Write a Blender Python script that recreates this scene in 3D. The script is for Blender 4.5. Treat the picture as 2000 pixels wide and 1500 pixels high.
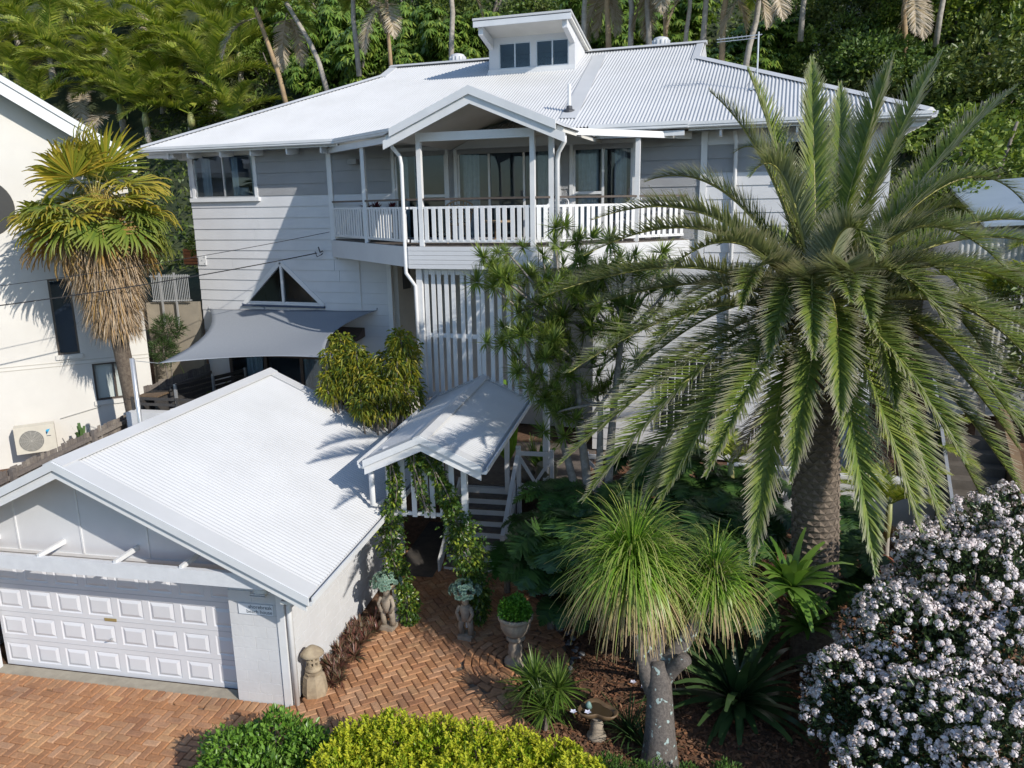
import bpy, math, random
import numpy as np
from mathutils import Vector, Matrix
for _o in list(bpy.data.objects): bpy.data.objects.remove(_o)
SC = bpy.context.scene
COL = SC.collection
R = math.radians
random.seed(7)
RNG = np.random.default_rng(11)

# ---------------------------------------------------------------- camera
PITCH, ROLL, YAW = R(13.1754), R(-.9551), R(18.812)
def _cam_axes():
    cp, sp = math.cos(PITCH), math.sin(PITCH)
    cr, sr = math.cos(ROLL), math.sin(ROLL)
    right = Vector((1, 0, 0)); up = Vector((0, sp, cp)); fwd = Vector((0, cp, -sp))
    r2 = right*cr + up*sr; u2 = up*cr - right*sr
    rot = Matrix.Rotation(YAW, 3, 'Z')
    return rot @ r2, rot @ u2, rot @ fwd
_r, _u, _f = _cam_axes()
cam_d = bpy.data.cameras.new('camera'); cam = bpy.data.objects.new('camera', cam_d); COL.objects.link(cam)
cam.matrix_world = Matrix(((_r.x, _u.x, -_f.x, 0), (_r.y, _u.y, -_f.y, 0), (_r.z, _u.z, -_f.z, 7.65), (0, 0, 0, 1)))
cam_d.sensor_width = 36; cam_d.lens = 1510.84/2000*36; cam_d.clip_end = 5000
SC.camera = cam

# ---------------------------------------------------------------- light
SUN_AZ, SUN_EL = 64.7, 31.0          # degrees from -Y towards +X, elevation
sdir = Vector((math.cos(R(SUN_EL))*math.sin(R(SUN_AZ)), -math.cos(R(SUN_EL))*math.cos(R(SUN_AZ)), math.sin(R(SUN_EL))))
sun_d = bpy.data.lights.new('sun', 'SUN'); sun_d.energy = 4.0; sun_d.angle = R(.5); sun_d.color = (1, .945, .86)
sun = bpy.data.objects.new('sun', sun_d); COL.objects.link(sun)
sun.rotation_euler = sdir.to_track_quat('Z', 'Y').to_euler()
W = bpy.data.worlds.new('World'); SC.world = W; W.use_nodes = True
_nt = W.node_tree; _bg = _nt.nodes['Background']
_sky = _nt.nodes.new('ShaderNodeTexSky'); _sky.sky_type = 'NISHITA'; _sky.sun_disc = False; _sky.dust_density = .3; _sky.ozone_density = 3.6; _sky.air_density = 1.0
_sky.sun_elevation = R(SUN_EL); _sky.sun_rotation = math.atan2(sdir.x, sdir.y)
_nt.links.new(_sky.outputs[0], _bg.inputs[0]); _bg.inputs[1].default_value = .15
SC.view_settings.view_transform = 'Standard'; SC.view_settings.look = 'None'
SC.view_settings.exposure = .26; SC.view_settings.gamma = 1
SC.cycles.max_bounces = 6; SC.cycles.diffuse_bounces = 3; SC.cycles.glossy_bounces = 3
SC.cycles.transparent_max_bounces = 8; SC.cycles.transmission_bounces = 3
SC.cycles.use_adaptive_sampling = True; SC.cycles.use_denoising = True
SC.cycles.caustics_reflective = False; SC.cycles.caustics_refractive = False

# ---------------------------------------------------------------- helpers
GA = YAW - R(11.1007)                 # garage frame is turned by this about z
_cg, _sg = math.cos(GA), math.sin(GA)
def g2h(x, y, z=0.): return (x*_cg - y*_sg, x*_sg + y*_cg, z)
def h2g(x, y, z=0.): return (x*_cg + y*_sg, -x*_sg + y*_cg, z)
OFF = {}
def tag(o, label=None, cat=None, group=None, kind=None):
    if label: o['label'] = label
    if cat: o['category'] = cat
    if group: o['group'] = group
    if kind: o['kind'] = kind
    return o
def thing(name, label, cat, base=(0, 0, 0), group=None, garage=False, rz=None):
    """Empty at the thing's base; parts are written in frame coordinates and shifted by base."""
    o = bpy.data.objects.new(name, None); COL.objects.link(o); o.empty_display_size = .2
    o.location = g2h(*base) if garage else base
    o.rotation_euler = (0, 0, (GA if garage else 0) if rz is None else rz)
    OFF[o.name] = Vector(base)
    return tag(o, label, cat, group)
def _link(name, me, mat, parent):
    o = bpy.data.objects.new(name, me); COL.objects.link(o)
    if mat is not None and not me.materials: me.materials.append(mat)
    if parent is not None:
        o.parent = parent
        if parent.name in OFF: OFF[o.name] = OFF[parent.name]
    return o
def off_of(p): return OFF.get(p.name, Vector((0, 0, 0))) if p is not None else Vector((0, 0, 0))
class MB:
    def __init__(s): s.v = []; s.f = []
    def add(s, vs, fs):
        n = len(s.v); s.v += [tuple(v) for v in vs]; s.f += [tuple(i+n for i in f) for f in fs]; return s
    def box(s, x0, x1, y0, y1, z0, z1):
        return s.add([(x0,y0,z0),(x1,y0,z0),(x1,y1,z0),(x0,y1,z0),(x0,y0,z1),(x1,y0,z1),(x1,y1,z1),(x0,y1,z1)],
                     [(0,3,2,1),(4,5,6,7),(0,1,5,4),(1,2,6,5),(2,3,7,6),(3,0,4,7)])
    def hexa(s, p): return s.add(p, [(0,3,2,1),(4,5,6,7),(0,1,5,4),(1,2,6,5),(2,3,7,6),(3,0,4,7)])
    def beam(s, p, q, w, h, up=(0, 0, 1)):
        p, q = Vector(p), Vector(q); d = (q-p).normalized(); up = Vector(up)
        sd = d.cross(up)
        if sd.length < 1e-4: sd = d.cross(Vector((0, 1, 0)))
        sd.normalize(); u = sd.cross(d).normalized(); a, b = sd*w/2, u*h/2
        return s.hexa([p-a-b, p+a-b, q+a-b, q-a-b, p-a+b, p+a+b, q+a+b, q-a+b])
    def prism(s, poly, vec):
        n = len(poly); vec = Vector(vec); top = [Vector(p)+vec for p in poly]
        return s.add(list(poly)+top, [tuple(reversed(range(n))), tuple(range(n, 2*n))]+[(i, (i+1) % n, n+(i+1) % n, n+i) for i in range(n)])
    def tube(s, pts, rad, n=8, cap=True):
        pts = [Vector(p) for p in pts]; m = len(pts)
        if not hasattr(rad, '__len__'): rad = [rad]*m
        vs = []; prev = None
        for i, p in enumerate(pts):
            d = (pts[min(i+1, m-1)]-pts[max(i-1, 0)]).normalized()
            a = prev if prev is not None else Vector((0, 0, 1)) if abs(d.z) < .9 else Vector((1, 0, 0))
            a = (a - d*a.dot(d)).normalized(); prev = a; b = d.cross(a)
            for k in range(n):
                t = 2*math.pi*k/n; vs.append(p + (a*math.cos(t)+b*math.sin(t))*rad[i])
        fs = [(i*n+k, i*n+(k+1) % n, (i+1)*n+(k+1) % n, (i+1)*n+k) for i in range(m-1) for k in range(n)]
        if cap: fs += [tuple(reversed(range(n))), tuple(range((m-1)*n, m*n))]
        return s.add(vs, fs)
    def lathe(s, c, prof, n=20):
        vs = []; m = len(prof)
        for r, z in prof:
            for k in range(n):
                t = 2*math.pi*k/n; vs.append((c[0]+r*math.cos(t), c[1]+r*math.sin(t), c[2]+z))
        fs = [(i*n+k, i*n+(k+1) % n, (i+1)*n+(k+1) % n, (i+1)*n+k) for i in range(m-1) for k in range(n)]
        fs += [tuple(reversed(range(n))), tuple(range((m-1)*n, m*n))]
        return s.add(vs, fs)
    def mesh(s, name, off=(0, 0, 0), smooth=False):
        me = bpy.data.meshes.new(name); o = Vector(off)
        me.from_pydata([Vector(v)-o for v in s.v], [], s.f)
        if smooth: me.polygons.foreach_set('use_smooth', [True]*len(me.polygons))
        me.update(); return me
    def build(s, name, mat, parent=None, smooth=False):
        return _link(name, s.mesh(name, off_of(parent), smooth), mat, parent)
def B(*a): return MB().box(*a)
def piece(name, me, parent, loc, rz=0., scale=None, rot=None):
    o = bpy.data.objects.new(name, me); COL.objects.link(o); o.parent = parent
    o.location = Vector(loc)-off_of(parent); o.rotation_euler = rot if rot else (0, 0, rz)
    if scale: o.scale = scale
    return o
def bevel(me, w, seg=1):
    import bmesh
    bm = bmesh.new(); bm.from_mesh(me)
    bmesh.ops.bevel(bm, geom=bm.edges[:], offset=w, segments=seg, affect='EDGES', clamp_overlap=True)
    bm.to_mesh(me); bm.free(); return me
def np_mesh(name, V, F, tip=None, smooth=False):
    """V (n,3) float, F (m,3|4) int, or a list of such F arrays"""
    Fs = F if isinstance(F, list) else [F]
    me = bpy.data.meshes.new(name)
    V = np.asarray(V, np.float32); me.vertices.add(len(V)); me.vertices.foreach_set('co', V.ravel())
    li = np.concatenate([f.ravel() for f in Fs]).astype(np.int32)
    tot = np.concatenate([np.full(len(f), f.shape[1]) for f in Fs]).astype(np.int32)
    st = np.r_[0, np.cumsum(tot)[:-1]].astype(np.int32)
    me.loops.add(len(li)); me.loops.foreach_set('vertex_index', li)
    me.polygons.add(len(tot)); me.polygons.foreach_set('loop_start', st); me.polygons.foreach_set('loop_total', tot)
    if smooth: me.polygons.foreach_set('use_smooth', np.ones(len(tot), bool))
    me.update(calc_edges=True)
    if tip is not None:
        at = me.attributes.new('tip', 'FLOAT', 'POINT'); at.data.foreach_set('value', np.asarray(tip, np.float32))
    return me

# ---------------------------------------------------------------- materials
MATS = {}
def _new(name):
    m = bpy.data.materials.new(name); m.use_nodes = True; nt = m.node_tree
    return m, nt, nt.nodes['Principled BSDF']
def _n(nt, t, **k):
    n = nt.nodes.new(t)
    for a, b in k.items(): setattr(n, a, b)
    return n
def mix_c(nt, fac, a, b, mode='MIX'):
    n = _n(nt, 'ShaderNodeMix', data_type='RGBA', blend_type=mode)
    for i, x in ((0, fac), (6, a), (7, b)):
        if isinstance(x, bpy.types.NodeSocket): nt.links.new(x, n.inputs[i])
        else: n.inputs[i].default_value = x if i == 0 else (*x[:3], 1)
    return n.outputs[2]
def noise(nt, scale, detail=4, rough=.6, vec=None):
    n = _n(nt, 'ShaderNodeTexNoise'); n.inputs['Scale'].default_value = scale
    n.inputs['Detail'].default_value = detail; n.inputs['Roughness'].default_value = rough
    if vec is not None: nt.links.new(vec, n.inputs['Vector'])
    return n.outputs[0]
def ramp(nt, src, stops):
    n = _n(nt, 'ShaderNodeValToRGB'); cr = n.color_ramp
    while len(cr.elements) < len(stops): cr.elements.new(.5)
    for e, (p, c) in zip(cr.elements, stops): e.position = p; e.color = (*c[:3], 1) if hasattr(c, '__len__') else (c, c, c, 1)
    nt.links.new(src, n.inputs[0]); return n.outputs[0]
def bump(nt, b, h, strength=.3, dist=.02):
    n = _n(nt, 'ShaderNodeBump'); n.inputs['Strength'].default_value = strength; n.inputs['Distance'].default_value = dist
    nt.links.new(h, n.inputs['Height']); nt.links.new(n.outputs[0], b.inputs['Normal'])
def wpos(nt): return _n(nt, 'ShaderNodeNewGeometry').outputs['Position']
def surf(name, c1, c2=None, scale=3., rough=.6, bs=0., bscale=40., metal=0., lo=.35, hi=.65, spec=None, detail=5):
    """two tones mixed by world-space noise, optional fine bump"""
    if name in MATS: return MATS[name]
    m, nt, b = _new(name); p = wpos(nt)
    if c2: nt.links.new(mix_c(nt, ramp(nt, noise(nt, scale, detail, .62, p), [(lo, 0.), (hi, 1.)]), c1, c2), b.inputs['Base Color'])
    else: b.inputs['Base Color'].default_value = (*c1, 1)
    b.inputs['Roughness'].default_value = rough; b.inputs['Metallic'].default_value = metal
    if spec is not None: b.inputs['Specular IOR Level'].default_value = spec
    if bs: bump(nt, b, noise(nt, bscale, 4, .6, p), bs, .01)
    MATS[name] = m; return m
def leafmat(name, cols, transl=.3, rough=.45, tipc=None, under=None, spec=.35, big=None):
    """per-leaf colour from the islands, light through the leaf, dry tips, paler underside"""
    if name in MATS: return MATS[name]
    m, nt, b = _new(name); g = _n(nt, 'ShaderNodeNewGeometry')
    oi = _n(nt, 'ShaderNodeObjectInfo')
    a = _n(nt, 'ShaderNodeMath', operation='ADD'); nt.links.new(g.outputs['Random Per Island'], a.inputs[0]); nt.links.new(oi.outputs['Random'], a.inputs[1])
    fr = _n(nt, 'ShaderNodeMath', operation='FRACT'); nt.links.new(a.outputs[0], fr.inputs[0])
    k = len(cols); col = ramp(nt, fr.outputs[0], [((i+.5)/k, c) for i, c in enumerate(cols)])
    if big: col = mix_c(nt, ramp(nt, noise(nt, big[0], 3, .5, g.outputs['Position']), [(.4, 0.), (.62, 1.)]), col, big[1])
    if under: 
        mu = _n(nt, 'ShaderNodeMath', operation='MULTIPLY'); nt.links.new(g.outputs['Backfacing'], mu.inputs[0]); mu.inputs[1].default_value = .8
        col = mix_c(nt, mu.outputs[0], col, under)
    if tipc:
        at = _n(nt, 'ShaderNodeAttribute', attribute_name='tip')
        col = mix_c(nt, at.outputs['Fac'], col, tipc)
    nt.links.new(col, b.inputs['Base Color']); b.inputs['Roughness'].default_value = rough
    b.inputs['Specular IOR Level'].default_value = spec
    if transl:
        tr = _n(nt, 'ShaderNodeBsdfTranslucent'); nt.links.new(mix_c(nt, 1., col, (1., 1., .55), 'MULTIPLY'), tr.inputs[0])
        ms = _n(nt, 'ShaderNodeMixShader'); ms.inputs[0].default_value = transl
        nt.links.new(b.outputs[0], ms.inputs[1]); nt.links.new(tr.outputs[0], ms.inputs[2])
        nt.links.new(ms.outputs[0], nt.nodes['Material Output'].inputs[0])
    MATS[name] = m; return m
def piecemat(name, cols, rough=.8, bs=.4, bscale=60, dirt=None):
    """one tone for each piece (brick, paling, block) plus noise"""
    if name in MATS: return MATS[name]
    m, nt, b = _new(name); g = _n(nt, 'ShaderNodeNewGeometry'); oi = _n(nt, 'ShaderNodeObjectInfo')
    a = _n(nt, 'ShaderNodeMath', operation='ADD'); nt.links.new(g.outputs['Random Per Island'], a.inputs[0]); nt.links.new(oi.outputs['Random'], a.inputs[1])
    fr = _n(nt, 'ShaderNodeMath', operation='FRACT'); nt.links.new(a.outputs[0], fr.inputs[0])
    k = len(cols); col = ramp(nt, fr.outputs[0], [((i+.5)/k, c) for i, c in enumerate(cols)])
    nz = noise(nt, bscale*.4, 5, .65, g.outputs['Position'])
    col = mix_c(nt, .55, col, mix_c(nt, 1., col, ramp(nt, nz, [(.3, .45), (.7, 1.25)]), 'MULTIPLY'))
    if dirt: col = mix_c(nt, ramp(nt, noise(nt, dirt[0], 4, .6, g.outputs['Position']), [(.45, 0.), (.72, dirt[2])]), col, dirt[1])
    nt.links.new(col, b.inputs['Base Color']); b.inputs['Roughness'].default_value = rough
    if bs: bump(nt, b, noise(nt, bscale, 4, .6, g.outputs['Position']), bs, .006)
    MATS[name] = m; return m
def glassmat(name, tint, refl=.3, rough=.01):
    if name in MATS: return MATS[name]
    m, nt, b = _new(name); nt.nodes.remove(b)
    t = _n(nt, 'ShaderNodeBsdfTransparent'); t.inputs[0].default_value = (*tint, 1)
    gl = _n(nt, 'ShaderNodeBsdfGlossy'); gl.inputs['Roughness'].default_value = rough; gl.inputs[0].default_value = (.9, .95, 1, 1)
    lw = _n(nt, 'ShaderNodeLayerWeight'); lw.inputs[0].default_value = refl
    ms = _n(nt, 'ShaderNodeMixShader'); nt.links.new(lw.outputs['Fresnel'], ms.inputs[0])
    nt.links.new(t.outputs[0], ms.inputs[1]); nt.links.new(gl.outputs[0], ms.inputs[2])
    nt.links.new(ms.outputs[0], nt.nodes['Material Output'].inputs[0]); MATS[name] = m; return m
WHITE = surf('white_paint', (.65, .65, .66), (.58, .58, .59), 1.3, .5, .12, 30, lo=.3, hi=.75)
WHITE2 = surf('white_trim', (.72, .72, .72), (.66, .66, .66), 2.5, .42)
ROOFW = surf('white_roof_steel', (.57, .57, .57), (.49, .49, .485), .7, .42, lo=.35, hi=.8)
CREAM = surf('cream_soffit', (.72, .70, .65), (.66, .64, .59), 2., .6)
GUT = surf('gutter_steel', (.68, .69, .70), (.62, .63, .64), 1.5, .35)
DARKM = surf('dark_metal', (.05, .05, .055), rough=.4)
ALU = surf('aluminium', (.55, .56, .57), rough=.35, metal=.6)
HRAIL = surf('brown_handrail', (.10, .075, .06), (.07, .055, .045), 6, .5)
TIMB = surf('weathered_deck', (.16, .13, .11), (.10, .085, .075), 8, .75, .4, 60)
BROWN = surf('brown_timber', (.085, .055, .04), (.055, .038, .03), 5, .55)
GLASS = glassmat('window_glass', (.76, .82, .86), .30)
ROOM = surf('room_paint', (.46, .47, .48), (.38, .39, .40), 1.2, .9)
CURT = surf('curtain_cloth', (.82, .82, .79), (.68, .69, .68), 9, .9)
# ---------------------------------------------------------------- main house (world frame = house frame)
YW = 19.12; T25 = math.tan(R(25)); EY, EZ = 18.47, 9.36; RY = 24.1
FLZ, LFZ = 6.74, 1.30                 # upper deck level, lower floor level
def roofz(y): return EZ + T25*(y-EY)
def corrugate(u0, u1, lo, hi, fn, pitch=.085, amp=.016, n=6):
    """columns along u, two ends from lo(u)/hi(u); fn(u, w) -> point on the flat plane"""
    m = max(2, int((u1-u0)/pitch*n)); V = []; F = []
    for i in range(m+1):
        u = u0+(u1-u0)*i/m; dz = amp*math.sin(2*math.pi*u/pitch)
        a, b = lo(u), hi(u)
        for w in (a, b): p = fn(u, w); V.append((p[0], p[1], p[2]+dz))
    for i in range(m): F.append((2*i, 2*i+2, 2*i+3, 2*i+1))
    return V, F
def boards(wall, Y, x0, x1, z0, z1, openings=(), tri=None, course=.305, mat=None, joints=True):
    mat = mat or WHITE; z = z1
    k = 0
    while z > z0+.02:
        zb = max(z-course, z0); zt = z-.006; zm = (zb+zt)/2
        cuts = [(a, b, a, b) for (a, b, c, d) in openings if c < zm < d]
        if tri and tri[1] < zt and zb < tri[3]:          # triangular opening: (xl, zl, xr, ztop, xm)
            xl, zl, xr, zp, xm = tri
            def ed(zz):
                t = min(1, max(0, (zz-zl)/(zp-zl))); return xl+(xm-xl)*t, xr+(xm-xr)*t
            if zm > zl:
                (a0, b0), (a1, b1) = ed(zb), ed(zt)
                cuts.append((a0, b0, a1, b1))
        cuts.sort(); segs = []; cur = (x0, x0)
        for (a0, b0, a1, b1) in cuts: segs.append((cur[0], a0, cur[1], a1)); cur = (b0, b1)
        segs.append((cur[0], x1, cur[1], x1))
        for (a0, b0, a1, b1) in segs:
            if b0-a0 < .03: continue
            js = [(a0, b0, a1, b1)]
            if joints and b0-a0 > 2.6:
                q = a0+(b0-a0)*(.42 if k % 2 else .47)+.13*math.sin(k*2.1); js = [(a0, q-.003, a1, q-.003), (q+.003, b0, q+.003, b1)]
            for (p0, q0, p1, q1) in js:
                MB().hexa([(p0, Y-.034, zb), (q0, Y-.034, zb), (q0, Y, zb), (p0, Y, zb), (p1, Y-.014, zt), (q1, Y-.014, zt), (q1, Y, zt), (p1, Y, zt)]).build('board', mat, wall)
        z -= course; k += 1
def curtain(parent, x0, x1, z0, z1, Y, amp=.03):
    m = MB(); n = max(6, int((x1-x0)/.025)); V = []; F = []
    for i in range(n+1):
        x = x0+(x1-x0)*i/n; y = Y+amp*math.sin(i*1.25)+.4*amp*math.sin(i*.53)
        V += [(x, y, z0), (x+.01*math.sin(i), y, z1)]
    for i in range(n): F.append((2*i, 2*i+2, 2*i+3, 2*i+1))
    m.add(V, F); return m.build('curtain', CURT, parent, True)
def window(parent, name, x0, x1, z0, z1, Y, mull=(), fw=.05, trim=.09, mat=None, sill=True, rails=(), glass=None, sub='pane'):
    """trim around the opening, sash frame, one pane for each light"""
    mat = mat or WHITE2; m = MB()
    yo = Y-.05
    m.box(x0-trim, x0, yo, Y+.05, z0, z1+trim); m.box(x1, x1+trim, yo, Y+.05, z0, z1+trim)
    m.box(x0, x1, yo, Y+.05, z1, z1+trim)
    w = m.build(name, mat, parent)
    if sill: B(x0-trim-.06, x1+trim+.06, Y-.12, Y+.04, z0-.11, z0-.001).build('sill', mat, w)
    s = MB(); a, b = x0+.001, x1-.001
    s.box(a, a+fw, Y-.02, Y+.03, z0, z1-.001); s.box(b-fw, b, Y-.02, Y+.03, z0, z1-.001)
    s.box(a+fw, b-fw, Y-.02, Y+.03, z0, z0+fw); s.box(a+fw, b-fw, Y-.02, Y+.03, z1-fw-.001, z1-.001)
    for q in mull: s.box(q-fw*.55, q+fw*.55, Y-.024, Y+.032, z0+fw, z1-fw-.001)
    for (q0, q1, zz) in rails: s.box(q0, q1, Y-.022, Y+.031, zz-.035, zz+.035)
    s.build('sash', ALU if fw < .04 else mat, w)
    xs = [a+fw]+sorted(mull)+[b-fw]
    for p, q in zip(xs[:-1], xs[1:]): B(p+.006, q-.006, Y+.004, Y+.010, z0+fw, z1-fw).build(sub, glass or GLASS, w)
    return w
HOUSE = thing('beach_house', 'large white two-storey weatherboard beach house with corrugated roof and balcony', 'house', (-6.5, 19.12, LFZ))

# --- walls
OP = [(-16.15, -14.10, 7.93, 9.12), (-9.68, -8.22, FLZ, 9.0), (-7.89, -5.23, FLZ, 9.0), (-4.83, -3.37, FLZ, 9.0), (.10, 1.15, 8.15, 9.0)]
front = MB()
front.box(-16.35, -16.15, YW, YW+.14, LFZ, 9.2); front.box(-16.15, -14.10, YW, YW+.14, 6.3, 7.93)
front.box(-14.10, -9.68, YW, YW+.14, 6.3, 9.2)
for a, b in ((-8.22, -7.89), (-5.23, -4.83), (-3.37, .10)): front.box(a, b, YW, YW+.14, 6.3, 9.2)
front.box(.10, 1.15, YW, YW+.14, 6.3, 8.15); front.box(1.15, 2.25, YW, YW+.14, 6.3, 9.2)
for a, b in ((-9.68, -8.22), (-7.89, -5.23), (-4.83, -3.37)): front.box(a, b, YW, YW+.14, 9.0, 9.2); front.box(a, b, YW, YW+.14, 6.3, FLZ)
front.box(-16.15, -14.10, YW, YW+.14, 9.12, 9.2); front.box(.10, 1.15, YW, YW+.14, 9.0, 9.2)
# lower storey of the left wing, cut round the triangular window
front.prism([(-16.15, YW, 6.3), (-16.15, YW, 4.87), (-14.8, YW, 4.87), (-13.47, YW, 6.09), (-13.47, YW, 6.3)], (0, .14, 0))
front.prism([(-13.47, YW, 6.3), (-13.47, YW, 6.09), (-12.14, YW, 4.88), (-9.97, YW, 4.88), (-9.97, YW, 6.3)], (0, .14, 0))
front.box(-16.15, -9.97, YW, YW+.14, 3.42, 4.87)
front.box(-16.15, -15.6, YW, YW+.14, LFZ, 3.42); front.box(-10.6, -9.97, YW, YW+.14, LFZ, 3.42)
front.box(-4.3, 2.25, YW, YW+.14, LFZ, 6.3)
wall = front.build('front_wall', WHITE, HOUSE)
boards(wall, YW, -16.35, -9.97, 6.2, 9.18, OP[:1]+[(-11.6, -9.9, 6.2, 9.3)])
boards(wall, YW, -16.35, -9.97, 3.42, 6.19, (), (-14.82, 4.87, -12.12, 6.11, -13.47))
boards(wall, YW, -11.6, -1.80, FLZ, 9.18, OP, joints=False)
boards(wall, YW, -1.62, 2.25, 6.2, 9.18, OP)
boards(wall, YW, -4.3, 2.25, LFZ, 6.19, ((-2.6, -1.1, 2.0, 3.9),))
side = MB()
side.box(-16.35, -16.21, YW+.14, 29.6, LFZ, 9.3); side.box(2.11, 2.25, YW+.14, 29.6, LFZ, 9.3)
side.box(-16.21, 2.11, 29.45, 29.6, LFZ, 9.3)
side.build('side_wall', WHITE, HOUSE)
low = MB(); low.box(-9.97, -9.83, YW+.14, 20.9, LFZ, 6.3); low.box(-9.83, -4.3, 20.9, 21.0, LFZ, 6.3); low.box(-4.3, -4.16, YW+.14, 20.9, LFZ, 6.3)
low.build('recess_wall', surf('recess_paint', (.55, .53, .49), (.48, .46, .43), 2, .7), HOUSE)
B(-9.835, -9.78, 19.55, 19.95, 5.35, 6.0).build('recess_window', DARKM, HOUSE)
for xq, zq in ((-11.64, 6.3), (-1.71, 6.3)):
    B(xq-.07, xq+.07, YW-.07, YW-.001, zq if zq > 6.29 else 0, 9.18).build('corner_trim', WHITE2, HOUSE)
B(-10.06, -9.93, YW-.06, YW-.036, 3.42, 6.25).build('corner_trim', WHITE2, HOUSE)
rm = MB(); rm.box(-16.2, 2.1, 22.6, 22.7, 6.3, 9.3); rm.box(-16.2, 2.1, YW+.15, 22.6, 6.62, 6.70); rm.box(-16.2, 2.1, YW+.15, 22.6, 9.22, 9.3)
for x in (-10.9, -2.6): rm.box(x, x+.1, YW+.15, 22.6, 6.7, 9.2)
rm.box(-16.2, -10.0, 22.0, 22.1, LFZ, 6.2); rm.box(-16.2, -10.0, YW+.15, 22, 4.3, 4.4); rm.box(-16.2, -10.0, YW+.15, 22, LFZ, LFZ+.05)
rm.build('interior', ROOM, HOUSE)
B(-14.0, -5.5, 20.6, 22.58, 6.71, 6.73).build('rug', surf('rug', (.22, .19, .16), (.17, .14, .12), 5, .9), HOUSE)

# --- windows and doors of the front
w = window(HOUSE, 'window', -16.15, -14.10, 7.93, 9.12, YW, (-15.14,), .035, .10)
curtain(w, -16.05, -15.75, 7.9, 9.05, YW+.2); curtain(w, -15.02, -14.82, 7.9, 9.05, YW+.22); curtain(w, -14.36, -14.14, 7.9, 9.05, YW+.22)
MB().lathe((-14.82, YW+.45, 7.93), [(.0, 0), (.2, .0), (.17, .28), (0, .28)], 16).build('lamp_shade', surf('lamp_shade', (.75, .73, .68)), w)
w = window(HOUSE, 'sliding_door', -9.68, -8.22, FLZ, 9.0, YW, (-8.93,), .05, .09, sill=False, rails=((-8.9, -8.27, 7.86),))
curtain(w, -9.2, -8.95, 6.75, 8.95, YW+.18); curtain(w, -9.6, -9.4, 6.75, 8.95, YW+.18)
w = window(HOUSE, 'sliding_door', -7.89, -5.23, FLZ, 9.0, YW, (-7.03, -6.10), .05, .09, sill=False)
curtain(w, -7.82, -7.35, 6.75, 8.95, YW+.18); curtain(w, -5.80, -5.32, 6.75, 8.95, YW+.18)
B(-6.18, -6.14, YW-.06, YW-.025, 7.72, 7.95).build('door_handle', DARKM, w)
w = window(HOUSE, 'sliding_door', -4.83, -3.37, FLZ, 9.0, YW, (-4.09,), .05, .09, sill=False, rails=((-4.78, -4.12, 7.86),))
curtain(w, -4.75, -4.25, 6.75, 8.95, YW+.18); curtain(w, -3.85, -3.55, 6.75, 8.95, YW+.2)
B(-3.46, -3.42, YW-.06, YW-.025, 7.72, 7.95).build('door_handle', DARKM, w)
window(HOUSE, 'window', .10, 1.15, 8.15, 9.0, YW, (.62,), .035, .08)
# triangular window of the stair
tf = MB(); A, Bq, Cq = Vector((-14.82, YW, 4.87)), Vector((-12.12, YW, 4.88)), Vector((-13.47, YW, 6.11))
for p, q in ((A, Cq), (Cq, Bq)): tf.beam(p+Vector((0, -.02, 0)), q+Vector((0, -.02, 0)), .12, .06, (0, -1, 0))
tri = tf.build('triangle_window', WHITE2, HOUSE)
B(-14.86, -12.08, YW-.09, YW+.05, 4.81, 4.868).build('sill', surf('sill_navy', (.05, .07, .12)), tri)
B(-14.72, -12.22, YW-.05, YW+.04, 4.869, 4.91).build('sash', WHITE2, tri)
B(-13.50, -13.43, YW-.04, YW+.05, 4.912, 6.03).build('mullion', WHITE2, tri)
MB().prism([(-14.7, YW+.01, 4.9), (-13.50, YW+.01, 4.9), (-13.50, YW+.01, 6.02)], (0, .006, 0)).build('pane', GLASS, tri)
MB().prism([(-12.24, YW+.01, 4.9), (-13.43, YW+.01, 6.02), (-13.43, YW+.01, 4.9)], (0, .006, 0)).build('pane', GLASS, tri)
# lower brown sliding doors under the sail
ld = MB()
for x in (-15.6, -14.35, -13.1, -11.85, -10.65): ld.box(x, x+.10, YW+.0, YW+.08, LFZ, 3.30)
ld.box(-15.6, -10.55, YW-.01, YW+.09, 3.30, 3.42); ld.box(-15.5, -10.65, YW+.01, YW+.07, LFZ, LFZ+.2)
low_door = ld.build('timber_doors', BROWN, HOUSE)
for x in (-15.5, -14.25, -13.0, -11.75): B(x+.006, x+1.144, YW+.03, YW+.036, LFZ+.2, 3.30).build('pane', GLASS, low_door)
curtain(low_door, -15.2, -14.6, LFZ, 3.3, YW+.3); curtain(low_door, -13.2, -12.6, LFZ, 3.3, YW+.35)
hd = MB(); hd.prism([(-11.95, YW-.04, 4.30), (-11.95, YW-.55, 4.05), (-11.95, YW-.55, 3.98), (-11.95, YW-.04, 4.05)], (1.1, 0, 0)); hd.build('timber_awning', BROWN, HOUSE)
# box of the wall meter, conduit and cable bracket
mbx = B(-16.28, -16.02, YW-.06, YW-.034, 6.0, 6.28).build('access_cover', WHITE2, HOUSE)
for px_, pz_ in ((-16.06, 6.24), (-16.15, 6.14), (-16.06, 6.05)): B(px_-.012, px_+.012, YW-.075, YW-.0602, pz_-.012, pz_+.012).build('screw', ALU, mbx)
MB().tube([(-10.9, YW-.06, 6.2), (-10.9, YW-.06, 4.8)], .016, 6).build('conduit', WHITE2, HOUSE)
bk = MB().tube([(-12.05, YW-.02, 6.42), (-12.0, YW-.22, 6.4), (-12.02, YW-.26, 6.55)], .018, 6); bk.tube([(-12.15, YW-.24, 6.42), (-12.08, YW-.26, 6.28), (-11.98, YW-.22, 6.33), (-12.0, YW-.1, 6.36)], .012, 6)
bk.build('cable_bracket', DARKM, HOUSE)
B(-10.98, -10.72, YW-.2, YW-.036, 8.72, 8.86).build('wall_speaker', surf('speaker_grey', (.28, .28, .28)), HOUSE)

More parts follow.
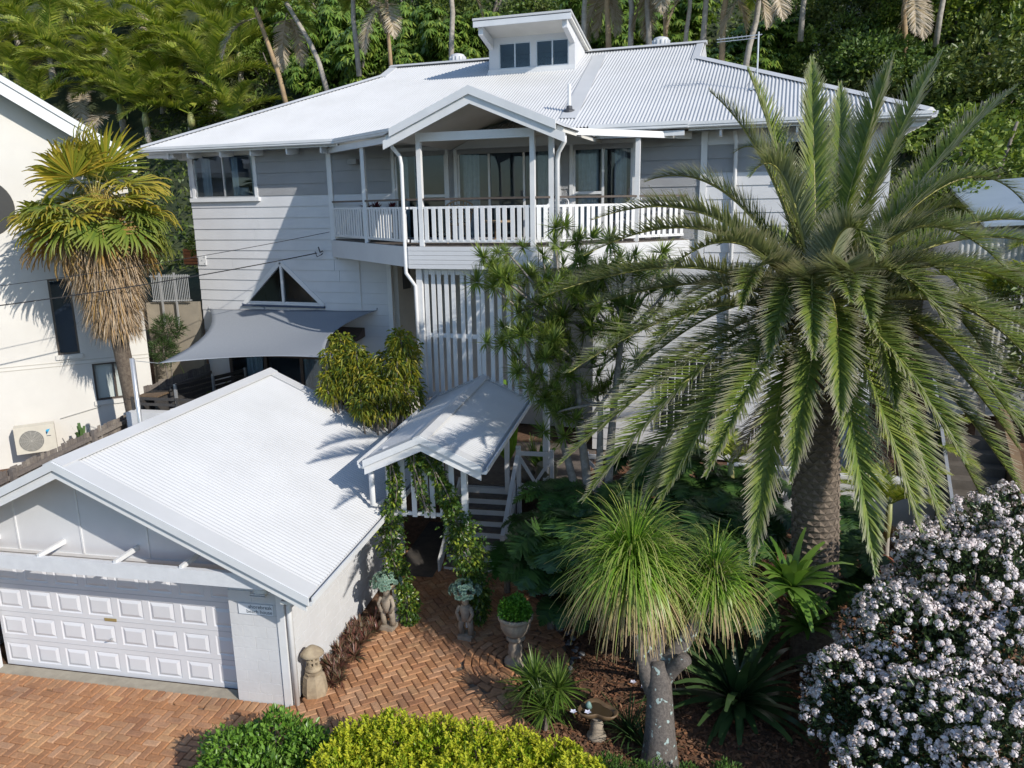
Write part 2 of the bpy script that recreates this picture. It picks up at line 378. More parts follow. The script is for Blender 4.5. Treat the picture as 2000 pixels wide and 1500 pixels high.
# --- main roof: hip with small gablets
XL, XR = -17.37, 2.83
HL, HRr = (-12.10, 23.25), (-2.25, 22.80)
def hiY(x):
    if x < HL[0]: return EY+(x-XL)*(HL[1]-EY)/(HL[0]-XL)
    if x > HRr[0]: return EY+(XR-x)*(HRr[1]-EY)/(XR-HRr[0])
    return RY
V, F = corrugate(XL+.02, XR-.02, lambda x: EY-.05, lambda x: max(hiY(x), EY-.04), lambda x, y: (x, y, roofz(y)))
rf = MB().add(V, F).build('roof', ROOFW, HOUSE, True)
by = 2*RY-EY
bk = MB()
bk.add([(XL, EY, EZ-.02), (XL, by, EZ-.02), (HL[0], 2*RY-HL[1], roofz(HL[1])-.02), (HL[0], HL[1], roofz(HL[1])-.02)], [(0, 3, 2, 1)])
bk.add([(XR, EY, EZ-.02), (XR, by, EZ-.02), (HRr[0], 2*RY-HRr[1], roofz(HRr[1])-.02), (HRr[0], HRr[1], roofz(HRr[1])-.02)], [(0, 1, 2, 3)])
bk.add([(XL, by, EZ-.02), (XR, by, EZ-.02), (HRr[0], 2*RY-HRr[1], roofz(HRr[1])-.02), (HRr[0], RY, roofz(RY)-.02), (HL[0], RY, roofz(RY)-.02), (HL[0], 2*RY-HL[1], roofz(HL[1])-.02)], [(0, 1, 2, 3, 4, 5)])
bk.add([(HL[0], HL[1], roofz(HL[1])-.03), (HL[0], 2*RY-HL[1], roofz(HL[1])-.03), (HL[0], RY, roofz(RY)-.02)], [(0, 1, 2)])
bk.add([(HRr[0], HRr[1], roofz(HRr[1])-.03), (HRr[0], 2*RY-HRr[1], roofz(HRr[1])-.03), (HRr[0], RY, roofz(RY)-.02)], [(0, 1, 2)])
bk.build('rear_roof', ROOFW, rf)
sf = MB().box(XL+.06, XR-.06, EY+.03, by-.03, EZ-.12, EZ-.06); sf.build('eave_soffit', CREAM, rf)
cap = MB()
def capstrip(p, q, w=.16, h=.05):
    m = MB(); p, q = Vector(p), Vector(q); d = (q-p).normalized(); sd = d.cross(Vector((0, 0, 1))).normalized()
    n = Vector((0, 0, 1))
    m.hexa([p-sd*w-n*.02, p+sd*w-n*.02, q+sd*w-n*.02, q-sd*w-n*.02, p-sd*.03+n*h, p+sd*.03+n*h, q+sd*.03+n*h, q-sd*.03+n*h])
    return m
capstrip((HL[0]-.05, RY, roofz(RY)), (HRr[0]+.05, RY, roofz(RY)), .2, .06).build('ridge_capping', ROOFW, rf)
capstrip((XL, EY, EZ), (HL[0], HL[1], roofz(HL[1])), .17).build('hip_capping', ROOFW, rf)
capstrip((XR, EY, EZ), (HRr[0], HRr[1], roofz(HRr[1])), .17).build('hip_capping', ROOFW, rf)
# gablet bargeboards
for hx, hy, s in ((HL[0], HL[1], -1), (HRr[0], HRr[1], 1)):
    MB().hexa([(hx-.02, hy-.1, roofz(hy-.1)-.0), (hx+.22*s*-1, hy-.1, roofz(hy-.1)+.0), (hx+.22*s*-1, RY, roofz(RY)+.0), (hx-.02, RY, roofz(RY)),
               (hx-.02, hy-.1, roofz(hy-.1)+.05), (hx+.22*s*-1, hy-.1, roofz(hy-.1)+.035), (hx+.22*s*-1, RY, roofz(RY)+.04), (hx-.02, RY, roofz(RY)+.06)]).build('gablet_flashing', ROOFW, rf)
# sheet lap and wide valley flashing
fl = MB().hexa([(-5.38, 23.6, roofz(23.6)+.014), (-4.99, 23.65, roofz(23.65)+.014), (-4.72, 18.95, roofz(18.95)+.014), (-5.14, 19.0, roofz(19.0)+.014)] + [(-5.38, 23.6, roofz(23.6)+.03), (-4.99, 23.65, roofz(23.65)+.03), (-4.72, 18.95, roofz(18.95)+.03), (-5.14, 19.0, roofz(19.0)+.03)])
fl.build('flashing_sheet', ROOFW, rf)
vp = MB().tube([(-5.02, 19.45, 9.75), (-5.02, 19.45, 10.45)], .045, 10).build('vent_pipe', WHITE2, rf)
MB().lathe((-5.02, 19.45, 9.82), [(.16, -.04), (.15, .02), (.08, .05), (.07, .12), (.046, .13)], 14).build('pipe_boot', DARKM, vp)
for vx in (-9.97, -3.55):
    m = MB().lathe((vx, RY+.35, roofz(RY)-.16), [(.2, 0), (.2, .16), (.24, .18), (.24, .38), (.2, .44), (.1, .47), (0, .475)], 20)
    o = m.build('roof_vent', ROOFW, rf, True)
    f = MB()
    for k in range(14):
        t = 2*math.pi*k/14; c, s = math.cos(t), math.sin(t)
        f.beam((vx+.25*c, RY+.35+.25*s, roofz(RY)+.03), (vx+.25*c, RY+.35+.25*s, roofz(RY)+.21), .03, .03)
    f.build('vane', GUT, o)
# gutters with a moulded face
def gutter(p, q, parent, z=None, mat=None, h=.13, name='gutter'):
    p, q = Vector(p), Vector(q); d = (q-p).normalized(); o = Vector((d.y, -d.x, 0))   # outwards, to the right of travel
    prof = [(0, 0), (.09, 0), (.11, .02), (.11, h*.42), (.125, h*.5), (.125, h), (.10, h), (.10, h*.55), (.02, .03), (.02, h), (0, h)]
    n = len(prof); vs = [p+o*a+Vector((0, 0, b)) for a, b in prof]+[q+o*a+Vector((0, 0, b)) for a, b in prof]
    return MB().add(vs, [(i, (i+1) % n, n+(i+1) % n, n+i) for i in range(n)]+[tuple(reversed(range(n))), tuple(range(n, 2*n))]).build(name, mat or GUT, parent)
gutter((XL, EY-.02, EZ-.15), (-10.97, EY-.02, EZ-.15), HOUSE)
gutter((-2.02, EY-.02, EZ-.15), (XR, EY-.02, EZ-.15), HOUSE)
gutter((XR, EY-.02, EZ-.15), (XR, by, EZ-.15), HOUSE)
gutter((XL, by, EZ-.15), (XL, EY-.02, EZ-.15), HOUSE)
B(XL+.02, -10.97, EY-.0, EY+.03, EZ-.20, EZ-.06).build('fascia', WHITE2, HOUSE); B(-2.02, XR-.02, EY, EY+.03, EZ-.2, EZ-.06).build('fascia', WHITE2, HOUSE)
for x in (-16.55, -15.85, -14.75, -13.75, -12.6, -11.55, -1.35, .25, 1.4):
    MB().prism([(x, YW-.035, EZ-.13), (x, EY+.05, EZ-.2), (x, EY+.05, EZ-.33), (x, EY+.09, EZ-.36), (x, YW-.035, EZ-.31)], (.05, 0, 0)).build('rafter_tail', WHITE2, HOUSE)
for s, x0, x1 in ((-1, -16.38, XL+.05), (1, 2.27, XR-.05)):
    for k in range(6):
        y = 18.6+k*.62
        MB().prism([(x0, y, EZ-.12), (x1, y, EZ-.14), (x1, y, EZ-.26), (x1-.05*s, y, EZ-.30), (x0, y, EZ-.32)], (0, .05, 0)).build('rafter_tail', WHITE2, HOUSE)

# --- clerestory dormer
dm = MB(); dx0, dx1, dy = -8.27, -5.70, 22.7
zb = 11.28
zr = lambda y: 12.60-(y-21.8)*.235
dm.box(dx0, dx1, dy, dy+.08, zb-.15, 11.44); dm.box(dx0, dx1, dy, dy+.08, 12.14, 12.33)
for a, b in ((dx0, -7.96), (-7.0, -6.84), (-5.88, dx1)): dm.box(a, b, dy, dy+.08, 11.44, 12.14)
for x in (dx0, dx1-.06):
    dm.prism([(x, dy+.08, 11.1), (x, dy+.08, zr(dy+.08)-.1), (x, 24.3, zr(24.3)-.1), (x, 24.3, 11.1)], (.06, 0, 0))
dorm = dm.build('clerestory_dormer', WHITE, HOUSE)
B(dx0-.03, dx1+.03, dy-.10, dy-.001, zb-.02, 11.34).build('dormer_sill', WHITE2, dorm)
B(dx0-.02, dx1+.02, dy-.06, dy-.002, 11.345, 11.43).build('dormer_board', WHITE2, dorm)
for (a, b) in ((-7.96, -7.0), (-6.84, -5.88)):
    f = MB(); y = dy+.01
    f.box(a, a+.03, y, y+.04, 11.44, 12.14); f.box(b-.03, b, y, y+.04, 11.44, 12.14); f.box(a+.03, b-.03, y, y+.04, 11.44, 11.47); f.box(a+.03, b-.03, y, y+.04, 12.11, 12.14)
    f.box((a+b)/2-.02, (a+b)/2+.02, y-.003, y+.043, 11.47, 12.11); f.build('dormer_window', ALU, dorm)
    for (p, q) in ((a+.03, (a+b)/2-.02), ((a+b)/2+.02, b-.03)): B(p, q, y+.015, y+.02, 11.47, 12.11).build('pane', GLASS, dorm)
rx0, rx1 = dx0-.08, dx1+.10
MB().hexa([(rx0, 21.8, zr(21.8)-.09), (rx1, 21.8, zr(21.8)-.09), (rx1, 24.5, zr(24.5)-.09), (rx0, 24.5, zr(24.5)-.09), (rx0, 21.8, zr(21.8)-.02), (rx1, 21.8, zr(21.8)-.02), (rx1, 24.5, zr(24.5)-.02), (rx0, 24.5, zr(24.5)-.02)]).build('dormer_soffit', CREAM, dorm)
MB().hexa([(rx0-.04, 21.72, zr(21.72)-.015), (rx1+.04, 21.72, zr(21.72)-.015), (rx1+.04, 24.55, zr(24.55)-.015), (rx0-.04, 24.55, zr(24.55)-.015), (rx0-.04, 21.72, zr(21.72)+.04), (rx1+.04, 21.72, zr(21.72)+.04), (rx1+.04, 24.55, zr(24.55)+.04), (rx0-.04, 24.55, zr(24.55)+.04)]).build('dormer_roof', ROOFW, dorm)
B(rx0-.03, rx1+.03, 21.74, 21.79, zr(21.8)-.17, zr(21.8)-.02).build('dormer_fascia', GUT, dorm)
for x in (dx0+.0, dx1-.14):
    MB().prism([(x, dy-.001, 12.0), (x, dy-.001, zr(dy)-.1), (x, 21.86, zr(21.86)-.1), (x, 21.86, zr(21.86)-.34), (x, 22.05, zr(22)-.36)], (.14, 0, 0)).build('dormer_bracket', WHITE2, dorm)
m = MB()
for k in range(6): m.box(dx0+.05, dx1-.05, 23.9, 23.98, 11.44, 12.2) if k == 0 else None
m.build('dormer_interior', ROOM, dorm)

# --- balcony: deck, fascia, posts, rails
PL = [Vector((-11.62, 19.10)), Vector((-9.76, 17.57)), Vector((-7.80, 15.95)), Vector((-7.48, 15.95)), Vector((-4.90, 15.95)), Vector((-4.55, 16.15)), Vector((-3.06, 18.0)), Vector((-2.1, 19.1))]
poly = [(-11.68, YW-.04), (-7.75, 15.9), (-4.78, 15.9), (-2.0, YW-.04)]
dk = MB()
dk.prism([(x, y, FLZ-.03) for x, y in poly], (0, 0, .03)); deck = dk.build('balcony_deck', TIMB, HOUSE)
V = []
k = 0; y = 15.96
while y < 19.05:                                          # deck boards
    t = (y-15.9)/(YW-.04-15.9); xa = -7.75+(-11.68+7.75)*t+.04; xb = -4.78+(2.78)*t-.04
    B(xa, xb, y, y+.085, FLZ-.001, FLZ+.018).build('deck_board', TIMB, deck); y += .092
MB().prism([(x, y, 6.40) for x, y in poly], (0, 0, .30)).build('deck_underside', CREAM, HOUSE)
def facia(p, q, z0, z1, name, n=1, t=.04):
    p, q = Vector((*p, 0)), Vector((*q, 0)); d = (q-p).normalized(); o = Vector((d.y, -d.x, 0))*t
    h = (z1-z0)/n; par = None
    for k in range(n):
        a, b = z0+k*h+.003, z0+(k+1)*h-.003
        m = MB().hexa([p+o+Vector((0, 0, a)), q+o+Vector((0, 0, a)), q+Vector((0, 0, a)), p+Vector((0, 0, a)), p+o+Vector((0, 0, b)), q+o+Vector((0, 0, b)), q+Vector((0, 0, b)), p+Vector((0, 0, b))])
        m.build(name, WHITE, HOUSE)
facia(poly[0], poly[1], 6.27, 6.73, 'balcony_fascia')
facia((-7.80, 15.88), (-6.02, 15.88), 6.25, 6.74, 'fascia_board', 5)
facia((-6.01, 15.88), (-4.78, 15.88), 6.25, 6.74, 'fascia_board', 5)
facia(poly[2], poly[3], 6.27, 6.73, 'balcony_fascia')
B(-6.04, -5.99, 15.825, 15.839, 6.25, 6.74).build('cover_strip', WHITE2, HOUSE)
B(-7.9, -7.82, 15.86, 16.2, 6.27, 6.72).build('fascia_end', WHITE, HOUSE)
for i, p in enumerate(PL[:-1]):
    if i in (2,): continue
    w_ = .05 if i not in (0,) else .045
    B(p.x-w_, p.x+w_, p.y-w_, p.y+w_, FLZ-.02 if i not in (3, 4) else 6.70, 9.02 if i not in (3, 4) else 9.16).build('balcony_post', WHITE2, HOUSE)
rail = bpy.data.objects.new('balcony_railing', None); COL.objects.link(rail); rail.parent = HOUSE; OFF[rail.name] = OFF[HOUSE.name]
def railing(p, q, pitch=.165, sw=.095, seed=0):
    d = (q-p); L = d.length; d.normalize(); rz = math.atan2(d.y, d.x)
    a, b = p+d*.05, q-d*.05
    MB().beam((*a, 7.575), (*b, 7.575), .06, .05).build('top_rail', WHITE2, rail)
    MB().beam((*a, 6.855), (*b, 6.855), .05, .06).build('bottom_rail', WHITE2, rail)
    MB().beam((*p, 7.755), (*q, 7.755), .07, .045).build('handrail', HRAIL, rail)
    n = max(1, round((L-.1)/pitch)); rr = random.Random(seed)
    for k in range(n):
        t = .05+(L-.1)*(k+.5)/n+rr.uniform(-.018, .018); c = p+d*t
        piece('baluster', BAL, rail, (c.x, c.y, 6.855), rz)
BAL = bevel(B(-.047, .047, -.034, -.012, 0, .735).mesh('baluster'), .003); BAL.materials.append(WHITE2)
for i in range(7): railing(PL[i], PL[i+1], seed=i)
# balcony beam, gutters and the small front gable
def hbeam(p, q, z0, z1, t, name, mat=WHITE2): return MB().beam((*p, (z0+z1)/2), (*q, (z0+z1)/2), t, z1-z0).build(name, mat, HOUSE)
hbeam((-11.66, 19.02), (-7.86, 15.98), 9.02, 9.16, .07, 'balcony_beam')
hbeam((-4.62, 16.02), (-2.02, 19.02), 9.02, 9.16, .07, 'balcony_beam')
B(-7.43, -4.95, 15.91, 15.99, 8.97, 9.15).build('gable_beam', WHITE2, HOUSE)
GX, GY, GZ = -6.08, 15.5, 9.93; GS = .415
gy1 = 19.9
for s in (-1, 1):
    xe = GX+s*1.96; ze = GZ-1.96*GS
    m = MB().hexa([(GX, GY, GZ-.12), (xe, GY, ze-.12), (xe, gy1, ze-.12), (GX, gy1, GZ-.12), (GX, GY, GZ-.03), (xe, GY, ze-.03), (xe, gy1, ze-.03), (GX, gy1, GZ-.03)] if s > 0 else
                  [(xe, GY, ze-.12), (GX, GY, GZ-.12), (GX, gy1, GZ-.12), (xe, gy1, ze-.12), (xe, GY, ze-.03), (GX, GY, GZ-.03), (GX, gy1, GZ-.03), (xe, gy1, ze-.03)])
    g_ = m.build('gable_ceiling', CREAM, HOUSE)
    V, F = corrugate(GY-.06, gy1, lambda u: 0, lambda u: 1, lambda u, w, s=s: (GX+s*2.02*w, u, GZ+.0-2.02*GS*w), amp=.01)
    MB().add(V, F).build('gable_roof', ROOFW, HOUSE, True)
    # barge flashing above, bargeboard below
    def rake(y0, y1, t0, t1, xo, name, mat):
        x2 = GX+s*xo; z2 = GZ-xo*GS
        p = [(GX, y0, GZ+t0), (x2, y0, z2+t0), (x2, y1, z2+t0), (GX, y1, GZ+t0), (GX, y0, GZ+t1), (x2, y0, z2+t1), (x2, y1, z2+t1), (GX, y1, GZ+t1)]
        if s < 0: p = [p[1], p[0], p[3], p[2], p[5], p[4], p[7], p[6]]
        MB().hexa(p).build(name, mat, HOUSE)
    rake(GY-.11, GY-.06, -.12, .045, 1.82, 'barge_flashing', GUT)
    rake(GY-.06, GY+.16, -.002, .05, 1.82, 'barge_capping', ROOFW)
    rake(GY-.06, GY-.01, -.30, -.121, 2.0, 'bargeboard', WHITE2)
MB().prism([(GX-1.9, 19.0, 9.0), (GX+1.9, 19.0, 9.0), (GX, 19.0, GZ-.1)], (0, .08, 0)).build('gable_infill', WHITE, HOUSE)
cl = MB()
cl.add([(-11.66, 19.1, 9.17), (-8.0, 16.05, 9.17), (-8.0, 19.1, 9.17), (-11.66, 19.1, 9.22), (-8.0, 16.05, 9.22), (-8.0, 19.1, 9.22)], [(0, 2, 1), (3, 4, 5), (0, 1, 4, 3), (1, 2, 5, 4), (2, 0, 3, 5)])
cl.build('balcony_ceiling', CREAM, HOUSE); cl = MB()
cl.add([(-4.12, 17.9, 9.175), (-2.0, 19.08, 9.175), (-4.12, 19.08, 9.175), (-4.12, 17.9, 9.20), (-2.0, 19.08, 9.20), (-4.12, 19.08, 9.20)], [(0, 2, 1), (3, 4, 5), (0, 1, 4, 3), (1, 2, 5, 4), (2, 0, 3, 5)])
cl.build('balcony_ceiling', CREAM, HOUSE)
fr = MB(); fr.prism([(-10.97, 18.5, 9.30), (-8.03, 16.25, 9.26), (-8.03, 18.75, 9.40)], (0, 0, .02)); fr.build('balcony_roof', ROOFW, HOUSE)
gutter((-10.97, 18.45, EZ-.15), (-7.98, 16.05, EZ-.19), HOUSE)
gutter((-4.25, 18.30, EZ-.16), (-2.02, EY-.06, EZ-.15), HOUSE, h=.16)
B(-4.2, -2.1, 18.36, 18.43, 9.06, 9.17).build('blind_pelmet', GUT, HOUSE)
# downpipes beside the gable
MB().tube([(-8.05, 15.75, 9.0), (-8.0, 15.72, 8.86), (-7.9, 15.86, 8.68), (-7.88, 15.88, 8.5), (-7.88, 15.86, 6.4), (-7.88, 15.86, 6.15), (-7.72, 15.98, 5.85), (-7.70, 16.0, 3.0)], .042, 10).build('downpipe', WHITE2, HOUSE, True)
MB().tube([(-4.22, 15.95, 9.0), (-4.20, 15.9, 8.85), (-4.38, 16.1, 8.66), (-4.42, 16.14, 8.5), (-4.42, 16.14, 6.3)], .045, 10).build('downpipe', WHITE2, HOUSE, True)
MB().tube([(.0-1.05, 18.9, 9.15), (-1.0, 18.95, 8.9), (-1.0, 19.02, 8.6), (-1.0, 19.02, 2.0)], .045, 10).build('downpipe', WHITE2, HOUSE, True)
# slatted screen below the balcony
scr = thing('slat_screen', 'tall white timber slat screen under the front of the balcony', 'screen', (-6.1, 16.1, LFZ))
B(-7.72, -7.58, 16.03, 16.17, LFZ, 6.24).build('post', WHITE2, scr); B(-4.75, -4.62, 16.03, 16.17, LFZ, 6.24).build('post', WHITE2, scr)
B(-7.58, -4.75, 16.12, 16.16, 4.66, 4.76).build('rail', WHITE2, scr); B(-7.58, -4.75, 16.12, 16.16, 3.22, 3.36).build('rail', WHITE2, scr)
B(-7.58, -4.75, 16.12, 16.16, 6.1, 6.24).build('rail', WHITE2, scr)
SL = B(-.048, .048, -.02, 0, 0, 2.95).mesh('slat'); SL.materials.append(WHITE2)
gaps = [.07, .05, .08, .07, .12, .06, .12, .015, .12, .09, .11, .07, .09, .10, .06, .11, .08]
x = -7.50
for gq in gaps:
    if x > -4.85: break
    piece('slat', SL, scr, (x, 16.12, 3.25)); x += .096+gq
# ---------------------------------------------------------------- garage (garage frame)
GAR = thing('garage', 'white painted block garage with low gabled white corrugated roof', 'garage', (-8.66, 9.9, 0), garage=True)
BLOCKW = surf('painted_block', (.63, .63, .635), (.56, .56, .565), 1.6, .62, .5, 22, lo=.3, hi=.75)
GRX, GRZ, GSL = -8.66, 4.06, .475
gz = lambda x: GRZ-abs(x-GRX)*GSL
core = MB(); core.box(-5.70, -5.53, 9.95, 15.35, 0, 2.28); core.box(-11.79, -11.62, 9.95, 15.35, 0, 2.28); core.box(-11.62, -5.70, 15.2, 15.35, 0, 2.28)
core.prism([(-11.7, 15.2, 2.28), (-5.6, 15.2, 2.28), (-8.66, 15.2, 3.9)], (0, .12, 0))
gw = core.build('garage_wall', BLOCKW, GAR)
blk = bevel(B(0, .392, -.02, 0, 0, .192).mesh('block'), .0025); blk.materials.append(BLOCKW)
blh = bevel(B(0, .195, -.02, 0, 0, .192).mesh('half_block'), .0025); blh.materials.append(BLOCKW)
for c in range(11):
    z = c*.195+.01
    for k in range(-1, 14):
        y = 9.97+k*.395+(.197 if c % 2 else 0)
        if k == -1:
            if c % 2 == 0: continue
            piece('block', blh, gw, (-5.53, 9.97, z), R(90)); continue
        if y+.388 > 15.4: continue
        piece('block', blk, gw, (-5.53+random.uniform(0, .003), y, z), R(90))
pil = MB().box(-6.43, -5.53, 9.80, 9.95, 0, 2.05).build('pillar', BLOCKW, GAR)
B(-11.79, -10.94, 9.80, 9.95, 0, 2.05).build('pillar', BLOCKW, GAR)
for c in range(10):
    z = c*.195+.01
    if c % 2: piece('block', blk, pil, (-6.42, 9.80, z)); piece('block', blk, pil, (-6.42+.395, 9.80, z))
    else: piece('block', blh, pil, (-6.42, 9.80, z)); piece('block', blk, pil, (-6.42+.197, 9.80, z)); piece('block', blh, pil, (-6.42+.592, 9.80, z))
B(-5.62, -5.50, 9.76, 9.96, 0.0, 2.2).build('corner_board', WHITE2, GAR)
# gable end of flat sheet with cover strips
gp = []
xs = [-12.0, -10.16, -8.97, -7.79, -6.6, -5.5]
for a, b in zip(xs[:-1], xs[1:]):
    pts = [(a, 9.93, 2.06), (b, 9.93, 2.06), (b, 9.93, gz(b)-.16)] + ([(GRX, 9.93, gz(GRX)-.16)] if a < GRX < b else []) + [(a, 9.93, gz(a)-.16)]
    MB().prism(pts, (0, .05, 0)).build('gable_sheet', WHITE, GAR)
for x in xs[1:-1]: B(x-.015, x+.015, 9.915, 9.929, 2.3, gz(x)-.17).build('cover_strip', WHITE2, GAR)
B(-11.9, -5.6, 9.905, 9.931, 2.24, 2.29).build('lintel_strip', WHITE2, GAR)
# beam carried in front of the door
B(-12.2, -5.56, 9.36, 9.44, 2.24, 2.47).build('pergola_beam', surf('beam_paint', (.68, .69, .71), (.62, .63, .65), 6, .5, .2, 50), GAR)
for x in (-10.55, -9.33, -8.0, -6.9, -5.85): 
    MB().prism([(x, 9.93, 2.52), (x, 9.38, 2.515), (x, 9.38, 2.45), (x, 9.93, 2.44)], (.045, 0, 0)).build('bracket', WHITE2, GAR)
# door with pressed panels
DC = -8.66; pw, ph = .57, .508
door = B(DC-2.28, DC+2.28, 10.065, 10.11, .03, 2.08).build('garage_door', surf('door_paint', (.64, .64, .66), (.60, .60, .62), 1.2, .42), GAR)
pm = MB(); a, b, c, d = .40/2, .30/2, .335/2, .235/2   # raised centre inside a pressed groove
pm.add([(-.225, 0, -.17), (.225, 0, -.17), (.225, 0, .17), (-.225, 0, .17), (-.205, .010, -.15), (.205, .010, -.15), (.205, .010, .15), (-.205, .010, .15),
        (-.15, -.012, -.10), (.15, -.012, -.10), (.15, -.012, .10), (-.15, -.012, .10)],
       [(0, 1, 5, 4), (1, 2, 6, 5), (2, 3, 7, 6), (3, 0, 4, 7), (4, 5, 9, 8), (5, 6, 10, 9), (6, 7, 11, 10), (7, 4, 8, 11), (8, 9, 10, 11)])
pan = pm.mesh('door_panel'); pan.materials.append(MATS['door_paint'])
# door face in strips so that the pressed panels are set into it
df = MB(); y0, y1 = 10.05, 10.066
for r_ in range(5):
    za = .03 if r_ == 0 else .03+.085+(r_-1)*ph+.34; zb_ = .03+.085+r_*ph if r_ < 4 else 2.08
    df.box(DC-2.28, DC+2.28, y0, y1, za, zb_)
for r_ in range(4):
    z0_ = .115+r_*ph; 
    for k in range(9):
        xa = DC-2.28 if k == 0 else DC-4*pw+(k-1)*pw+pw/2+.225; xb = DC-4*pw+k*pw+pw/2-.225 if k < 8 else DC+2.28
        df.box(xa, xb, y0, y1, z0_, z0_+.34)
df.build('door_face', MATS['door_paint'], door)
for r_ in range(4):
    for k in range(8): piece('door_panel', pan, door, (DC-4*pw+(k+.5)*pw, 10.054, .115+.17+r_*ph))
for k in (1, 2, 3): B(DC-2.28, DC+2.28, 10.045, 10.0495, .03+k*.513-.004, .03+k*.513+.004).build('door_joint', surf('joint_grey', (.45, .45, .46)), door)
hm = MB().lathe((0, 0, 0), [(.0, 0), (.03, 0), (.03, .02), (0, .02)], 12)
hd = MB().box(DC-.14, DC-.12, 10.01, 10.048, .70, .74); hd.beam((DC-.13, 10.005, .72), (DC-.21, 10.0, .695), .018, .018); hd.build('door_handle', ALU, door)
B(DC-.22, DC-.0, 10.035, 10.0445, 1.05, 1.10).build('letter_slot', surf('brass', (.45, .36, .16), rough=.4, metal=.5), door)
# roof
for s in (-1, 1):
    V, F = corrugate(9.36, 15.7, lambda u: 0, lambda u: 1, lambda u, w, s=s: (GRX+s*3.83*w, u, GRZ-3.83*GSL*w), pitch=.08, amp=.012)
    grf = MB().add(V, F).build('roof', ROOFW, GAR, True)
    def rk(y0, y1, t0, t1, x0, x1, name, mat):
        a, b = (GRX+s*x0, GRZ-x0*GSL), (GRX+s*x1, GRZ-x1*GSL)
        p = [(a[0], y0, a[1]+t0), (b[0], y0, b[1]+t0), (b[0], y1, b[1]+t0), (a[0], y1, a[1]+t0), (a[0], y0, a[1]+t1), (b[0], y0, b[1]+t1), (b[0], y1, b[1]+t1), (a[0], y1, a[1]+t1)]
        if s < 0: p = [p[1], p[0], p[3], p[2], p[5], p[4], p[7], p[6]]
        MB().hexa(p).build(name, mat, GAR)
    rk(9.24, 9.55, .010, .034, 0, 3.86, 'barge_capping', ROOFW); rk(9.215, 9.24, -.10, .034, 0, 3.86, 'barge_flashing', GUT)
    rk(9.26, 9.30, -.24, -.101, 0, 3.8, 'bargeboard', WHITE2); rk(15.5, 15.78, .010, .034, 0, 3.86, 'barge_capping', ROOFW)
    rk(15.74, 15.78, -.22, .009, 0, 3.86, 'bargeboard', WHITE2)
    rk(9.31, 15.7, -.07, -.02, 0.05, 3.78, 'roof_lining', CREAM)
    rk(9.24, 15.78, .035, .055, 0, .17, 'ridge_capping', ROOFW)
for p_, q_ in (((-4.87, 9.26, 2.11), (-4.87, 15.75, 2.11)), ((-12.45, 15.75, 2.11), (-12.45, 9.26, 2.11))):
    gutter(p_, q_, GAR, name='gutter')
B(-5.3, -4.89, 9.34, 15.6, 2.05, 2.10).build('eave_soffit', CREAM, GAR)
MB().tube([(-4.95, 9.8, 2.12), (-5.1, 9.8, 1.98), (-5.38, 9.8, 1.86), (-5.43, 9.8, 1.75), (-5.43, 9.8, .05)], .045, 10).build('downpipe', WHITE2, GAR, True)
# wall lamp and house sign
lp = MB().lathe((0, 0, 0), [(.085, 0), (.095, .03), (.09, .05), (.05, .09), (0, .1)], 18)
lamp = _link('wall_lamp', MB().add([(v[0]*1.25-5.86, 9.79-v[2], v[1]+1.97) for v in lp.v], [tuple(reversed(f)) for f in lp.f]).mesh('wall_lamp', OFF[GAR.name], True), surf('lamp_white', (.7, .7, .68), rough=.3), GAR)
B(-5.99, -5.73, 9.665, 9.70, 1.93, 1.945).build('lamp_guard', GUT, lamp)
B(-5.98, -5.74, 9.675, 9.70, 1.965, 1.978).build('lamp_guard', GUT, lamp)
sgn = thing('house_sign', 'small white name sign on the garage pillar reading shorebreak beach house', 'sign', (-5.96, 9.78, 1.62), garage=True)
B(-6.25, -5.67, 9.765, 9.779, 1.58, 1.76).build('sign_board', surf('sign_white', (.72, .74, .77)), sgn)
eg = MB()
for a_ in ((-6.25, -5.67, 1.58, 1.583), (-6.25, -5.67, 1.757, 1.76), (-6.25, -6.247, 1.583, 1.757), (-5.673, -5.67, 1.583, 1.757)): B(a_[0], a_[1], 9.762, 9.7645, a_[2], a_[3]).build('sign_edge', surf('sign_edge', (.30, .33, .36)), sgn)
def text(txt, size, loc, parent, mat, rot, align='RIGHT'):
    cu = bpy.data.curves.new(txt, 'FONT'); cu.body = txt; cu.size = size; cu.align_x = align; cu.extrude = .001
    ob = bpy.data.objects.new('tmp', cu); COL.objects.link(ob); dg = bpy.context.evaluated_depsgraph_get(); dg.update()
    me = bpy.data.meshes.new_from_object(ob.evaluated_get(dg)); bpy.data.objects.remove(ob)
    me.materials.clear(); o = _link('lettering', me, mat, parent); o.location = Vector(loc)-off_of(parent); o.rotation_euler = rot; return o
INK = surf('sign_ink', (.10, .12, .14))
text('shorebreak', .085, (-5.69, 9.762, 1.685), sgn, INK, (R(90), 0, 0)); text('beach house', .085, (-5.69, 9.762, 1.605), sgn, INK, (R(90), 0, 0))

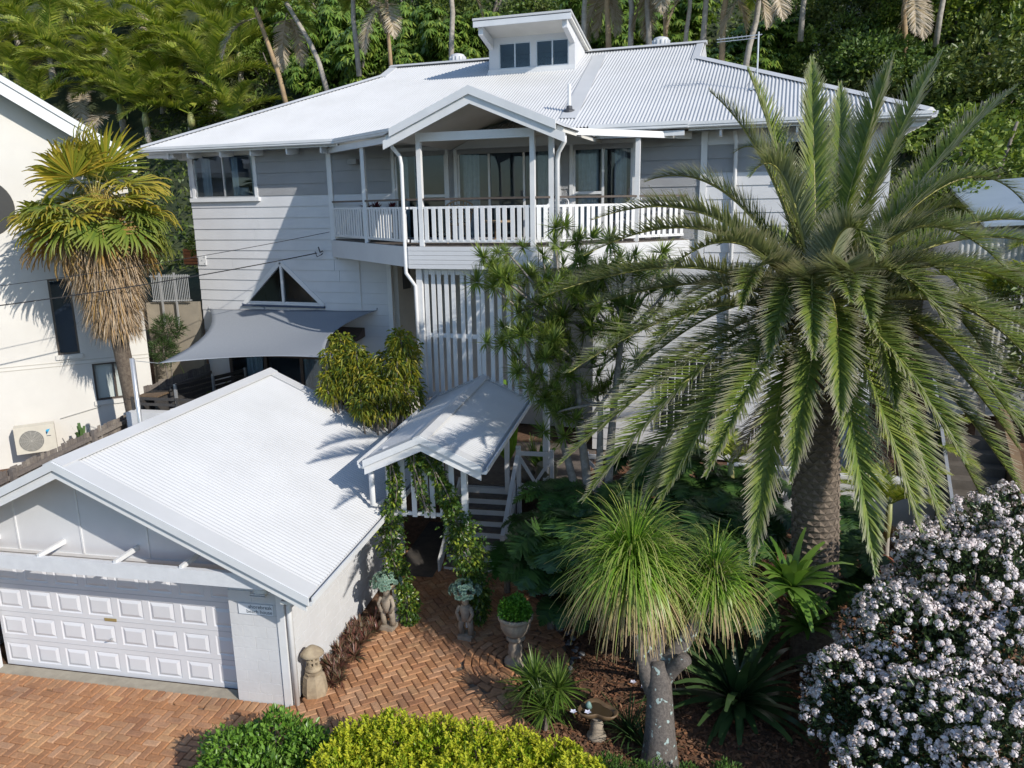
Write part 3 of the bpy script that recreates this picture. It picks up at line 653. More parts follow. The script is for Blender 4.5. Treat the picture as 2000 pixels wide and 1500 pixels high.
# ---------------------------------------------------------------- entry porch with stair (garage frame)
POR = thing('entry_porch', 'white gabled entry porch with slat front over timber steps', 'porch', (-3.95, 12.5, 0), garage=True)
PRX, PRZ, PSL, PY0, PY1 = -3.96, 3.80, .455, 12.0, 16.85
for s in (-1, 1):
    V, F = corrugate(PY0+.1, PY1-.05, lambda u: 0, lambda u: 1, lambda u, w, s=s: (PRX+s*1.04*w, u, PRZ-1.04*PSL*w), pitch=.078, amp=.008)
    MB().add(V, F).build('roof', ROOFW, POR, True)
    def rk(y0, y1, t0, t1, x0, x1, name, mat):
        a, b = (PRX+s*x0, PRZ-x0*PSL), (PRX+s*x1, PRZ-x1*PSL)
        p = [(a[0], y0, a[1]+t0), (b[0], y0, b[1]+t0), (b[0], y1, b[1]+t0), (a[0], y1, a[1]+t0), (a[0], y0, a[1]+t1), (b[0], y0, b[1]+t1), (b[0], y1, b[1]+t1), (a[0], y1, a[1]+t1)]
        if s < 0: p = [p[1], p[0], p[3], p[2], p[5], p[4], p[7], p[6]]
        MB().hexa(p).build(name, mat, POR)
    rk(PY0, PY0+.24, .012, .034, 0, 1.05, 'barge_capping', ROOFW); rk(PY0-.02, PY0, -.09, .034, 0, 1.05, 'barge_flashing', GUT)
    rk(PY0+.02, PY0+.06, -.24, -.09, 0, 1.04, 'bargeboard', WHITE2); rk(PY1-.2, PY1, .012, .034, 0, 1.05, 'barge_capping', ROOFW)
    rk(PY0+.1, PY1, -.06, -.02, .02, 1.02, 'roof_lining', CREAM); rk(PY0, PY1, .035, .055, 0, .13, 'ridge_capping', ROOFW)
    rk(PY1-.03, PY1+.02, -.15, .034, 0, 1.05, 'bargeboard', WHITE2)
gutter((-2.92, PY0+.02, 3.20), (-2.92, PY1, 3.20), POR); gutter((-5.0, PY1, 3.20), (-5.0, PY0+.02, 3.20), POR)
for x in (-4.72, -3.33):
    B(x-.05, x+.05, 12.42, 12.52, 0, 3.34).build('post', WHITE2, POR); B(x-.05, x+.05, 16.2, 16.3, LFZ, 3.34).build('post', WHITE2, POR)
B(-4.8, -3.25, 12.43, 12.51, 3.345, 3.46).build('tie_beam', WHITE2, POR)
for x in (-4.76, -3.29): B(x-.035, x+.035, 12.53, 16.8, 3.32, 3.42).build('side_plate', WHITE2, POR)
B(-4.66, -3.39, 12.40, 12.45, 2.22, 2.28).build('slat_rail', WHITE2, POR)
for k, x in enumerate((-4.60, -4.44, -4.24, -4.02, -3.90, -3.72, -3.54)):
    B(x-.045, x+.045, 12.375, 12.398, 2.2, 3.34 if k not in (3, 4) else 3.5).build('slat', WHITE2, POR)
MB().tube([(-4.99, 12.3, 3.22), (-4.99, 12.3, 2.42), (-4.93, 12.45, 2.36), (-4.8, 12.8, 2.4)], .05, 10).build('downpipe', WHITE2, POR, True)
# stair: treads, risers, stringers, handrails
st = MB(); nst = 8; rise = LFZ/nst; run = .25; sy0 = 14.62
stair = B(-4.45, -3.2, 16.5, 16.54, .0, LFZ-.04).build('stair', WHITE2, POR)
for k in range(nst):
    y = sy0+k*run
    B(-4.42, -3.22, y, y+.02, k*rise, (k+1)*rise-.035).build('riser', WHITE2, stair)
    if k < nst-1: B(-4.42, -3.22, y-.02, y+run+.0, (k+1)*rise-.034, (k+1)*rise).build('tread', TIMB, stair)
for x in (-4.47, -3.19):
    MB().prism([(x, sy0-.12, .0), (x, sy0-.12, .32), (x, sy0+nst*run-.2, LFZ+.18), (x, sy0+nst*run-.2, LFZ-.2)], (.045 if x > -4 else -.045, 0, 0)).build('stringer', WHITE2, stair)
B(-3.16, -3.06, sy0-.1, sy0, 0, .95).build('newel_post', WHITE2, stair); B(-3.16, -3.06, 16.42, 16.52, .6, 2.28).build('newel_post', WHITE2, stair)
MB().beam((-3.11, sy0-.08, .90), (-3.11, 16.5, 2.2), .09, .06).build('stair_handrail', WHITE2, stair)
# deck at the top of the stair and its cross-braced rail
dkx = MB().prism([(-5.2, 16.52, LFZ-.12), (-1.6, 16.52, LFZ-.12), (-1.6, 20.0, LFZ-.12), (-5.2, 20.0, LFZ-.12)], (0, 0, .08)).build('entry_deck', TIMB, POR)
y = 16.54
while y < 19.2: B(-5.2, -1.6, y, y+.085, LFZ-.039, LFZ-.012).build('deck_board', TIMB, dkx); y += .092
# cross-braced rail right of the stair
def xrail(p, q, name='cross_rail'):
    p, q = Vector(p), Vector(q); up = Vector((0, 0, 1))
    o = MB().beam(p+up*.85, q+up*.85, .06, .09).build(name, WHITE2, POR)
    MB().beam(p+up*.08, q+up*.08, .06, .09).build('lower_rail', WHITE2, o)
    MB().beam(p+up*.78, (p+q)/2+up*.16, .04, .07).build('brace', WHITE2, o); MB().beam(q+up*.78, (p+q)/2+up*.16, .04, .07).build('brace', WHITE2, o)
    for a in (p, q): MB().beam(a-up*.7, a+up*.95, .09, .09, (0, 1, 0)).build('rail_post', WHITE2, o)
xrail((-3.08, 16.35, LFZ), (-2.33, 16.35, LFZ)); xrail((-1.55, 16.35, LFZ), (-.35, 16.35, LFZ))

# ---------------------------------------------------------------- shade sail with poles
SAIL = thing('shade_sail', 'blue-grey fabric shade sail stretched in front of the left wing', 'shade sail', (-13, 16.5, LFZ))
c00, c10, c11, c01 = Vector((-13.6, 14.2, 4.12)), Vector((-9.80, 15.38, 4.20)), Vector((-10.43, 19.05, 4.80)), Vector((-16.09, 19.05, 4.70))
N = 28; V = []; F = []
pins = [(.0), (.345), (.66), (1.)]
for j in range(N+1):
    for i in range(N+1):
        u, v = i/N, j/N
        p = (c00*(1-u)+c10*u)*(1-v)+(c01*(1-u)+c11*u)*v
        # edges curve inwards, cloth saddles
        bl = 4*u*(1-u); bv = 4*v*(1-v)
        p += Vector((0, .42, .02))*bl*(1-v)**2
        seg = [abs(((u*3) % 1)-.5)*2]; sc = 1-seg[0]
        p += Vector((0, -.16, 0))*sc*max(0, (v-.8)/.2)**1.5
        p += Vector((.62, .0, 0))*bv*(1-u)**2 + Vector((-.55, 0, 0))*bv*u**2
        p += Vector((0, 0, -.20))*bl*bv
        V.append(p)
for j in range(N):
    for i in range(N): a = j*(N+1)+i; F.append((a, a+1, a+N+2, a+N+1))
sm = surf('sail_cloth', (.27, .29, .32), (.24, .26, .29), 30, .85)
sl = MB().add(V, F).build('sail_cloth', sm, SAIL, True); md = sl.modifiers.new('t', 'SOLIDIFY'); md.thickness = .006
MB().tube([c00, c00+Vector((-.55, -.15, .06))], .008, 6).build('tension_cable', ALU, SAIL)
MB().tube([c10+Vector((.12, 0, .02)), c10], .012, 6).build('tension_cable', ALU, SAIL)
for t in (0, .345, .66, 1): p = c01.lerp(c11, t); MB().tube([p, p+Vector((0, .04, .06))], .02, 6).build('shackle', ALU, SAIL)
MB().tube([(-14.17, 14.0, .5), (-14.17, 14.0, 4.25)], .055, 12).build('sail_pole', ALU, SAIL, True)
MB().tube([(-9.66, 15.40, .8), (-9.66, 15.40, 4.3)], .05, 12).build('sail_pole', WHITE2, SAIL, True)
# ---------------------------------------------------------------- plant positions, metres
DATE_FRONDS = [((0.49, 13.16, 7.93), (0.35, 13.89, 9.79)), ((0.95, 13.68, 8.09), (0.83, 14.52, 9.46)), ((1.02, 13.15, 8.07), (1.51, 13.73, 9.72)), ((1.48, 13.89, 8.23), (2.34, 14.92, 9.89)), ((2.07, 14.38, 8.08), (3.64, 15.68, 9.4)), ((-0.06, 13.08, 8.4), (-1.1, 12.72, 9.25)), ((0.11, 13.39, 8.1), (-0.61, 13.76, 9.68)), ((0.05, 12.46, 8.79), (-0.41, 11.66, 7.95)), ((-0.1, 13.87, 9.0), (-0.77, 13.82, 8.39)), ((-0.76, 13.19, 8.47), (-2.06, 12.73, 7.94)), ((-0.75, 12.01, 8.08), (-2.38, 10.42, 7.41)), ((-0.72, 11.66, 7.93), (-2.29, 9.59, 6.99)), ((-0.5, 11.68, 7.71), (-1.31, 9.86, 6.75)), ((-0.81, 11.45, 7.23), (-2.72, 9.22, 6.51)), ((-0.69, 12.05, 6.83), (-2.46, 10.64, 6.2)), ((-0.76, 11.01, 6.69), (-2.24, 8.64, 5.69)), ((-0.61, 11.16, 6.18), (-2.46, 9.11, 4.39)), ((-0.53, 10.88, 6.29), (-2.07, 8.73, 4.07)), ((-0.19, 11.16, 6.05), (-1.71, 9.36, 3.96)), ((-0.19, 10.77, 6.24), (-1.17, 8.81, 4.06)), ((0.24, 10.98, 6.5), (-0.06, 9.42, 3.21)), ((0.61, 10.79, 6.53), (0.34, 9.7, 4.24)), ((0.75, 10.94, 6.52), (1.38, 9.67, 3.14)), ((0.97, 11.33, 6.48), (1.94, 10.38, 3.49)), ((1.25, 11.5, 6.33), (2.25, 10.69, 3.43)), ((1.36, 11.78, 6.86), (1.54, 10.52, 5.05)), ((1.72, 12.36, 6.53), (3.33, 11.91, 4.23)), ((1.76, 12.37, 6.09), (3.49, 12.01, 3.54)), ((1.99, 12.83, 7.16), (2.98, 11.93, 5.23)), ((2.0, 12.99, 7.38), (2.58, 11.8, 6.15)), ((2.59, 14.12, 8.93), (3.65, 14.11, 7.42)), ((2.46, 14.08, 8.06), (2.73, 13.11, 7.29)), ((2.36, 14.02, 7.51), (4.32, 14.5, 6.77)), ((2.44, 14.29, 7.19), (4.57, 14.85, 6.09)), ((2.41, 13.82, 6.65), (4.41, 14.14, 5.2)), ((0.78, 12.18, 7.97), (1.28, 11.53, 6.84)), ((-0.21, 11.71, 7.43), (-0.39, 10.38, 6.26)), ((1.35, 12.13, 7.4), (2.2, 11.08, 5.94)), ((0.29, 11.2, 6.89), (-0.59, 9.85, 4.84)), ((-0.09, 12.14, 6.37), (-2.33, 11.15, 4.58)), ((0.27, 11.51, 7.29), (-0.02, 10.15, 5.68)), ((0.79, 11.19, 7.03), (0.86, 9.95, 4.99)), ((-0.06, 12.63, 5.68), (-1.8, 11.45, 2.87)), ((1.92, 13.3, 5.65), (3.41, 13.2, 2.78)), ((-0.51, 13.24, 6.58), (-2.45, 12.52, 4.57)), ((2.29, 14.21, 6.2), (4.62, 14.92, 4.09)), ((0.23, 14.27, 7.54), (-1.02, 14.54, 6.84)), ((1.3, 14.63, 7.52), (2.65, 15.73, 6.6)), ((-0.15, 13.81, 7.05), (-1.84, 13.49, 5.49)), ((1.81, 14.42, 6.85), (3.87, 15.5, 5.28)), ((2.28, 12.44, 6.96), (3.55, 11.56, 5.17)), ((2.06, 12.05, 6.56), (3.35, 11.07, 4.32)), ((2.34, 13.0, 7.37), (3.84, 12.51, 5.98)), ((2.53, 14.65, 7.67), (4.51, 15.85, 7.12)), ((1.18, 10.98, 6.52), (2.2, 9.78, 4.64)), ((0.9, 11.43, 7.42), (1.13, 10.1, 6.12)), ((0.39, 11.25, 7.36), (0.5, 9.81, 5.77)), ((1.8, 12.98, 8.04), (2.94, 12.17, 6.7)), ((-0.32, 11.37, 7.09), (-1.51, 9.33, 5.76)), ((0.12, 10.58, 6.34), (-0.62, 8.79, 4.52))]
OLD_FRONDS = [((0.4, 11.95, 5.35), (-0.44, 11.2, 3.93)), ((1.05, 12.16, 5.34), (1.78, 11.89, 3.67)), ((0.29, 12.7, 5.03), (-0.16, 12.36, 3.4)), ((1.21, 13.01, 5.02), (1.66, 13.01, 3.09))]
HILL_PALMS = [(-54.52, 47.27, 19.86, 1.0), (-50.15, 48.45, 20.8, 0.95), (-47.42, 43.58, 16.9, 1.05), (-49.54, 41.81, 15.49, 1.05), (-44.22, 45.28, 18.25, 1.0), (-41.97, 47.11, 19.72, 1.0), (-41.64, 40.7, 14.59, 1.1), (-39.12, 41.84, 15.5, 1.0), (-37.42, 43.77, 17.05, 1.05), (-43.92, 39.12, 13.33, 1.0), (-36.49, 38.01, 12.44, 1.05), (-34.69, 39.52, 13.64, 1.1), (-33.96, 41.8, 15.48, 1.1), (-30.51, 38.79, 13.07, 1.1), (-31.01, 37.3, 11.86, 1.0), (-34.39, 44.86, 17.94, 0.95), (-27.98, 37.1, 11.72, 0.8), (-30.28, 41.05, 14.86, 0.9), (-33.38, 36.49, 11.22, 0.9), (-54.22, 45.3, 18.28, 1.0)]
UMBRELLA = [(-30.89, 44.24, 17.42, 1.2), (-27.09, 41.6, 15.3, 1.3), (-25.4, 42.25, 15.84, 1.3), (-22.38, 40.29, 14.28, 1.3), (-24.41, 39.29, 13.48, 1.0), (-24.33, 43.45, 16.8, 1.2), (-30.56, 46.14, 18.94, 1.2), (-21.68, 41.46, 15.2, 1.0), (-19.09, 42.02, 15.64, 1.1), (-17.0, 40.61, 14.51, 1.0), (-19.15, 40.03, 14.05, 0.9), (-16.07, 41.27, 15.06, 1.0), (-4.32, 38.01, 12.44, 0.8), (-1.27, 39.04, 13.27, 1.0), (-2.03, 37.5, 12.03, 0.8), (-0.75, 37.7, 12.2, 0.9), (-7.88, 40.42, 14.36, 1.0), (-8.93, 41.67, 15.36, 1.1), (-6.47, 41.02, 14.83, 1.0), (-5.0, 41.18, 14.99, 1.0)]
DARK_TREES = [(-15.91, 43.31, 16.68, 1.4), (-18.35, 44.03, 17.27, 1.4), (-20.62, 44.82, 17.88, 1.3), (0.43, 40.57, 14.48, 1.1), (1.34, 38.46, 12.8, 1.2), (2.61, 40.62, 14.54, 1.3), (3.79, 38.55, 12.87, 1.2), (5.28, 39.99, 14.02, 1.6), (6.49, 38.28, 12.65, 1.6), (7.97, 39.65, 13.77, 1.7), (8.54, 37.19, 11.8, 1.6), (6.99, 36.19, 11.0, 1.4), (7.85, 34.86, 9.91, 1.3), (5.67, 35.49, 10.43, 1.2), (4.27, 36.45, 11.17, 1.1), (3.14, 36.79, 11.47, 1.1), (9.28, 40.81, 14.68, 1.6), (6.39, 41.21, 14.99, 1.5), (-28.76, 40.89, 14.75, 0.9), (-34.4, 46.62, 19.34, 1.2), (-13.1, 43.82, 17.08, 1.2), (-11.37, 42.73, 16.23, 1.0), (1.75, 41.47, 15.2, 1.0), (-28.08, 45.78, 18.67, 1.3), (-24.35, 45.54, 18.46, 1.2)]
LIGHT_SHRUBS = [(6.41, 34.18, 9.37, 1.0), (7.32, 33.42, 8.75, 0.9), (5.75, 34.45, 9.59, 0.8), (6.84, 34.91, 9.96, 1.0), (8.04, 33.86, 9.11, 1.0), (4.66, 33.99, 9.23, 0.7), (1.35, 36.91, 11.57, 0.8), (2.37, 38.08, 12.48, 0.9), (0.08, 38.26, 12.64, 0.8)]
WHITE_SHRUBS = [(2.38, 39.17, 13.36, 1.0), (3.15, 37.4, 11.94, 1.0), (1.86, 38.13, 12.52, 0.7)]
TALL_TRUNKS = [((-15.73, 31.2, 13.09), (-15.81, 31.2, 15.87)), ((-13.05, 31.2, 13.21), (-13.01, 31.2, 16.74)), ((-6.49, 31.2, 13.59), (-6.55, 31.2, 15.74)), ((-5.69, 31.2, 12.99), (-5.9, 31.2, 16.02)), ((-4.35, 31.2, 13.11), (-4.25, 31.2, 15.85)), ((-3.69, 31.2, 13.02), (-3.6, 31.2, 15.79)), ((-3.03, 31.2, 12.62), (-2.88, 31.2, 15.71)), ((-2.29, 31.2, 12.4), (-2.07, 31.2, 15.63)), ((-1.55, 31.2, 12.17), (-1.01, 31.2, 15.2)), ((-17.27, 31.2, 13.6), (-17.3, 31.2, 16.59)), ((-7.48, 31.2, 13.11), (-7.3, 31.2, 16.16)), ((-4.92, 31.2, 13.02), (-5.14, 31.2, 15.94)), ((-18.82, 31.2, 12.88), (-20.6, 31.2, 15.89)), ((-20.94, 31.2, 12.37), (-22.18, 31.2, 15.82)), ((0.43, 36.0, 14.48), (0.42, 36.0, 16.2)), ((4.38, 36.0, 13.41), (4.27, 36.0, 15.64)), ((5.42, 36.0, 13.89), (5.45, 36.0, 15.71))]
DRAC_HEADS = [(-4.98, 14.44, 6.72), (-4.63, 14.71, 6.22), (-5.03, 13.82, 6.11), (-4.67, 14.24, 5.77), (-4.47, 15.17, 6.6), (-4.07, 15.2, 6.14), (-3.39, 14.21, 6.62), (-3.04, 14.38, 6.23), (-3.9, 13.73, 5.9), (-3.64, 14.44, 5.67), (-3.08, 13.94, 5.75), (-2.79, 14.86, 6.09), (-4.99, 14.24, 5.26), (-4.29, 13.86, 5.34), (-3.99, 14.6, 5.14), (-3.48, 14.63, 5.15), (-2.83, 13.92, 5.38), (-4.68, 14.08, 4.79), (-4.07, 13.76, 4.78), (-3.67, 14.14, 4.68), (-3.16, 14.11, 4.76), (-2.87, 14.91, 4.72), (-4.31, 13.87, 4.29), (-3.76, 13.56, 4.25), (-3.54, 14.24, 4.0), (-3.2, 14.77, 4.0), (-3.75, 13.7, 3.77), (-4.07, 13.79, 5.17), (-2.56, 14.95, 6.62), (-2.21, 15.97, 6.4), (-2.45, 15.88, 6.09), (-3.03, 15.31, 6.69), (-3.8, 15.49, 6.88), (-4.21, 15.23, 6.8), (-2.55, 14.7, 5.67), (-2.23, 14.24, 5.36), (-2.74, 14.77, 4.24), (-4.19, 14.0, 3.81), (-3.49, 13.84, 3.6), (-5.11, 13.77, 6.5), (-4.78, 14.14, 6.27), (-3.4, 14.67, 6.05), (-4.24, 14.05, 6.1), (-3.76, 14.11, 5.52), (-3.1, 14.7, 5.85), (-4.68, 14.77, 5.5), (-4.11, 14.47, 5.41), (-3.5, 14.28, 5.94), (-2.88, 14.39, 5.56), (-3.31, 14.52, 5.43), (-4.43, 13.65, 5.22), (-3.96, 13.75, 4.98), (-2.07, 15.09, 5.63), (-1.82, 14.55, 6.09)]
DRAC_BASE = (-2.67, 13.1, 2.01)
WHITE_BUSH = [(1.47, 9.92, 0.98, 0.75), (2.21, 10.71, 1.39, 1.0), (2.98, 11.78, 2.03, 1.0), (3.54, 12.73, 2.48, 0.8), (3.41, 10.92, 1.48, 1.1), (2.36, 9.59, 1.04, 0.9), (3.08, 9.42, 1.13, 1.0), (2.03, 11.33, 1.54, 0.65), (1.31, 10.44, 1.14, 0.5), (1.71, 9.32, 0.87, 0.6), (2.78, 12.63, 2.25, 0.55)]
HEDGE = [(-4.93, 7.82, 0.42, 0.42), (-4.5, 8.02, 0.45, 0.45), (-3.97, 8.18, 0.37, 0.45), (-3.43, 8.31, 0.33, 0.45), (-2.87, 8.38, 0.32, 0.42), (-2.33, 8.45, 0.25, 0.4), (-4.97, 7.34, 0.32, 0.45), (-4.29, 7.45, 0.25, 0.5), (-3.51, 7.61, 0.25, 0.5), (-2.77, 7.84, 0.17, 0.45), (-1.97, 8.14, 0.29, 0.42)]
DARK_BUSH = [(-6.49, 7.27, 0.38, 0.5), (-6.1, 7.64, 0.44, 0.5), (-5.58, 7.58, 0.37, 0.45), (-5.97, 6.98, 0.2, 0.6), (-5.34, 7.17, 0.13, 0.5), (-6.53, 6.88, 0.14, 0.4)]
FERN_HEDGE = [(-1.67, 8.58, 0.32, 0.3), (-1.22, 8.71, 0.24, 0.3), (-0.71, 8.87, 0.17, 0.3), (-0.21, 9.14, 0.15, 0.28)]
WILLOW = [(-8.54, 14.62, 3.94, 0.62), (-7.92, 14.88, 4.15, 0.6), (-8.83, 14.73, 4.36, 0.4), (-7.52, 14.78, 3.62, 0.5), (-8.09, 14.43, 3.44, 0.5), (-7.66, 15.15, 4.45, 0.42), (-8.92, 14.49, 3.95, 0.4)]
FANPALM = [(-15.75, 15.15, 7.75), (-15.55, 15.25, 0.9)]
PONY = {'base': (-1.13, 9.4, 0.0), 'fork': (-1.26, 9.93, 1.28), 'h1': (-1.76, 10.53, 2.64), 'h2': (-0.59, 10.77, 2.44), 'h3': (-1.37, 10.79, 2.28), 'stub': (-0.98, 9.9, 1.64), 'low': (-1.39, 9.72, 1.06)}
STRAP = (-0.17, 11.03, 0.1)
NEST = (0.5, 11.71, 2.11)
TREEFERN = [(-4.0, 13.49, 2.32), (-3.56, 12.99, 1.89), (-4.53, 13.46, 1.64), (-3.07, 13.38, 1.95)]
LOBED = [(-3.39, 12.36, 1.73), (-3.15, 12.92, 1.92), (-3.52, 12.3, 1.25), (-0.7, 13.57, 2.05), (-0.36, 13.1, 1.9)]
SPIKY = [(-3.06, 9.82, 0.67), (-2.7, 9.82, 0.61), (-2.84, 9.6, 0.38)]
URN = (-3.78, 11.07, 0.0)
STATUES = [(-6.37, 11.43, 0.0), (-4.88, 11.56, 0.0)]
LANTERN = (-6.6, 9.34, 0.0)
BATH = (-2.09, 9.71, 0.0)
BROM = [(-6.89, 11.22, 0.05), (-6.8, 10.88, 0.05), (-6.66, 11.19, 0.05), (-6.72, 10.48, 0.05), (-6.57, 10.75, 0.05), (-6.65, 10.11, 0.05), (-6.51, 10.38, 0.05), (-6.54, 9.76, 0.05), (-6.46, 9.98, 0.05), (-6.74, 11.54, 0.05), (-6.54, 9.61, 0.05), (-6.62, 11.03, 0.05)]
BED_FERNS = [(-0.85, 11.91, 1.72), (-0.27, 11.7, 1.38), (-1.02, 11.33, 1.37), (-0.71, 13.11, 1.95), (-0.04, 13.59, 2.12), (-1.47, 13.51, 1.99), (-2.3, 13.94, 2.24), (1.4, 13.34, 1.74), (1.77, 12.72, 1.35), (1.38, 14.49, 2.03), (-3.02, 12.02, 0.76), (-1.8, 14.53, 2.18), (-1.11, 14.54, 2.14), (-0.56, 14.97, 2.25), (0.02, 14.72, 2.2), (-2.36, 14.86, 2.54), (-1.5, 15.35, 2.46)]
# ---------------------------------------------------------------- terrain
def sst(a, b, x): t = np.clip((x-a)/(b-a), 0, 1); return t*t*(3-2*t)
def ground_z(X, Y):
    X = np.asarray(X, float); Y = np.asarray(Y, float)
    gx = X*_cg+Y*_sg; gy = -X*_sg+Y*_cg
    bed = 1.15*sst(12.4, 17.2, gy)*sst(-2.95, -1.2, gx)            # garden rises to the right of the path
    court = 1.25*sst(17.0, 17.6, gy)                               # house terrace
    left = 1.0*sst(-12.2, -12.8, gx)*sst(10, 15, gy)
    z = np.maximum(np.maximum(bed, court), left)
    back = np.where((X < -16.8) | (X > 2.7), 3.6*sst(19, 28, Y), 3.6*sst(26, 29.2, Y))
    hill = np.clip(Y-28.5-.12*np.clip(X, -30, 30)*0, 0, 60)
    z = z+back+np.where(hill < 45, .80*hill, 36+(hill-45)*.15)
    return z
xs = np.r_[-1800, -700, -300, -140, -90, np.arange(-60, 60.1, .6), 90, 140, 300, 700, 1800]
ys = np.r_[-1800, -700, -300, -140, -60, -25, -8, np.arange(0, 92, .6), 120, 200, 400, 900, 1800]
GXX, GYY = np.meshgrid(xs, ys)
rngt = np.random.default_rng(3)
ZZ = ground_z(GXX, GYY)
bump_ = np.where(GYY > 29, rngt.normal(0, .25, ZZ.shape), 0); ZZ = ZZ+bump_-.02
nx, ny = len(xs), len(ys)
ii = np.arange(ny-1)[:, None]*nx+np.arange(nx-1)[None, :]
Fg = np.stack([ii, ii+1, ii+nx+1, ii+nx], -1).reshape(-1, 4)
m, nt, b = _new('soil'); p_ = wpos(nt)
c_near = mix_c(nt, ramp(nt, noise(nt, 9, 6, .7, p_), [(.35, 0.), (.65, 1.)]), (.085, .048, .028), (.19, .105, .06))
c_hill = mix_c(nt, ramp(nt, noise(nt, 1.2, 6, .7, p_), [(.35, 0.), (.65, 1.)]), (.02, .035, .012), (.06, .07, .025))
sp = _n(nt, 'ShaderNodeSeparateXYZ'); nt.links.new(p_, sp.inputs[0])
nt.links.new(mix_c(nt, ramp(nt, sp.outputs[2], [(.0, 0.), (1., 1.)]), c_near, c_near), b.inputs['Base Color'])
mr = _n(nt, 'ShaderNodeMapRange'); mr.inputs[1].default_value = 2.5; mr.inputs[2].default_value = 5; nt.links.new(sp.outputs[2], mr.inputs[0])
mr2 = _n(nt, 'ShaderNodeMapRange'); mr2.inputs[1].default_value = 6.0; mr2.inputs[2].default_value = 4.5; nt.links.new(sp.outputs[1], mr2.inputs[0])
c_near = mix_c(nt, mr2.outputs[0], c_near, c_hill)
nt.links.new(mix_c(nt, mr.outputs[0], c_near, c_hill), b.inputs['Base Color']); b.inputs['Roughness'].default_value = .95
bump(nt, b, noise(nt, 30, 5, .7, p_), .7, .03)
gnd = _link('ground', np_mesh('ground', np.c_[GXX.ravel(), GYY.ravel(), ZZ.ravel()], Fg, smooth=True), m, None); tag(gnd, kind='structure', label='brown mulched garden soil rising to a steep green hillside')

# the sea below the houses, behind the viewpoint
sea_m = surf('sea_water', (.02, .09, .16), (.03, .12, .19), .02, .12)
tag(MB().add([(-1800, -1800, .3), (1800, -1800, .3), (1800, -35, .3), (-1800, -35, .3)], [(0, 1, 2, 3)]).build('sea', sea_m), kind='structure')
# ---------------------------------------------------------------- brick paving
BRK = piecemat('paver_clay', [(.40, .19, .085), (.46, .235, .115), (.50, .28, .14), (.34, .155, .075), (.52, .30, .17), (.42, .20, .09)], .85, .5, 70, dirt=(1.3, (.13, .075, .05), .5))
SAND = surf('joint_sand', (.13, .095, .065), (.19, .15, .11), 7, .95, .5, 80)
L_, W_ = .26, .13
def brick_mesh(l, w, h=.06, name='brick'):
    me = bevel(B(-l/2+.005, l/2-.005, -w/2+.005, w/2-.005, 0, h).mesh(name), .013); me.materials.append(BRK); return me
BM = brick_mesh(L_, W_)
def inside(poly, x, y):
    c = False; n = len(poly); j = n-1
    for i in range(n):
        if (poly[i][1] > y) != (poly[j][1] > y) and x < (poly[j][0]-poly[i][0])*(y-poly[i][1])/(poly[j][1]-poly[i][1])+poly[i][0]: c = not c
        j = i
    return c
def herring(poly, ang, org, skip=None):
    out = []; c, s = math.cos(ang), math.sin(ang)
    for i in range(-90, 90):
        for j in range(-90, 90):
            d = (i-j) % 4
            if d == 0: u, v, r_ = (i+1)*W_, (j+.5)*W_, 0
            elif d == 2: u, v, r_ = (i+.5)*W_, j*W_, 1
            else: continue
            x, y = org[0]+u*c-v*s, org[1]+u*s+v*c
            if inside(poly, x, y) and not (skip and skip(x, y)): out.append((x, y, ang+(R(90) if r_ else 0)))
    return out
def lay(name, label, poly, bricks, nmax=300, frame_z=0.):
    """structure in the garage frame: sand bed sheet, nearest bricks as objects, the rest one mesh"""
    o = MB().add([g2h(x, y, .012) for x, y in poly], [tuple(range(len(poly)))]).build(name, SAND, None); tag(o, label, kind='structure')
    for i, br in enumerate(bricks):
        h = g2h(br[0], br[1]); bricks[i] = (h[0], h[1], br[2]+GA, br[3] if len(br) > 3 else BM)
    q = sorted(bricks, key=lambda t: t[0]**2+t[1]**2)
    rr = random.Random(5)
    for (x, y, a, me) in q[:nmax]:
        ob = piece('brick', me, o, (x, y, rr.uniform(-.004, .003)), rot=(rr.uniform(-.012, .012), rr.uniform(-.012, .012), a+rr.uniform(-.02, .02)))
    if q[nmax:]:
        V = []; F = []; co = np.empty(len(BM.vertices)*3); BM.vertices.foreach_get('co', co); co = co.reshape(-1, 3); fs = [tuple(p.vertices) for p in BM.polygons]
        mb = MB()
        for (x, y, a, me) in q[nmax:]:
            a += rr.uniform(-.02, .02); z = rr.uniform(-.004, .003); c, s = math.cos(a), math.sin(a)
            mb.add([(x+v[0]*c-v[1]*s, y+v[0]*s+v[1]*c, z+v[2]) for v in co], fs)
        r_ = mb.build('brick_field', BRK, o); r_['kind'] = 'stuff'
    return o
dpoly = [(-13.2, 6.6), (-5.2, 6.6), (-4.3, 7.6), (-4.3, 9.0), (-5.6, 9.58), (-13.2, 9.58)]
db = herring(dpoly, R(-3), (-9, 8))
x = -13.1
while x < -5.7: db.append((x, 9.64, R(90), BM)); x += .137
lay('driveway', 'orange brick driveway laid in herringbone before the garage door', dpoly, db)
B_ = MB().add([g2h(-13, 9.70, .03), g2h(-6.43, 9.70, .03), g2h(-6.43, 10.0, .05), g2h(-13, 10.0, .05)], [(0, 1, 2, 3)])
tag(B_.build('concrete_apron', surf('concrete', (.36, .32, .25), (.27, .24, .19), 5, .9, .4, 60)), 'narrow concrete strip in front of the garage door', kind='structure')
ppoly = [(-4.3, 7.6), (-2.1, 8.4), (-1.95, 10.2), (-1.75, 10.9), (-1.42, 11.7), (-1.55, 12.4), (-2.0, 13.2), (-2.35, 13.9), (-3.0, 14.62), (-3.1, 15.3), (-5.45, 16.5), (-5.45, 14.4), (-5.05, 13.1), (-4.95, 12.1), (-5.07, 11.17), (-5.17, 10.3), (-5.6, 9.58), (-4.3, 9.0)]
UC = (-2.2, 11.55)                                             # rings of pavers round the urn
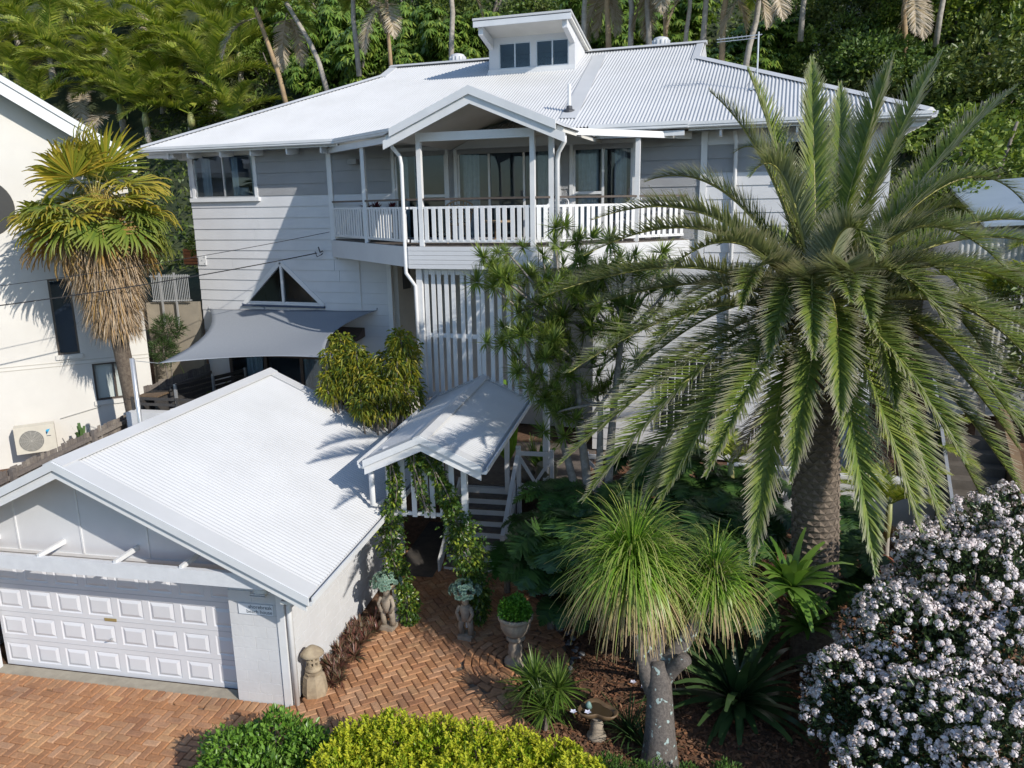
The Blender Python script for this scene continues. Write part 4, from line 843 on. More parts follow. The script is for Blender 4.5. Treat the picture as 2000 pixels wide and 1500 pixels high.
pb = herring(ppoly, R(38), (-3.5, 11.5), lambda x, y: math.hypot(x-UC[0], y-UC[1]) < .98)
for r_, n_ in ((.90, 21), (.765, 18), (.63, 14), (.495, 11), (.36, 8)):
    for k in range(n_):
        t = 2*math.pi*k/n_+r_*3
        if r_ > .85 and math.cos(t) > .75: continue
        pb.append((UC[0]+r_*math.cos(t), UC[1]+r_*math.sin(t), t+R(90), BM))
for (ax, ay), (bx, by_) in (((-5.2, 9.75), (-5.17, 10.3)), ((-5.17, 10.3), (-5.07, 11.17)), ((-5.07, 11.17), (-4.95, 12.05))):
    n_ = int(math.hypot(bx-ax, by_-ay)/.24)
    for k in range(n_): t = (k+.5)/n_; pb.append((ax+(bx-ax)*t-.03, ay+(by_-ay)*t, math.atan2(by_-ay, bx-ax), BM))
lay('garden_path', 'orange brick path in diagonal herringbone leading to the entry steps', ppoly, pb)
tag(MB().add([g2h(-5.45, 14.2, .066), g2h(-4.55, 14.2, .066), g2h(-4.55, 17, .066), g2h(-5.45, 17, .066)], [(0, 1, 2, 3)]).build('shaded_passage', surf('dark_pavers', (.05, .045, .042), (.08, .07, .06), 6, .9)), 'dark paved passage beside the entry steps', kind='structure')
# bark mulch chips on the bed right of the path
def chips(name, pts, size, mat, label, zoff=.0):
    rg = np.random.default_rng(21); n = len(pts); P = np.c_[pts, ground_z(pts[:, 0], pts[:, 1])+zoff+rg.uniform(0, .025, n)]
    a = rg.uniform(0, 2*np.pi, n); l = size*rg.uniform(.6, 1.6, n); w = l*rg.uniform(.25, .5, n); tz = rg.normal(0, .35, n)
    d = np.c_[np.cos(a)*l, np.sin(a)*l, tz*l*.5]; s = np.c_[-np.sin(a)*w, np.cos(a)*w, rg.normal(0, .3, n)*w]
    V = np.stack([P-d-s, P+d-s, P+d+s, P-d+s], 1).reshape(-1, 3); F = np.arange(4*n).reshape(-1, 4)
    o = _link(name, np_mesh(name, V, F), mat, None); tag(o, label, kind='stuff'); return o
rg = np.random.default_rng(4); q = np.c_[rg.uniform(-3.2, 6.5, 60000), rg.uniform(9.2, 18.5, 60000)]
keep = np.array([not inside(ppoly, x, y) for x, y in q]); q = q[keep]
hq = np.c_[q[:, 0]*_cg-q[:, 1]*_sg, q[:, 0]*_sg+q[:, 1]*_cg]
chips('bark_mulch', hq, .028, leafmat('bark_chip', [(.20, .095, .045), (.12, .06, .033), (.26, .14, .08), (.09, .05, .03), (.17, .075, .04)], 0, .9), 'reddish brown bark mulch covering the garden bed')
def stones(name, label, pts, smin, smax, mat):
    o = thing(name, label, 'stones', (*pts[0], 0))
    return o
# river stones along the path edge
PEB = surf('pebble', (.10, .10, .105), (.17, .165, .16), 8, .7)
rr = random.Random(9); mb = MB()
edge = [(-2.92, 14.5), (-2.28, 13.95), (-1.92, 13.25), (-1.48, 12.5), (-1.3, 11.9), (-1.55, 10.95), (-1.8, 10.4)]
import bmesh as _bm
def pebble_mesh(seed):
    rq = random.Random(seed); b_ = _bm.new(); _bm.ops.create_icosphere(b_, subdivisions=1, radius=1)
    for v in b_.verts: v.co *= rq.uniform(.8, 1.15)
    me = bpy.data.meshes.new('pebble'); b_.to_mesh(me); b_.free(); me.materials.append(PEB); me.polygons.foreach_set('use_smooth', [True]*len(me.polygons)); return me
PBM = [pebble_mesh(i) for i in range(4)]
edging = thing('stone_edging', 'row of loose dark grey river stones edging the brick path', 'stones', g2h(-2, 13))
OFF[edging.name] = Vector((0, 0, 0)); edging.location = (0, 0, 0)
for a, b_ in zip(edge[:-1], edge[1:]):
    n_ = int(math.dist(a, b_)/.065)
    for k in range(n_):
        t = (k+rr.random())/n_; x = a[0]+(b_[0]-a[0])*t+rr.gauss(.03, .06); y = a[1]+(b_[1]-a[1])*t+rr.gauss(0, .05)
        h = g2h(x, y); s = rr.uniform(.03, .065)
        piece('stone', PBM[rr.randrange(4)], edging, (h[0], h[1], float(ground_z(h[0], h[1]))+s*.35), rr.uniform(0, 6), (s*1.3, s, s*.7))

# ---------------------------------------------------------------- neighbour's house on the left
RENDERW = surf('cream_render', (.66, .635, .585), (.61, .585, .54), .8, .85, .35, 90)
NP0 = Vector((-16.55, 16.96, 0)); ND = Vector((-.676, -.737, 0)).normalized(); NN = Vector((.737, -.676, 0)).normalized()
NEI = thing('neighbour_house', 'cream rendered house with sloping white barge cut off at the left edge', 'house', (NP0.x, NP0.y, 1.0))
def nw(t, z, o=0.): p = NP0+ND*t+NN*o; return (p.x, p.y, z)
def nbox(t0, t1, z0, z1, o0, o1): return MB().hexa([nw(t1, z0, o1), nw(t0, z0, o1), nw(t0, z0, o0), nw(t1, z0, o0), nw(t1, z1, o1), nw(t0, z1, o1), nw(t0, z1, o0), nw(t1, z1, o0)])
ztop = lambda t: 9.17+.67*t
def nwall():
    # wall panels round the openings
    ops = [(1.66, 2.18, 3.88, 5.90), (.36, 1.43, 2.52, 3.56)]
    ts = sorted({0., 12., *[o[0] for o in ops], *[o[1] for o in ops]}); m = MB()
    for a, b_ in zip(ts[:-1], ts[1:]):
        cut = [(o[2], o[3]) for o in ops if o[0] <= a and o[1] >= b_]; z = .6
        for c, d in cut: m.prism([nw(b_, z), nw(a, z), nw(a, c), nw(b_, c)], NN*-.2); z = d
        m.prism([nw(b_, z), nw(a, z), nw(a, ztop(a)-.35), nw(b_, ztop(b_)-.35)], NN*-.2)
    return m.build('wall', RENDERW, NEI)
wl = nwall()
MB().prism([nw(0, .6, -.2), nw(0, .6, -8), nw(0, 8.9, -8), nw(0, 8.9, -.2)], ND*.2).build('return_wall', RENDERW, NEI)
for z in (3.68, 3.58): nbox(-.01, 12, z, z+.018, -.0, .012).build('control_joint', surf('render_joint', (.50, .47, .41)), wl)
MB().hexa([nw(12, ztop(12)-.45, .5), nw(-.22, ztop(-.22)-.45, .5), nw(-.22, ztop(-.22)-.45, -9), nw(12, ztop(12)-.45, -9), nw(12, ztop(12)-.3, .5), nw(-.22, ztop(-.22)-.3, .5), nw(-.22, ztop(-.22)-.3, -9), nw(12, ztop(12)-.3, -9)]).build('roof', surf('neighbour_roof', (.42, .43, .44)), NEI)
MB().hexa([nw(12, ztop(12)-.48, .56), nw(-.25, ztop(-.25)-.48, .56), nw(-.25, ztop(-.25)-.48, .5), nw(12, ztop(12)-.48, .5), nw(12, ztop(12)+.02-.18, .56), nw(-.25, ztop(-.25)-.16, .56), nw(-.25, ztop(-.25)-.16, .5), nw(12, ztop(12)-.16, .5)]).build('barge', WHITE2, NEI)
MB().hexa([nw(12, ztop(12)-.16, .60), nw(-.25, ztop(-.25)-.16, .60), nw(-.25, ztop(-.25)-.16, .35), nw(12, ztop(12)-.16, .35), nw(12, ztop(12), .60), nw(-.25, ztop(-.25), .60), nw(-.25, ztop(-.25), .35), nw(12, ztop(12), .35)]).build('barge_capping', GUT, NEI)
WFR = surf('bronze_frame', (.07, .055, .045), rough=.4)
CLEAR = glassmat('clear_glass', (.92, .94, .94), .12)
def nwindow(t0, t1, z0, z1, mull, name, blind=None):
    m = MB()
    for a in ((t0, t0+.05, z0, z1), (t1-.05, t1, z0, z1), (t0+.05, t1-.05, z0, z0+.05), (t0+.05, t1-.05, z1-.05, z1), *[(q-.03, q+.03, z0+.05, z1-.05) for q in mull]):
        h = nbox(*a, -.1, -.03); m.add(h.v, h.f)
    o = m.build(name, WFR, NEI); nbox(t0+.05, t1-.05, z0+.05, z1-.05, -.08, -.075).build('pane', CLEAR if blind else GLASS, o)
    if blind: nbox(t0+.03, t1-.03, z0+.03, z1-.03, -.15, -.12).build('blind', surf('roller_blind', (.66, .66, .63)), o)
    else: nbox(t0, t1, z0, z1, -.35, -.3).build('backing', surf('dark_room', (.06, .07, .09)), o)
    nbox(t0-.06, t1+.06, z0-.12, z0-.001, -.1, .05).build('sill', RENDERW, o)
nwindow(1.66, 2.18, 3.88, 5.90, (), 'tall_window'); nwindow(.36, 1.43, 2.52, 3.56, (.92,), 'blind_window', True)
rw = MB(); cen = Vector(nw(3.35, 7.75, .012)); ring = [cen+ND*(.72*math.cos(k*math.pi/16))+Vector((0, 0, .72*math.sin(k*math.pi/16))) for k in range(32)]
rw.prism(ring, NN*.02); rw.build('round_window', surf('dark_glass', (.03, .03, .035), rough=.15), NEI)
# conduit along the wall
MB().tube([nw(2.35, 2.16, .03), nw(1.35, 2.36, .03)], .012, 6).build('conduit', surf('conduit_grey', (.4, .39, .36)), NEI)
# air conditioner
AC = thing('air_conditioner', 'beige outdoor air conditioner unit behind the paling fence', 'air conditioner', nw(2.95, 1.2, .4))
ACW = surf('ac_beige', (.60, .56, .47), (.55, .51, .43), 4, .5)
nbox(2.5, 3.42, 1.45, 2.17, .25, .55).build('casing', ACW, AC)
fan = MB(); c = Vector(nw(3.05, 1.78, .555))
for r_ in np.linspace(.06, .28, 7): fan.tube([c+ND*(r_*math.cos(k*math.pi/12))+Vector((0, 0, r_*math.sin(k*math.pi/12))) for k in range(25)], .006, 4, False)
for k in range(12): fan.tube([c, c+ND*(.28*math.cos(k*math.pi/6))+Vector((0, 0, .28*math.sin(k*math.pi/6)))], .004, 4)
fg = fan.build('fan_grille', surf('ac_grille', (.45, .43, .38)), AC); fg['kind'] = 'stuff'
MB().prism([c-NN*.004+ND*(.285*math.cos(k*math.pi/14))+Vector((0, 0, .285*math.sin(k*math.pi/14))) for k in range(28)], NN*.002).build('fan_opening', surf('ac_dark', (.16, .155, .14)), AC)
for k in range(7): nbox(3.42, 3.43, 1.5+k*.09, 1.55+k*.09, .28, .52).build('vent_slot', MATS['ac_dark'], AC)
def lp(t, z): return nw(t, z, .5525)
MB().prism([lp(2.70, 2.03), lp(2.60, 2.05), lp(2.69, 1.90)], NN*.002).build('logo_mark', surf('logo_blue', (.02, .35, .62)), AC)
MB().prism([lp(2.71, 1.985), lp(2.66, 1.98), lp(2.70, 1.90)], NN*.003).build('logo_mark', surf('logo_dark', (.02, .03, .06)), AC)
nbox(2.60, 2.70, 1.855, 1.872, .55, .553).build('logo_word', MATS['logo_dark'], AC)
# ---------------------------------------------------------------- paling fence
FEN = thing('paling_fence', 'weathered grey timber paling fence between garage and cream house', 'fence', (-13.2, 12.5, .6), garage=True)
PAL = piecemat('old_paling', [(.17, .145, .125), (.22, .19, .165), (.13, .11, .10), (.25, .215, .18)], .9, .6, 45)
ptop = lambda y: 2.44+.05*(y-12.7)
plm = bevel(B(-.009, .009, -.048, .048, 0, 1.75).mesh('paling'), .003); plm.materials.append(PAL)
y = 10.4; k = 0; rr = random.Random(2)
while y < 17.45:
    piece('paling', plm, FEN, (-13.19+rr.uniform(-.004, .004), y, ptop(y)-1.75+rr.uniform(-.03, .03)), rot=(rr.uniform(-.012, .012), 0, 0)); y += .101
for zz in (-.16, -1.0):
    for a in np.arange(10.4, 16.0, 2.4): MB().beam((-13.13, a, ptop(a)+zz), (-13.13, a+2.38, ptop(a+2.4)+zz), .05, .09).build('rail', PAL, FEN)
for a in np.arange(10.5, 17.8, 2.4): B(-13.12, -13.02, a-.05, a+.05, .6, ptop(a)+.03).build('post', PAL, FEN)

FE2 = thing('rear_paling_fence', 'shaded timber paling fence below the shade sail corner', 'fence', (-13.3, 19, 1), garage=True)
y = 17.6
while y < 20.6: piece('paling', plm, FE2, (-13.3, y, 1.35+.02*math.sin(y*9)), rot=(0, 0, 0)); y += .103
for zz in (1.75, 2.8): B(-13.28, -13.23, 17.55, 20.6, zz, zz+.09).build('rail', PAL, FE2)
# ---------------------------------------------------------------- left yard behind the garage
DKS = surf('charcoal_timber', (.045, .042, .042), (.06, .055, .05), 6, .6)
WR = surf('white_render', (.66, .66, .66), (.60, .60, .60), 1.5, .8)
YD = thing('slatted_balustrade', 'dark slatted balustrade on white rendered wall beside the yard steps', 'balustrade', (-12.2, 19, 0), garage=True)
MB().hexa([(-12.28, 17.1, .2), (-12.12, 17.1, .2), (-12.12, 20.7, .2), (-12.28, 20.7, .2), (-12.28, 17.1, 2.66), (-12.12, 17.1, 2.66), (-12.12, 20.7, 2.36), (-12.28, 20.7, 2.36)]).build('wall', WR, YD)
for k in range(4): MB().beam((-12.2, 17.1, 2.78+k*.14), (-12.2, 20.7, 2.48+k*.14), .03, .10).build('slat', DKS, YD)
for t in (0.03, .5, .97): B(-12.16, -12.10, 17.1+3.6*t-.03, 17.1+3.6*t+.03, 2.2, 3.30-.3*t).build('post', ALU, YD)
BE = thing('yard_bench', 'brown slatted timber seat at the end of the yard', 'bench', (-12.4, 17.2, 1.0), garage=True)
for k in range(6): B(-12.85, -12.3, 16.72+k*.1, 16.80+k*.1, 3.06, 3.10).build('slat', surf('seat_timber', (.17, .115, .07), (.12, .08, .05), 9, .7), BE)
for x in (-12.8, -12.4): B(x-.03, x+.03, 16.75, 17.2, .5, 3.059).build('leg', DKS, BE)
LW = thing('low_yard_wall', 'low white yard wall with dark rails behind the garage', 'wall', (-12, 16.5, 0), garage=True)
B(-12.85, -11.0, 16.2, 16.5, .0, 2.80).build('wall', WR, LW)
for z in (2.92, 3.06): B(-12.85, -11.0, 16.44, 16.49, z, z+.06).build('rail', DKS, LW)
for x in (-12.83, -11.6): B(x, x+.06, 16.40, 16.439, 2.801, 3.14).build('post', DKS, LW)
# grey metal fence and orange planter in the gap between the houses
MF = thing('metal_fence', 'grey vertical bar metal fence in the gap between the two houses', 'fence', (-17.0, 18.6, 4))
for k in range(22): MB().tube([(-17.55+k*.05, 18.45+k*.015, 4.95), (-17.55+k*.05, 18.45+k*.015, 5.75)], .010, 6).build('bar', ALU, MF)
for z in (4.98, 5.7): MB().beam((-17.6, 18.44, z), (-16.45, 18.8, z), .025, .03).build('rail', ALU, MF)
for x_, y_ in ((-17.3, 18.56), (-16.9, 18.70)): B(x_-.025, x_+.025, y_-.06, y_-.02, 4.2, 5.8).build('post', ALU, MF)
RT = thing('retaining_wall', 'shaded beige retaining wall below the grey metal fence', 'wall', (-17.2, 18.8, 1.3))
MB().beam((-17.9, 18.55, 3.1), (-16.42, 19.05, 3.1), .2, 3.6).build('wall', surf('shaded_beige_wall', (.30, .26, .20), (.24, .21, .165), 2, .9), RT)  # beige darkened, so the shade of the gap is in the colour
OP_ = thing('timber_planter', 'orange slatted timber planter box behind the metal fence', 'planter', (-17.5, 20.5, 4.8))
for k in range(5): B(-18.1, -17.0, 20.5, 20.54, 5.9+k*.1, 5.98+k*.1).build('slat', surf('orange_timber', (.36, .13, .05), (.28, .10, .04), 7, .6), OP_)
B(-18.1, -17.0, 20.55, 21.0, 5.85, 6.38).build('box', BROWN, OP_)
# ---------------------------------------------------------------- right side: steps, walls, next roof
RS = thing('concrete_stair', 'shaded concrete steps climbing the right side of the garden', 'stairs', (4.2, 15.2, 0))
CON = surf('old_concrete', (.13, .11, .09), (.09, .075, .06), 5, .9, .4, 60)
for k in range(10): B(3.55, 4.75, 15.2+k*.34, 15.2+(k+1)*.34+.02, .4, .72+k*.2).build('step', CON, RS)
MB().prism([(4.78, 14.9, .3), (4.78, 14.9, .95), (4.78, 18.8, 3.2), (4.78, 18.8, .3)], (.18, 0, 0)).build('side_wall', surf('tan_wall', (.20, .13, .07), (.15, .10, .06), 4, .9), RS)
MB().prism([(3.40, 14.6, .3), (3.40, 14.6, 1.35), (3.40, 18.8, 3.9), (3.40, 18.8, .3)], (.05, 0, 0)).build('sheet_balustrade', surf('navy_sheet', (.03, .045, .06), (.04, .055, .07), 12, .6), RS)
MB().beam((3.425, 14.6, 1.38), (3.425, 18.8, 3.93), .06, .05).build('handrail', surf('grey_rail', (.25, .26, .28), rough=.5), RS)
GWL = thing('garden_wall', 'white rendered garden wall in the shade behind the date palm', 'wall', (0, 16.4, .8))
B(-.7, 3.35, 16.6, 16.8, .6, 1.95).build('wall', WR, GWL); B(-.75, 3.38, 16.55, 16.85, 1.951, 2.03).build('coping', WHITE2, GWL)
SG = thing('window_grille', 'white metal grille over a lower window behind the palm fronds', 'grille', (-1.85, 19.0, 2.0))
for k in range(9): B(-2.55+k*.17, -2.53+k*.17, 18.98, 19.0, 2.05, 3.85).build('bar', WHITE2, SG)
for k in range(5): B(-2.56, -1.16, 18.975, 18.98, 2.1+k*.42, 2.12+k*.42).build('cross_bar', WHITE2, SG)
B(-2.6, -1.1, 19.05, 19.08, 2.0, 3.9).build('dark_pane', surf('dark_glass2', (.04, .045, .05), rough=.2), SG)
NR = thing('right_neighbour_roof', 'blue-grey metal roof of the next house at the right edge', 'house', (8.5, 19.5, 3))
BR = surf('blue_roof', (.30, .36, .43), (.26, .32, .39), 1, .4)
MB().hexa([(4.4, 20.2, 6.95), (14, 20.2, 7.4), (14, 25, 8.5), (4.4, 25, 7.9), (4.4, 20.2, 7.03), (14, 20.2, 7.48), (14, 25, 8.58), (4.4, 25, 7.98)]).build('roof', BR, NR)
V, F = corrugate(4.0, 14, lambda u: 3.2, lambda u: 6.9, lambda u, w: (u, 20.5, w), pitch=.12, amp=0)
V = [(v[0], v[1]+.015*math.sin(v[0]*2*math.pi/.12), v[2]) for v in V]
MB().add(V, F).build('wall', surf('ribbed_wall', (.34, .35, .36)), NR); B(4.02, 14, 20.55, 24.5, 2.5, 6.9).build('core_wall', surf('ribbed_wall', (.34, .35, .36)), NR)
MB().tube([(6.3, 21.6, 7.4), (6.3, 21.6, 8.0)], .04, 8).build('vent_pipe', WHITE2, NR)
# ---------------------------------------------------------------- overhead cables and antenna
def cable(name, label, p, q, sag, r_=.012):
    p, q = Vector(p), Vector(q); pts = [p.lerp(q, t)+Vector((0, 0, -sag*4*t*(1-t))) for t in np.linspace(0, 1, 24)]
    tag(MB().tube(pts, r_, 5).build(name, surf('cable_black', (.02, .02, .022), rough=.6)), label, 'cable')
cable('service_cable', 'thick black power cable ending at the bracket on the wing wall', (-12.1, 18.9, 6.38), (-20.0, 7.4, 5.4), .25, .014)
cable('phone_cable', 'thin dark overhead cable ending beside the balcony corner', (-11.72, 19.0, 6.95), (-20.0, 7.6, 5.75), .25, .008)
ANT = thing('tv_antenna', 'grey television antenna on a short mast on the right roof slope', 'antenna', (-.66, 20.17, roofz(20.17)))
az = roofz(20.17)
MB().tube([(-.66, 20.17, az), (-.68, 20.17, 11.42)], .02, 8).build('mast', ALU, ANT)
for dx_ in (-.12, 0, .12): B(-.66+dx_-.03, -.66+dx_+.03, 20.1, 20.24, az-.01, az+.05).build('foot', ALU, ANT)
MB().tube([(-1.62, 20.2, 11.33), (-.60, 20.17, 11.36)], .012, 6).build('boom', ALU, ANT); MB().tube([(-1.62, 20.2, 11.27), (-.68, 20.17, 11.29)], .008, 6).build('boom', ALU, ANT)
for k in range(9): x_ = -1.55+k*.1; MB().tube([(x_, 19.95, 11.34), (x_, 20.42, 11.34)], .004, 4).build('element', ALU, ANT)
MB().tube([(-.66, 20.17, az+.5), (-.9, 20.3, az+.1)], .008, 5).build('stay', ALU, ANT)
# ---------------------------------------------------------------- garden ornaments
STONE = surf('sandstone', (.42, .34, .23), (.28, .22, .15), 7, .9, .7, 55)
STONE2 = surf('old_cement', (.36, .30, .23), (.22, .185, .145), 6, .9, .7, 50)
# stone lantern
lx, ly, _ = LANTERN
LN = thing('stone_lantern', 'small sandstone garden lantern with pierced light box beside the garage corner', 'lantern', (lx, ly, .05))
def tower(par, x, y, secs, mat, name):
    """square sections (half width, z) stacked into one rounded block"""
    m = MB(); vs = []
    for hw, z in secs:
        for k in range(8):
            t = math.pi/4*k+math.pi/8+.3; r_ = hw*(1.12 if k % 2 else 1.08); vs.append((x+r_*math.cos(t), y+r_*math.sin(t), z))
    n = len(secs); fs = [(i*8+k, i*8+(k+1) % 8, (i+1)*8+(k+1) % 8, (i+1)*8+k) for i in range(n-1) for k in range(8)]+[tuple(reversed(range(8))), tuple(range((n-1)*8, n*8))]
    return m.add(vs, fs).build(name, mat, par)
tower(LN, lx, ly, [(.18, .05), (.185, .12), (.165, .30), (.15, .38), (.11, .40), (.13, .45)], STONE, 'base_block')
m = MB().lathe((lx, ly, 0), [(.085, .45), (.12, .47), (.13, .50), (.10, .53), (.09, .55)], 16); m.build('collar', STONE, LN, True)
lb = MB()
for k in range(8):
    t = math.pi/4*k; c, s = math.cos(t), math.sin(t); lb.beam((lx+.085*c, ly+.085*s, .54), (lx+.085*c, ly+.085*s, .74), .035, .03, (c, s, 0))
for z in (.555, .65, .735): lb.lathe((lx, ly, 0), [(.065, z-.018), (.105, z-.018), (.105, z+.018), (.065, z+.018)], 16)
lb.build('light_box', STONE, LN); MB().lathe((lx, ly, 0), [(.06, .54), (.06, .74)], 10).build('light_core', surf('dark_hollow', (.05, .04, .03)), LN)
MB().lathe((lx, ly, 0), [(.16, .74), (.185, .755), (.15, .80), (.09, .85), (.06, .875), (.0, .885)], 18).build('cap', STONE, LN, True)
# pair of figure pedestals with succulents in bowls
def limb(m, pts, rad): m.tube(pts, rad, 8)
SUC = leafmat('succulent', [(.18, .30, .24), (.24, .36, .29), (.15, .26, .20), (.28, .38, .28)], .1, .5)
def succulent_mesh(seed, r_):
    rg = np.random.default_rng(seed); V = []; F = []; n0 = 0
    for k in range(80):
        th = rg.uniform(0, 2*np.pi); ph_ = np.arccos(rg.uniform(-.05, 1)); c = np.array([np.sin(ph_)*np.cos(th)*r_, np.sin(ph_)*np.sin(th)*r_, np.cos(ph_)*r_*.6])
        nrm = c/np.linalg.norm(c); a = np.cross(nrm, [0, 0, 1.]); a = a/np.linalg.norm(a) if np.linalg.norm(a) > 1e-3 else np.array([1., 0, 0]); b_ = np.cross(nrm, a)
        for ringk, (rr_, up) in enumerate(((.055, .012), (.036, .03), (.018, .042))):
            for j in range(7):
                t = 2*np.pi*j/7+ringk*.45; d = a*np.cos(t)+b_*np.sin(t); s = -a*np.sin(t)+b_*np.cos(t)
                tip = c+d*rr_+nrm*up; mid = c+d*rr_*.6+nrm*up*.5
                V += [c, mid-s*rr_*.32, tip, mid+s*rr_*.32]; F.append([n0, n0+1, n0+2, n0+3]); n0 += 4
    return np_mesh('succulent', np.array(V), np.array(F))
def statue(x, y, label, plabel, flip):
    S = thing('figure_pedestal', label, 'statue', (x, y, .05), 'figure pedestals by the entry posts')
    B(x-.13, x+.13, y-.12, y+.12, .05, .13).build('plinth', STONE2, S)
    m = MB(); f = flip
    for sx in (-1, 1):                                          # kneeling-post figure: two legs, torso, raised arms, head
        m.tube([(x+sx*.085, y, .13), (x+sx*.095, y-.02, .30), (x+sx*.06, y-.01, .46)], [.06, .05, .07], 8)
        m.tube([(x+sx*.10, y-.03, .68), (x+sx*.15, y-.06, .56), (x+sx*.09, y-.09, .42)], [.04, .034, .03], 8)
    m.tube([(x, y, .42), (x, y-.01, .52), (x, y, .64), (x, y+.01, .70)], [.10, .09, .115, .08], 10)
    m.tube([(x, y, .70), (x, y-.01, .74), (x, y-.01, .80), (x, y, .84)], [.045, .062, .065, .05], 10)
    m.build('figure', STONE2, S, True)
    MB().lathe((x, y, 0), [(.05, .82), (.10, .85), (.17, .90), (.20, .95), (.21, .99), (.185, .99), (.16, .95), (0, .94)], 20).build('bowl', STONE, S, True)
    o = _link('succulent_plant', succulent_mesh(int(x*100) % 97, .27), SUC, None); o.location = (x, y, .97)
    tag(o, plabel, 'succulent', 'succulents on the figure pedestals')
statue(*STATUES[0][:2], 'carved stone figure pedestal beside the garage wall, holding a bowl', 'grey-green succulent in the bowl nearest the garage wall', 1)
statue(*STATUES[1][:2], 'carved stone figure pedestal in the middle of the path, wrapped by vine', 'grey-green succulent in the bowl in the middle of the path', -1)
# urn on a turned pedestal
ux, uy, _ = URN
UR = thing('stone_urn', 'large weathered stone urn on turned pedestal inside the brick rings', 'urn', (ux, uy, .05))
MB().lathe((ux, uy, 0), [(.20, .05), (.20, .12), (.15, .15), (.11, .20), (.145, .26), (.12, .32), (.13, .38), (.10, .44), (.10, .48), (.16, .52), (.16, .56), (.12, .58)], 24).build('pedestal', STONE2, UR, True)
MB().lathe((ux, uy, 0), [(.12, .58), (.20, .64), (.25, .74), (.265, .84), (.26, .88), (.295, .90), (.30, .96), (.27, .97), (.245, .93), (0, .92)], 28).build('bowl', STONE2, UR, True)
# shaped bird bath
bx_, by_, _ = BATH
BB = thing('bird_bath', 'brown scalloped bird bath on a ringed stem in the shade', 'bird bath', (bx_, by_, 0))
MB().lathe((bx_, by_, 0), [(.15, 0), (.14, .05), (.09, .08), (.105, .13), (.085, .17), (.10, .22), (.08, .27), (.09, .33), (.12, .37)], 18).build('stem', STONE2, BB, True)
m = MB(); n_ = 36; vs = []
for rf_, z in ((.35, .36), (.8, .40), (1.0, .48), (.93, .49), (.78, .44), (.3, .42)):
    for k in range(n_):
        t = 2*math.pi*k/n_; r_ = (.24+.045*math.cos(3*t+.8)+.05*math.cos(2*t))*rf_; vs.append((bx_+r_*math.cos(t), by_+r_*math.sin(t), z))
m.add(vs, [(i*n_+k, i*n_+(k+1) % n_, (i+1)*n_+(k+1) % n_, (i+1)*n_+k) for i in range(5) for k in range(n_)]+[tuple(reversed(range(n_))), tuple(range(5*n_, 6*n_))]).build('basin', surf('bath_glaze', (.16, .10, .05), (.09, .06, .035), 6, .5), BB, True)
m = MB(); vs = [(bx_+(.20+.04*math.cos(3*t+.8)+.04*math.cos(2*t))*math.cos(t)*.88, by_+(.20+.04*math.cos(3*t+.8)+.04*math.cos(2*t))*math.sin(t)*.88, .452) for t in np.linspace(0, 2*math.pi, 30, False)]
m.add(vs, [tuple(range(30))]).build('water', surf('bath_water', (.05, .035, .02), rough=.05), BB)
MB().tube([(bx_-.12, by_+.02, .46), (bx_-.12, by_-.02, .53), (bx_-.11, by_-.03, .58)], [.05, .045, .02], 8).build('frog_figure', surf('verdigris', (.16, .26, .23)), BB, True)
# big terracotta pot behind the date palm
TC = surf('terracotta', (.28, .10, .05), (.20, .07, .04), 4, .7)
def pot(name, label, x, y, z, h, r_, mat, grp=None):
    T_ = thing(name, label, 'pot', (x, y, z), grp); MB().lathe((x, y, z), [(r_*.55, 0), (r_*.8, h*.3), (r_, h*.65), (r_*.85, h*.9), (r_*.95, h), (r_*.8, h), (r_*.75, h*.9), (0, h*.85)], 22).build('body', mat, T_, True); return T_
pot('terracotta_jar', 'tall brown terracotta jar in the shade behind the date palm trunk', 2.05, 14.3, float(ground_z(2.05, 14.3)), 1.0, .30, TC)
pot('deck_pot', 'cream round pot on the entry deck holding a broad-leaved plant', *g2h(-2.62, 17.1)[:2], LFZ-.012, .32, .2, STONE, 'pots on the entry deck')
pot('deck_pot', 'grey-green cement pot behind the braces of the deck rail', *g2h(-2.5, 16.75)[:2], LFZ-.012, .5, .26, surf('mossy_cement', (.22, .20, .13), (.14, .135, .08), 7, .9), 'pots on the entry deck')
pot('deck_pot', 'small dark bowl pot at the head of the entry steps', *g2h(-3.0, 16.9)[:2], LFZ-.012, .3, .2, STONE2, 'pots on the entry deck')
# ---------------------------------------------------------------- balcony furniture
WICK = surf('wicker', (.36, .25, .14), (.22, .15, .09), 40, .7)
def chair(x, y, rz, label, mat, cat='chair'):
    CH = thing('balcony_chair', label, cat, (x, y, FLZ+.018), 'chairs on the balcony', rz=rz); OFF[CH.name] = Vector((0, 0, 0))
    m = MB().lathe((0, 0, 0), [(.0, .40), (.26, .40), (.27, .43), (.26, .45), (0, .45)], 18); m.build('seat', mat, CH, True)
    vs = []; fs = []; n_ = 13
    for j in range(6):
        for k in range(n_):
            t = math.pi*(.05+.9*k/(n_-1)); hgt = .45+j/5*(.30+.22*math.sin(t)); vs.append((.28*math.cos(t)*(1+.05*j), .26*math.sin(t)+.02*j, hgt))
    fs = [(j*n_+k, j*n_+k+1, (j+1)*n_+k+1, (j+1)*n_+k) for j in range(5) for k in range(n_-1)]
    bk_ = MB().add(vs, fs).build('backrest', mat, CH, True); md = bk_.modifiers.new('w', 'WIREFRAME'); md.thickness = .022; md.use_replace = True
    MB().tube([(v[0], v[1], v[2]) for v in vs[5*n_:]], .02, 6).build('back_rim', mat, CH, True)
    for sx, sy in ((-.2, -.16), (.2, -.16), (-.2, .18), (.2, .18)): MB().tube([(sx*1.1, sy*1.1, 0), (sx, sy, .4)], .018, 6).build('leg', mat, CH)
chair(-7.05, 17.0, .2, 'brown wicker tub chair behind the left part of the balcony rail', WICK)
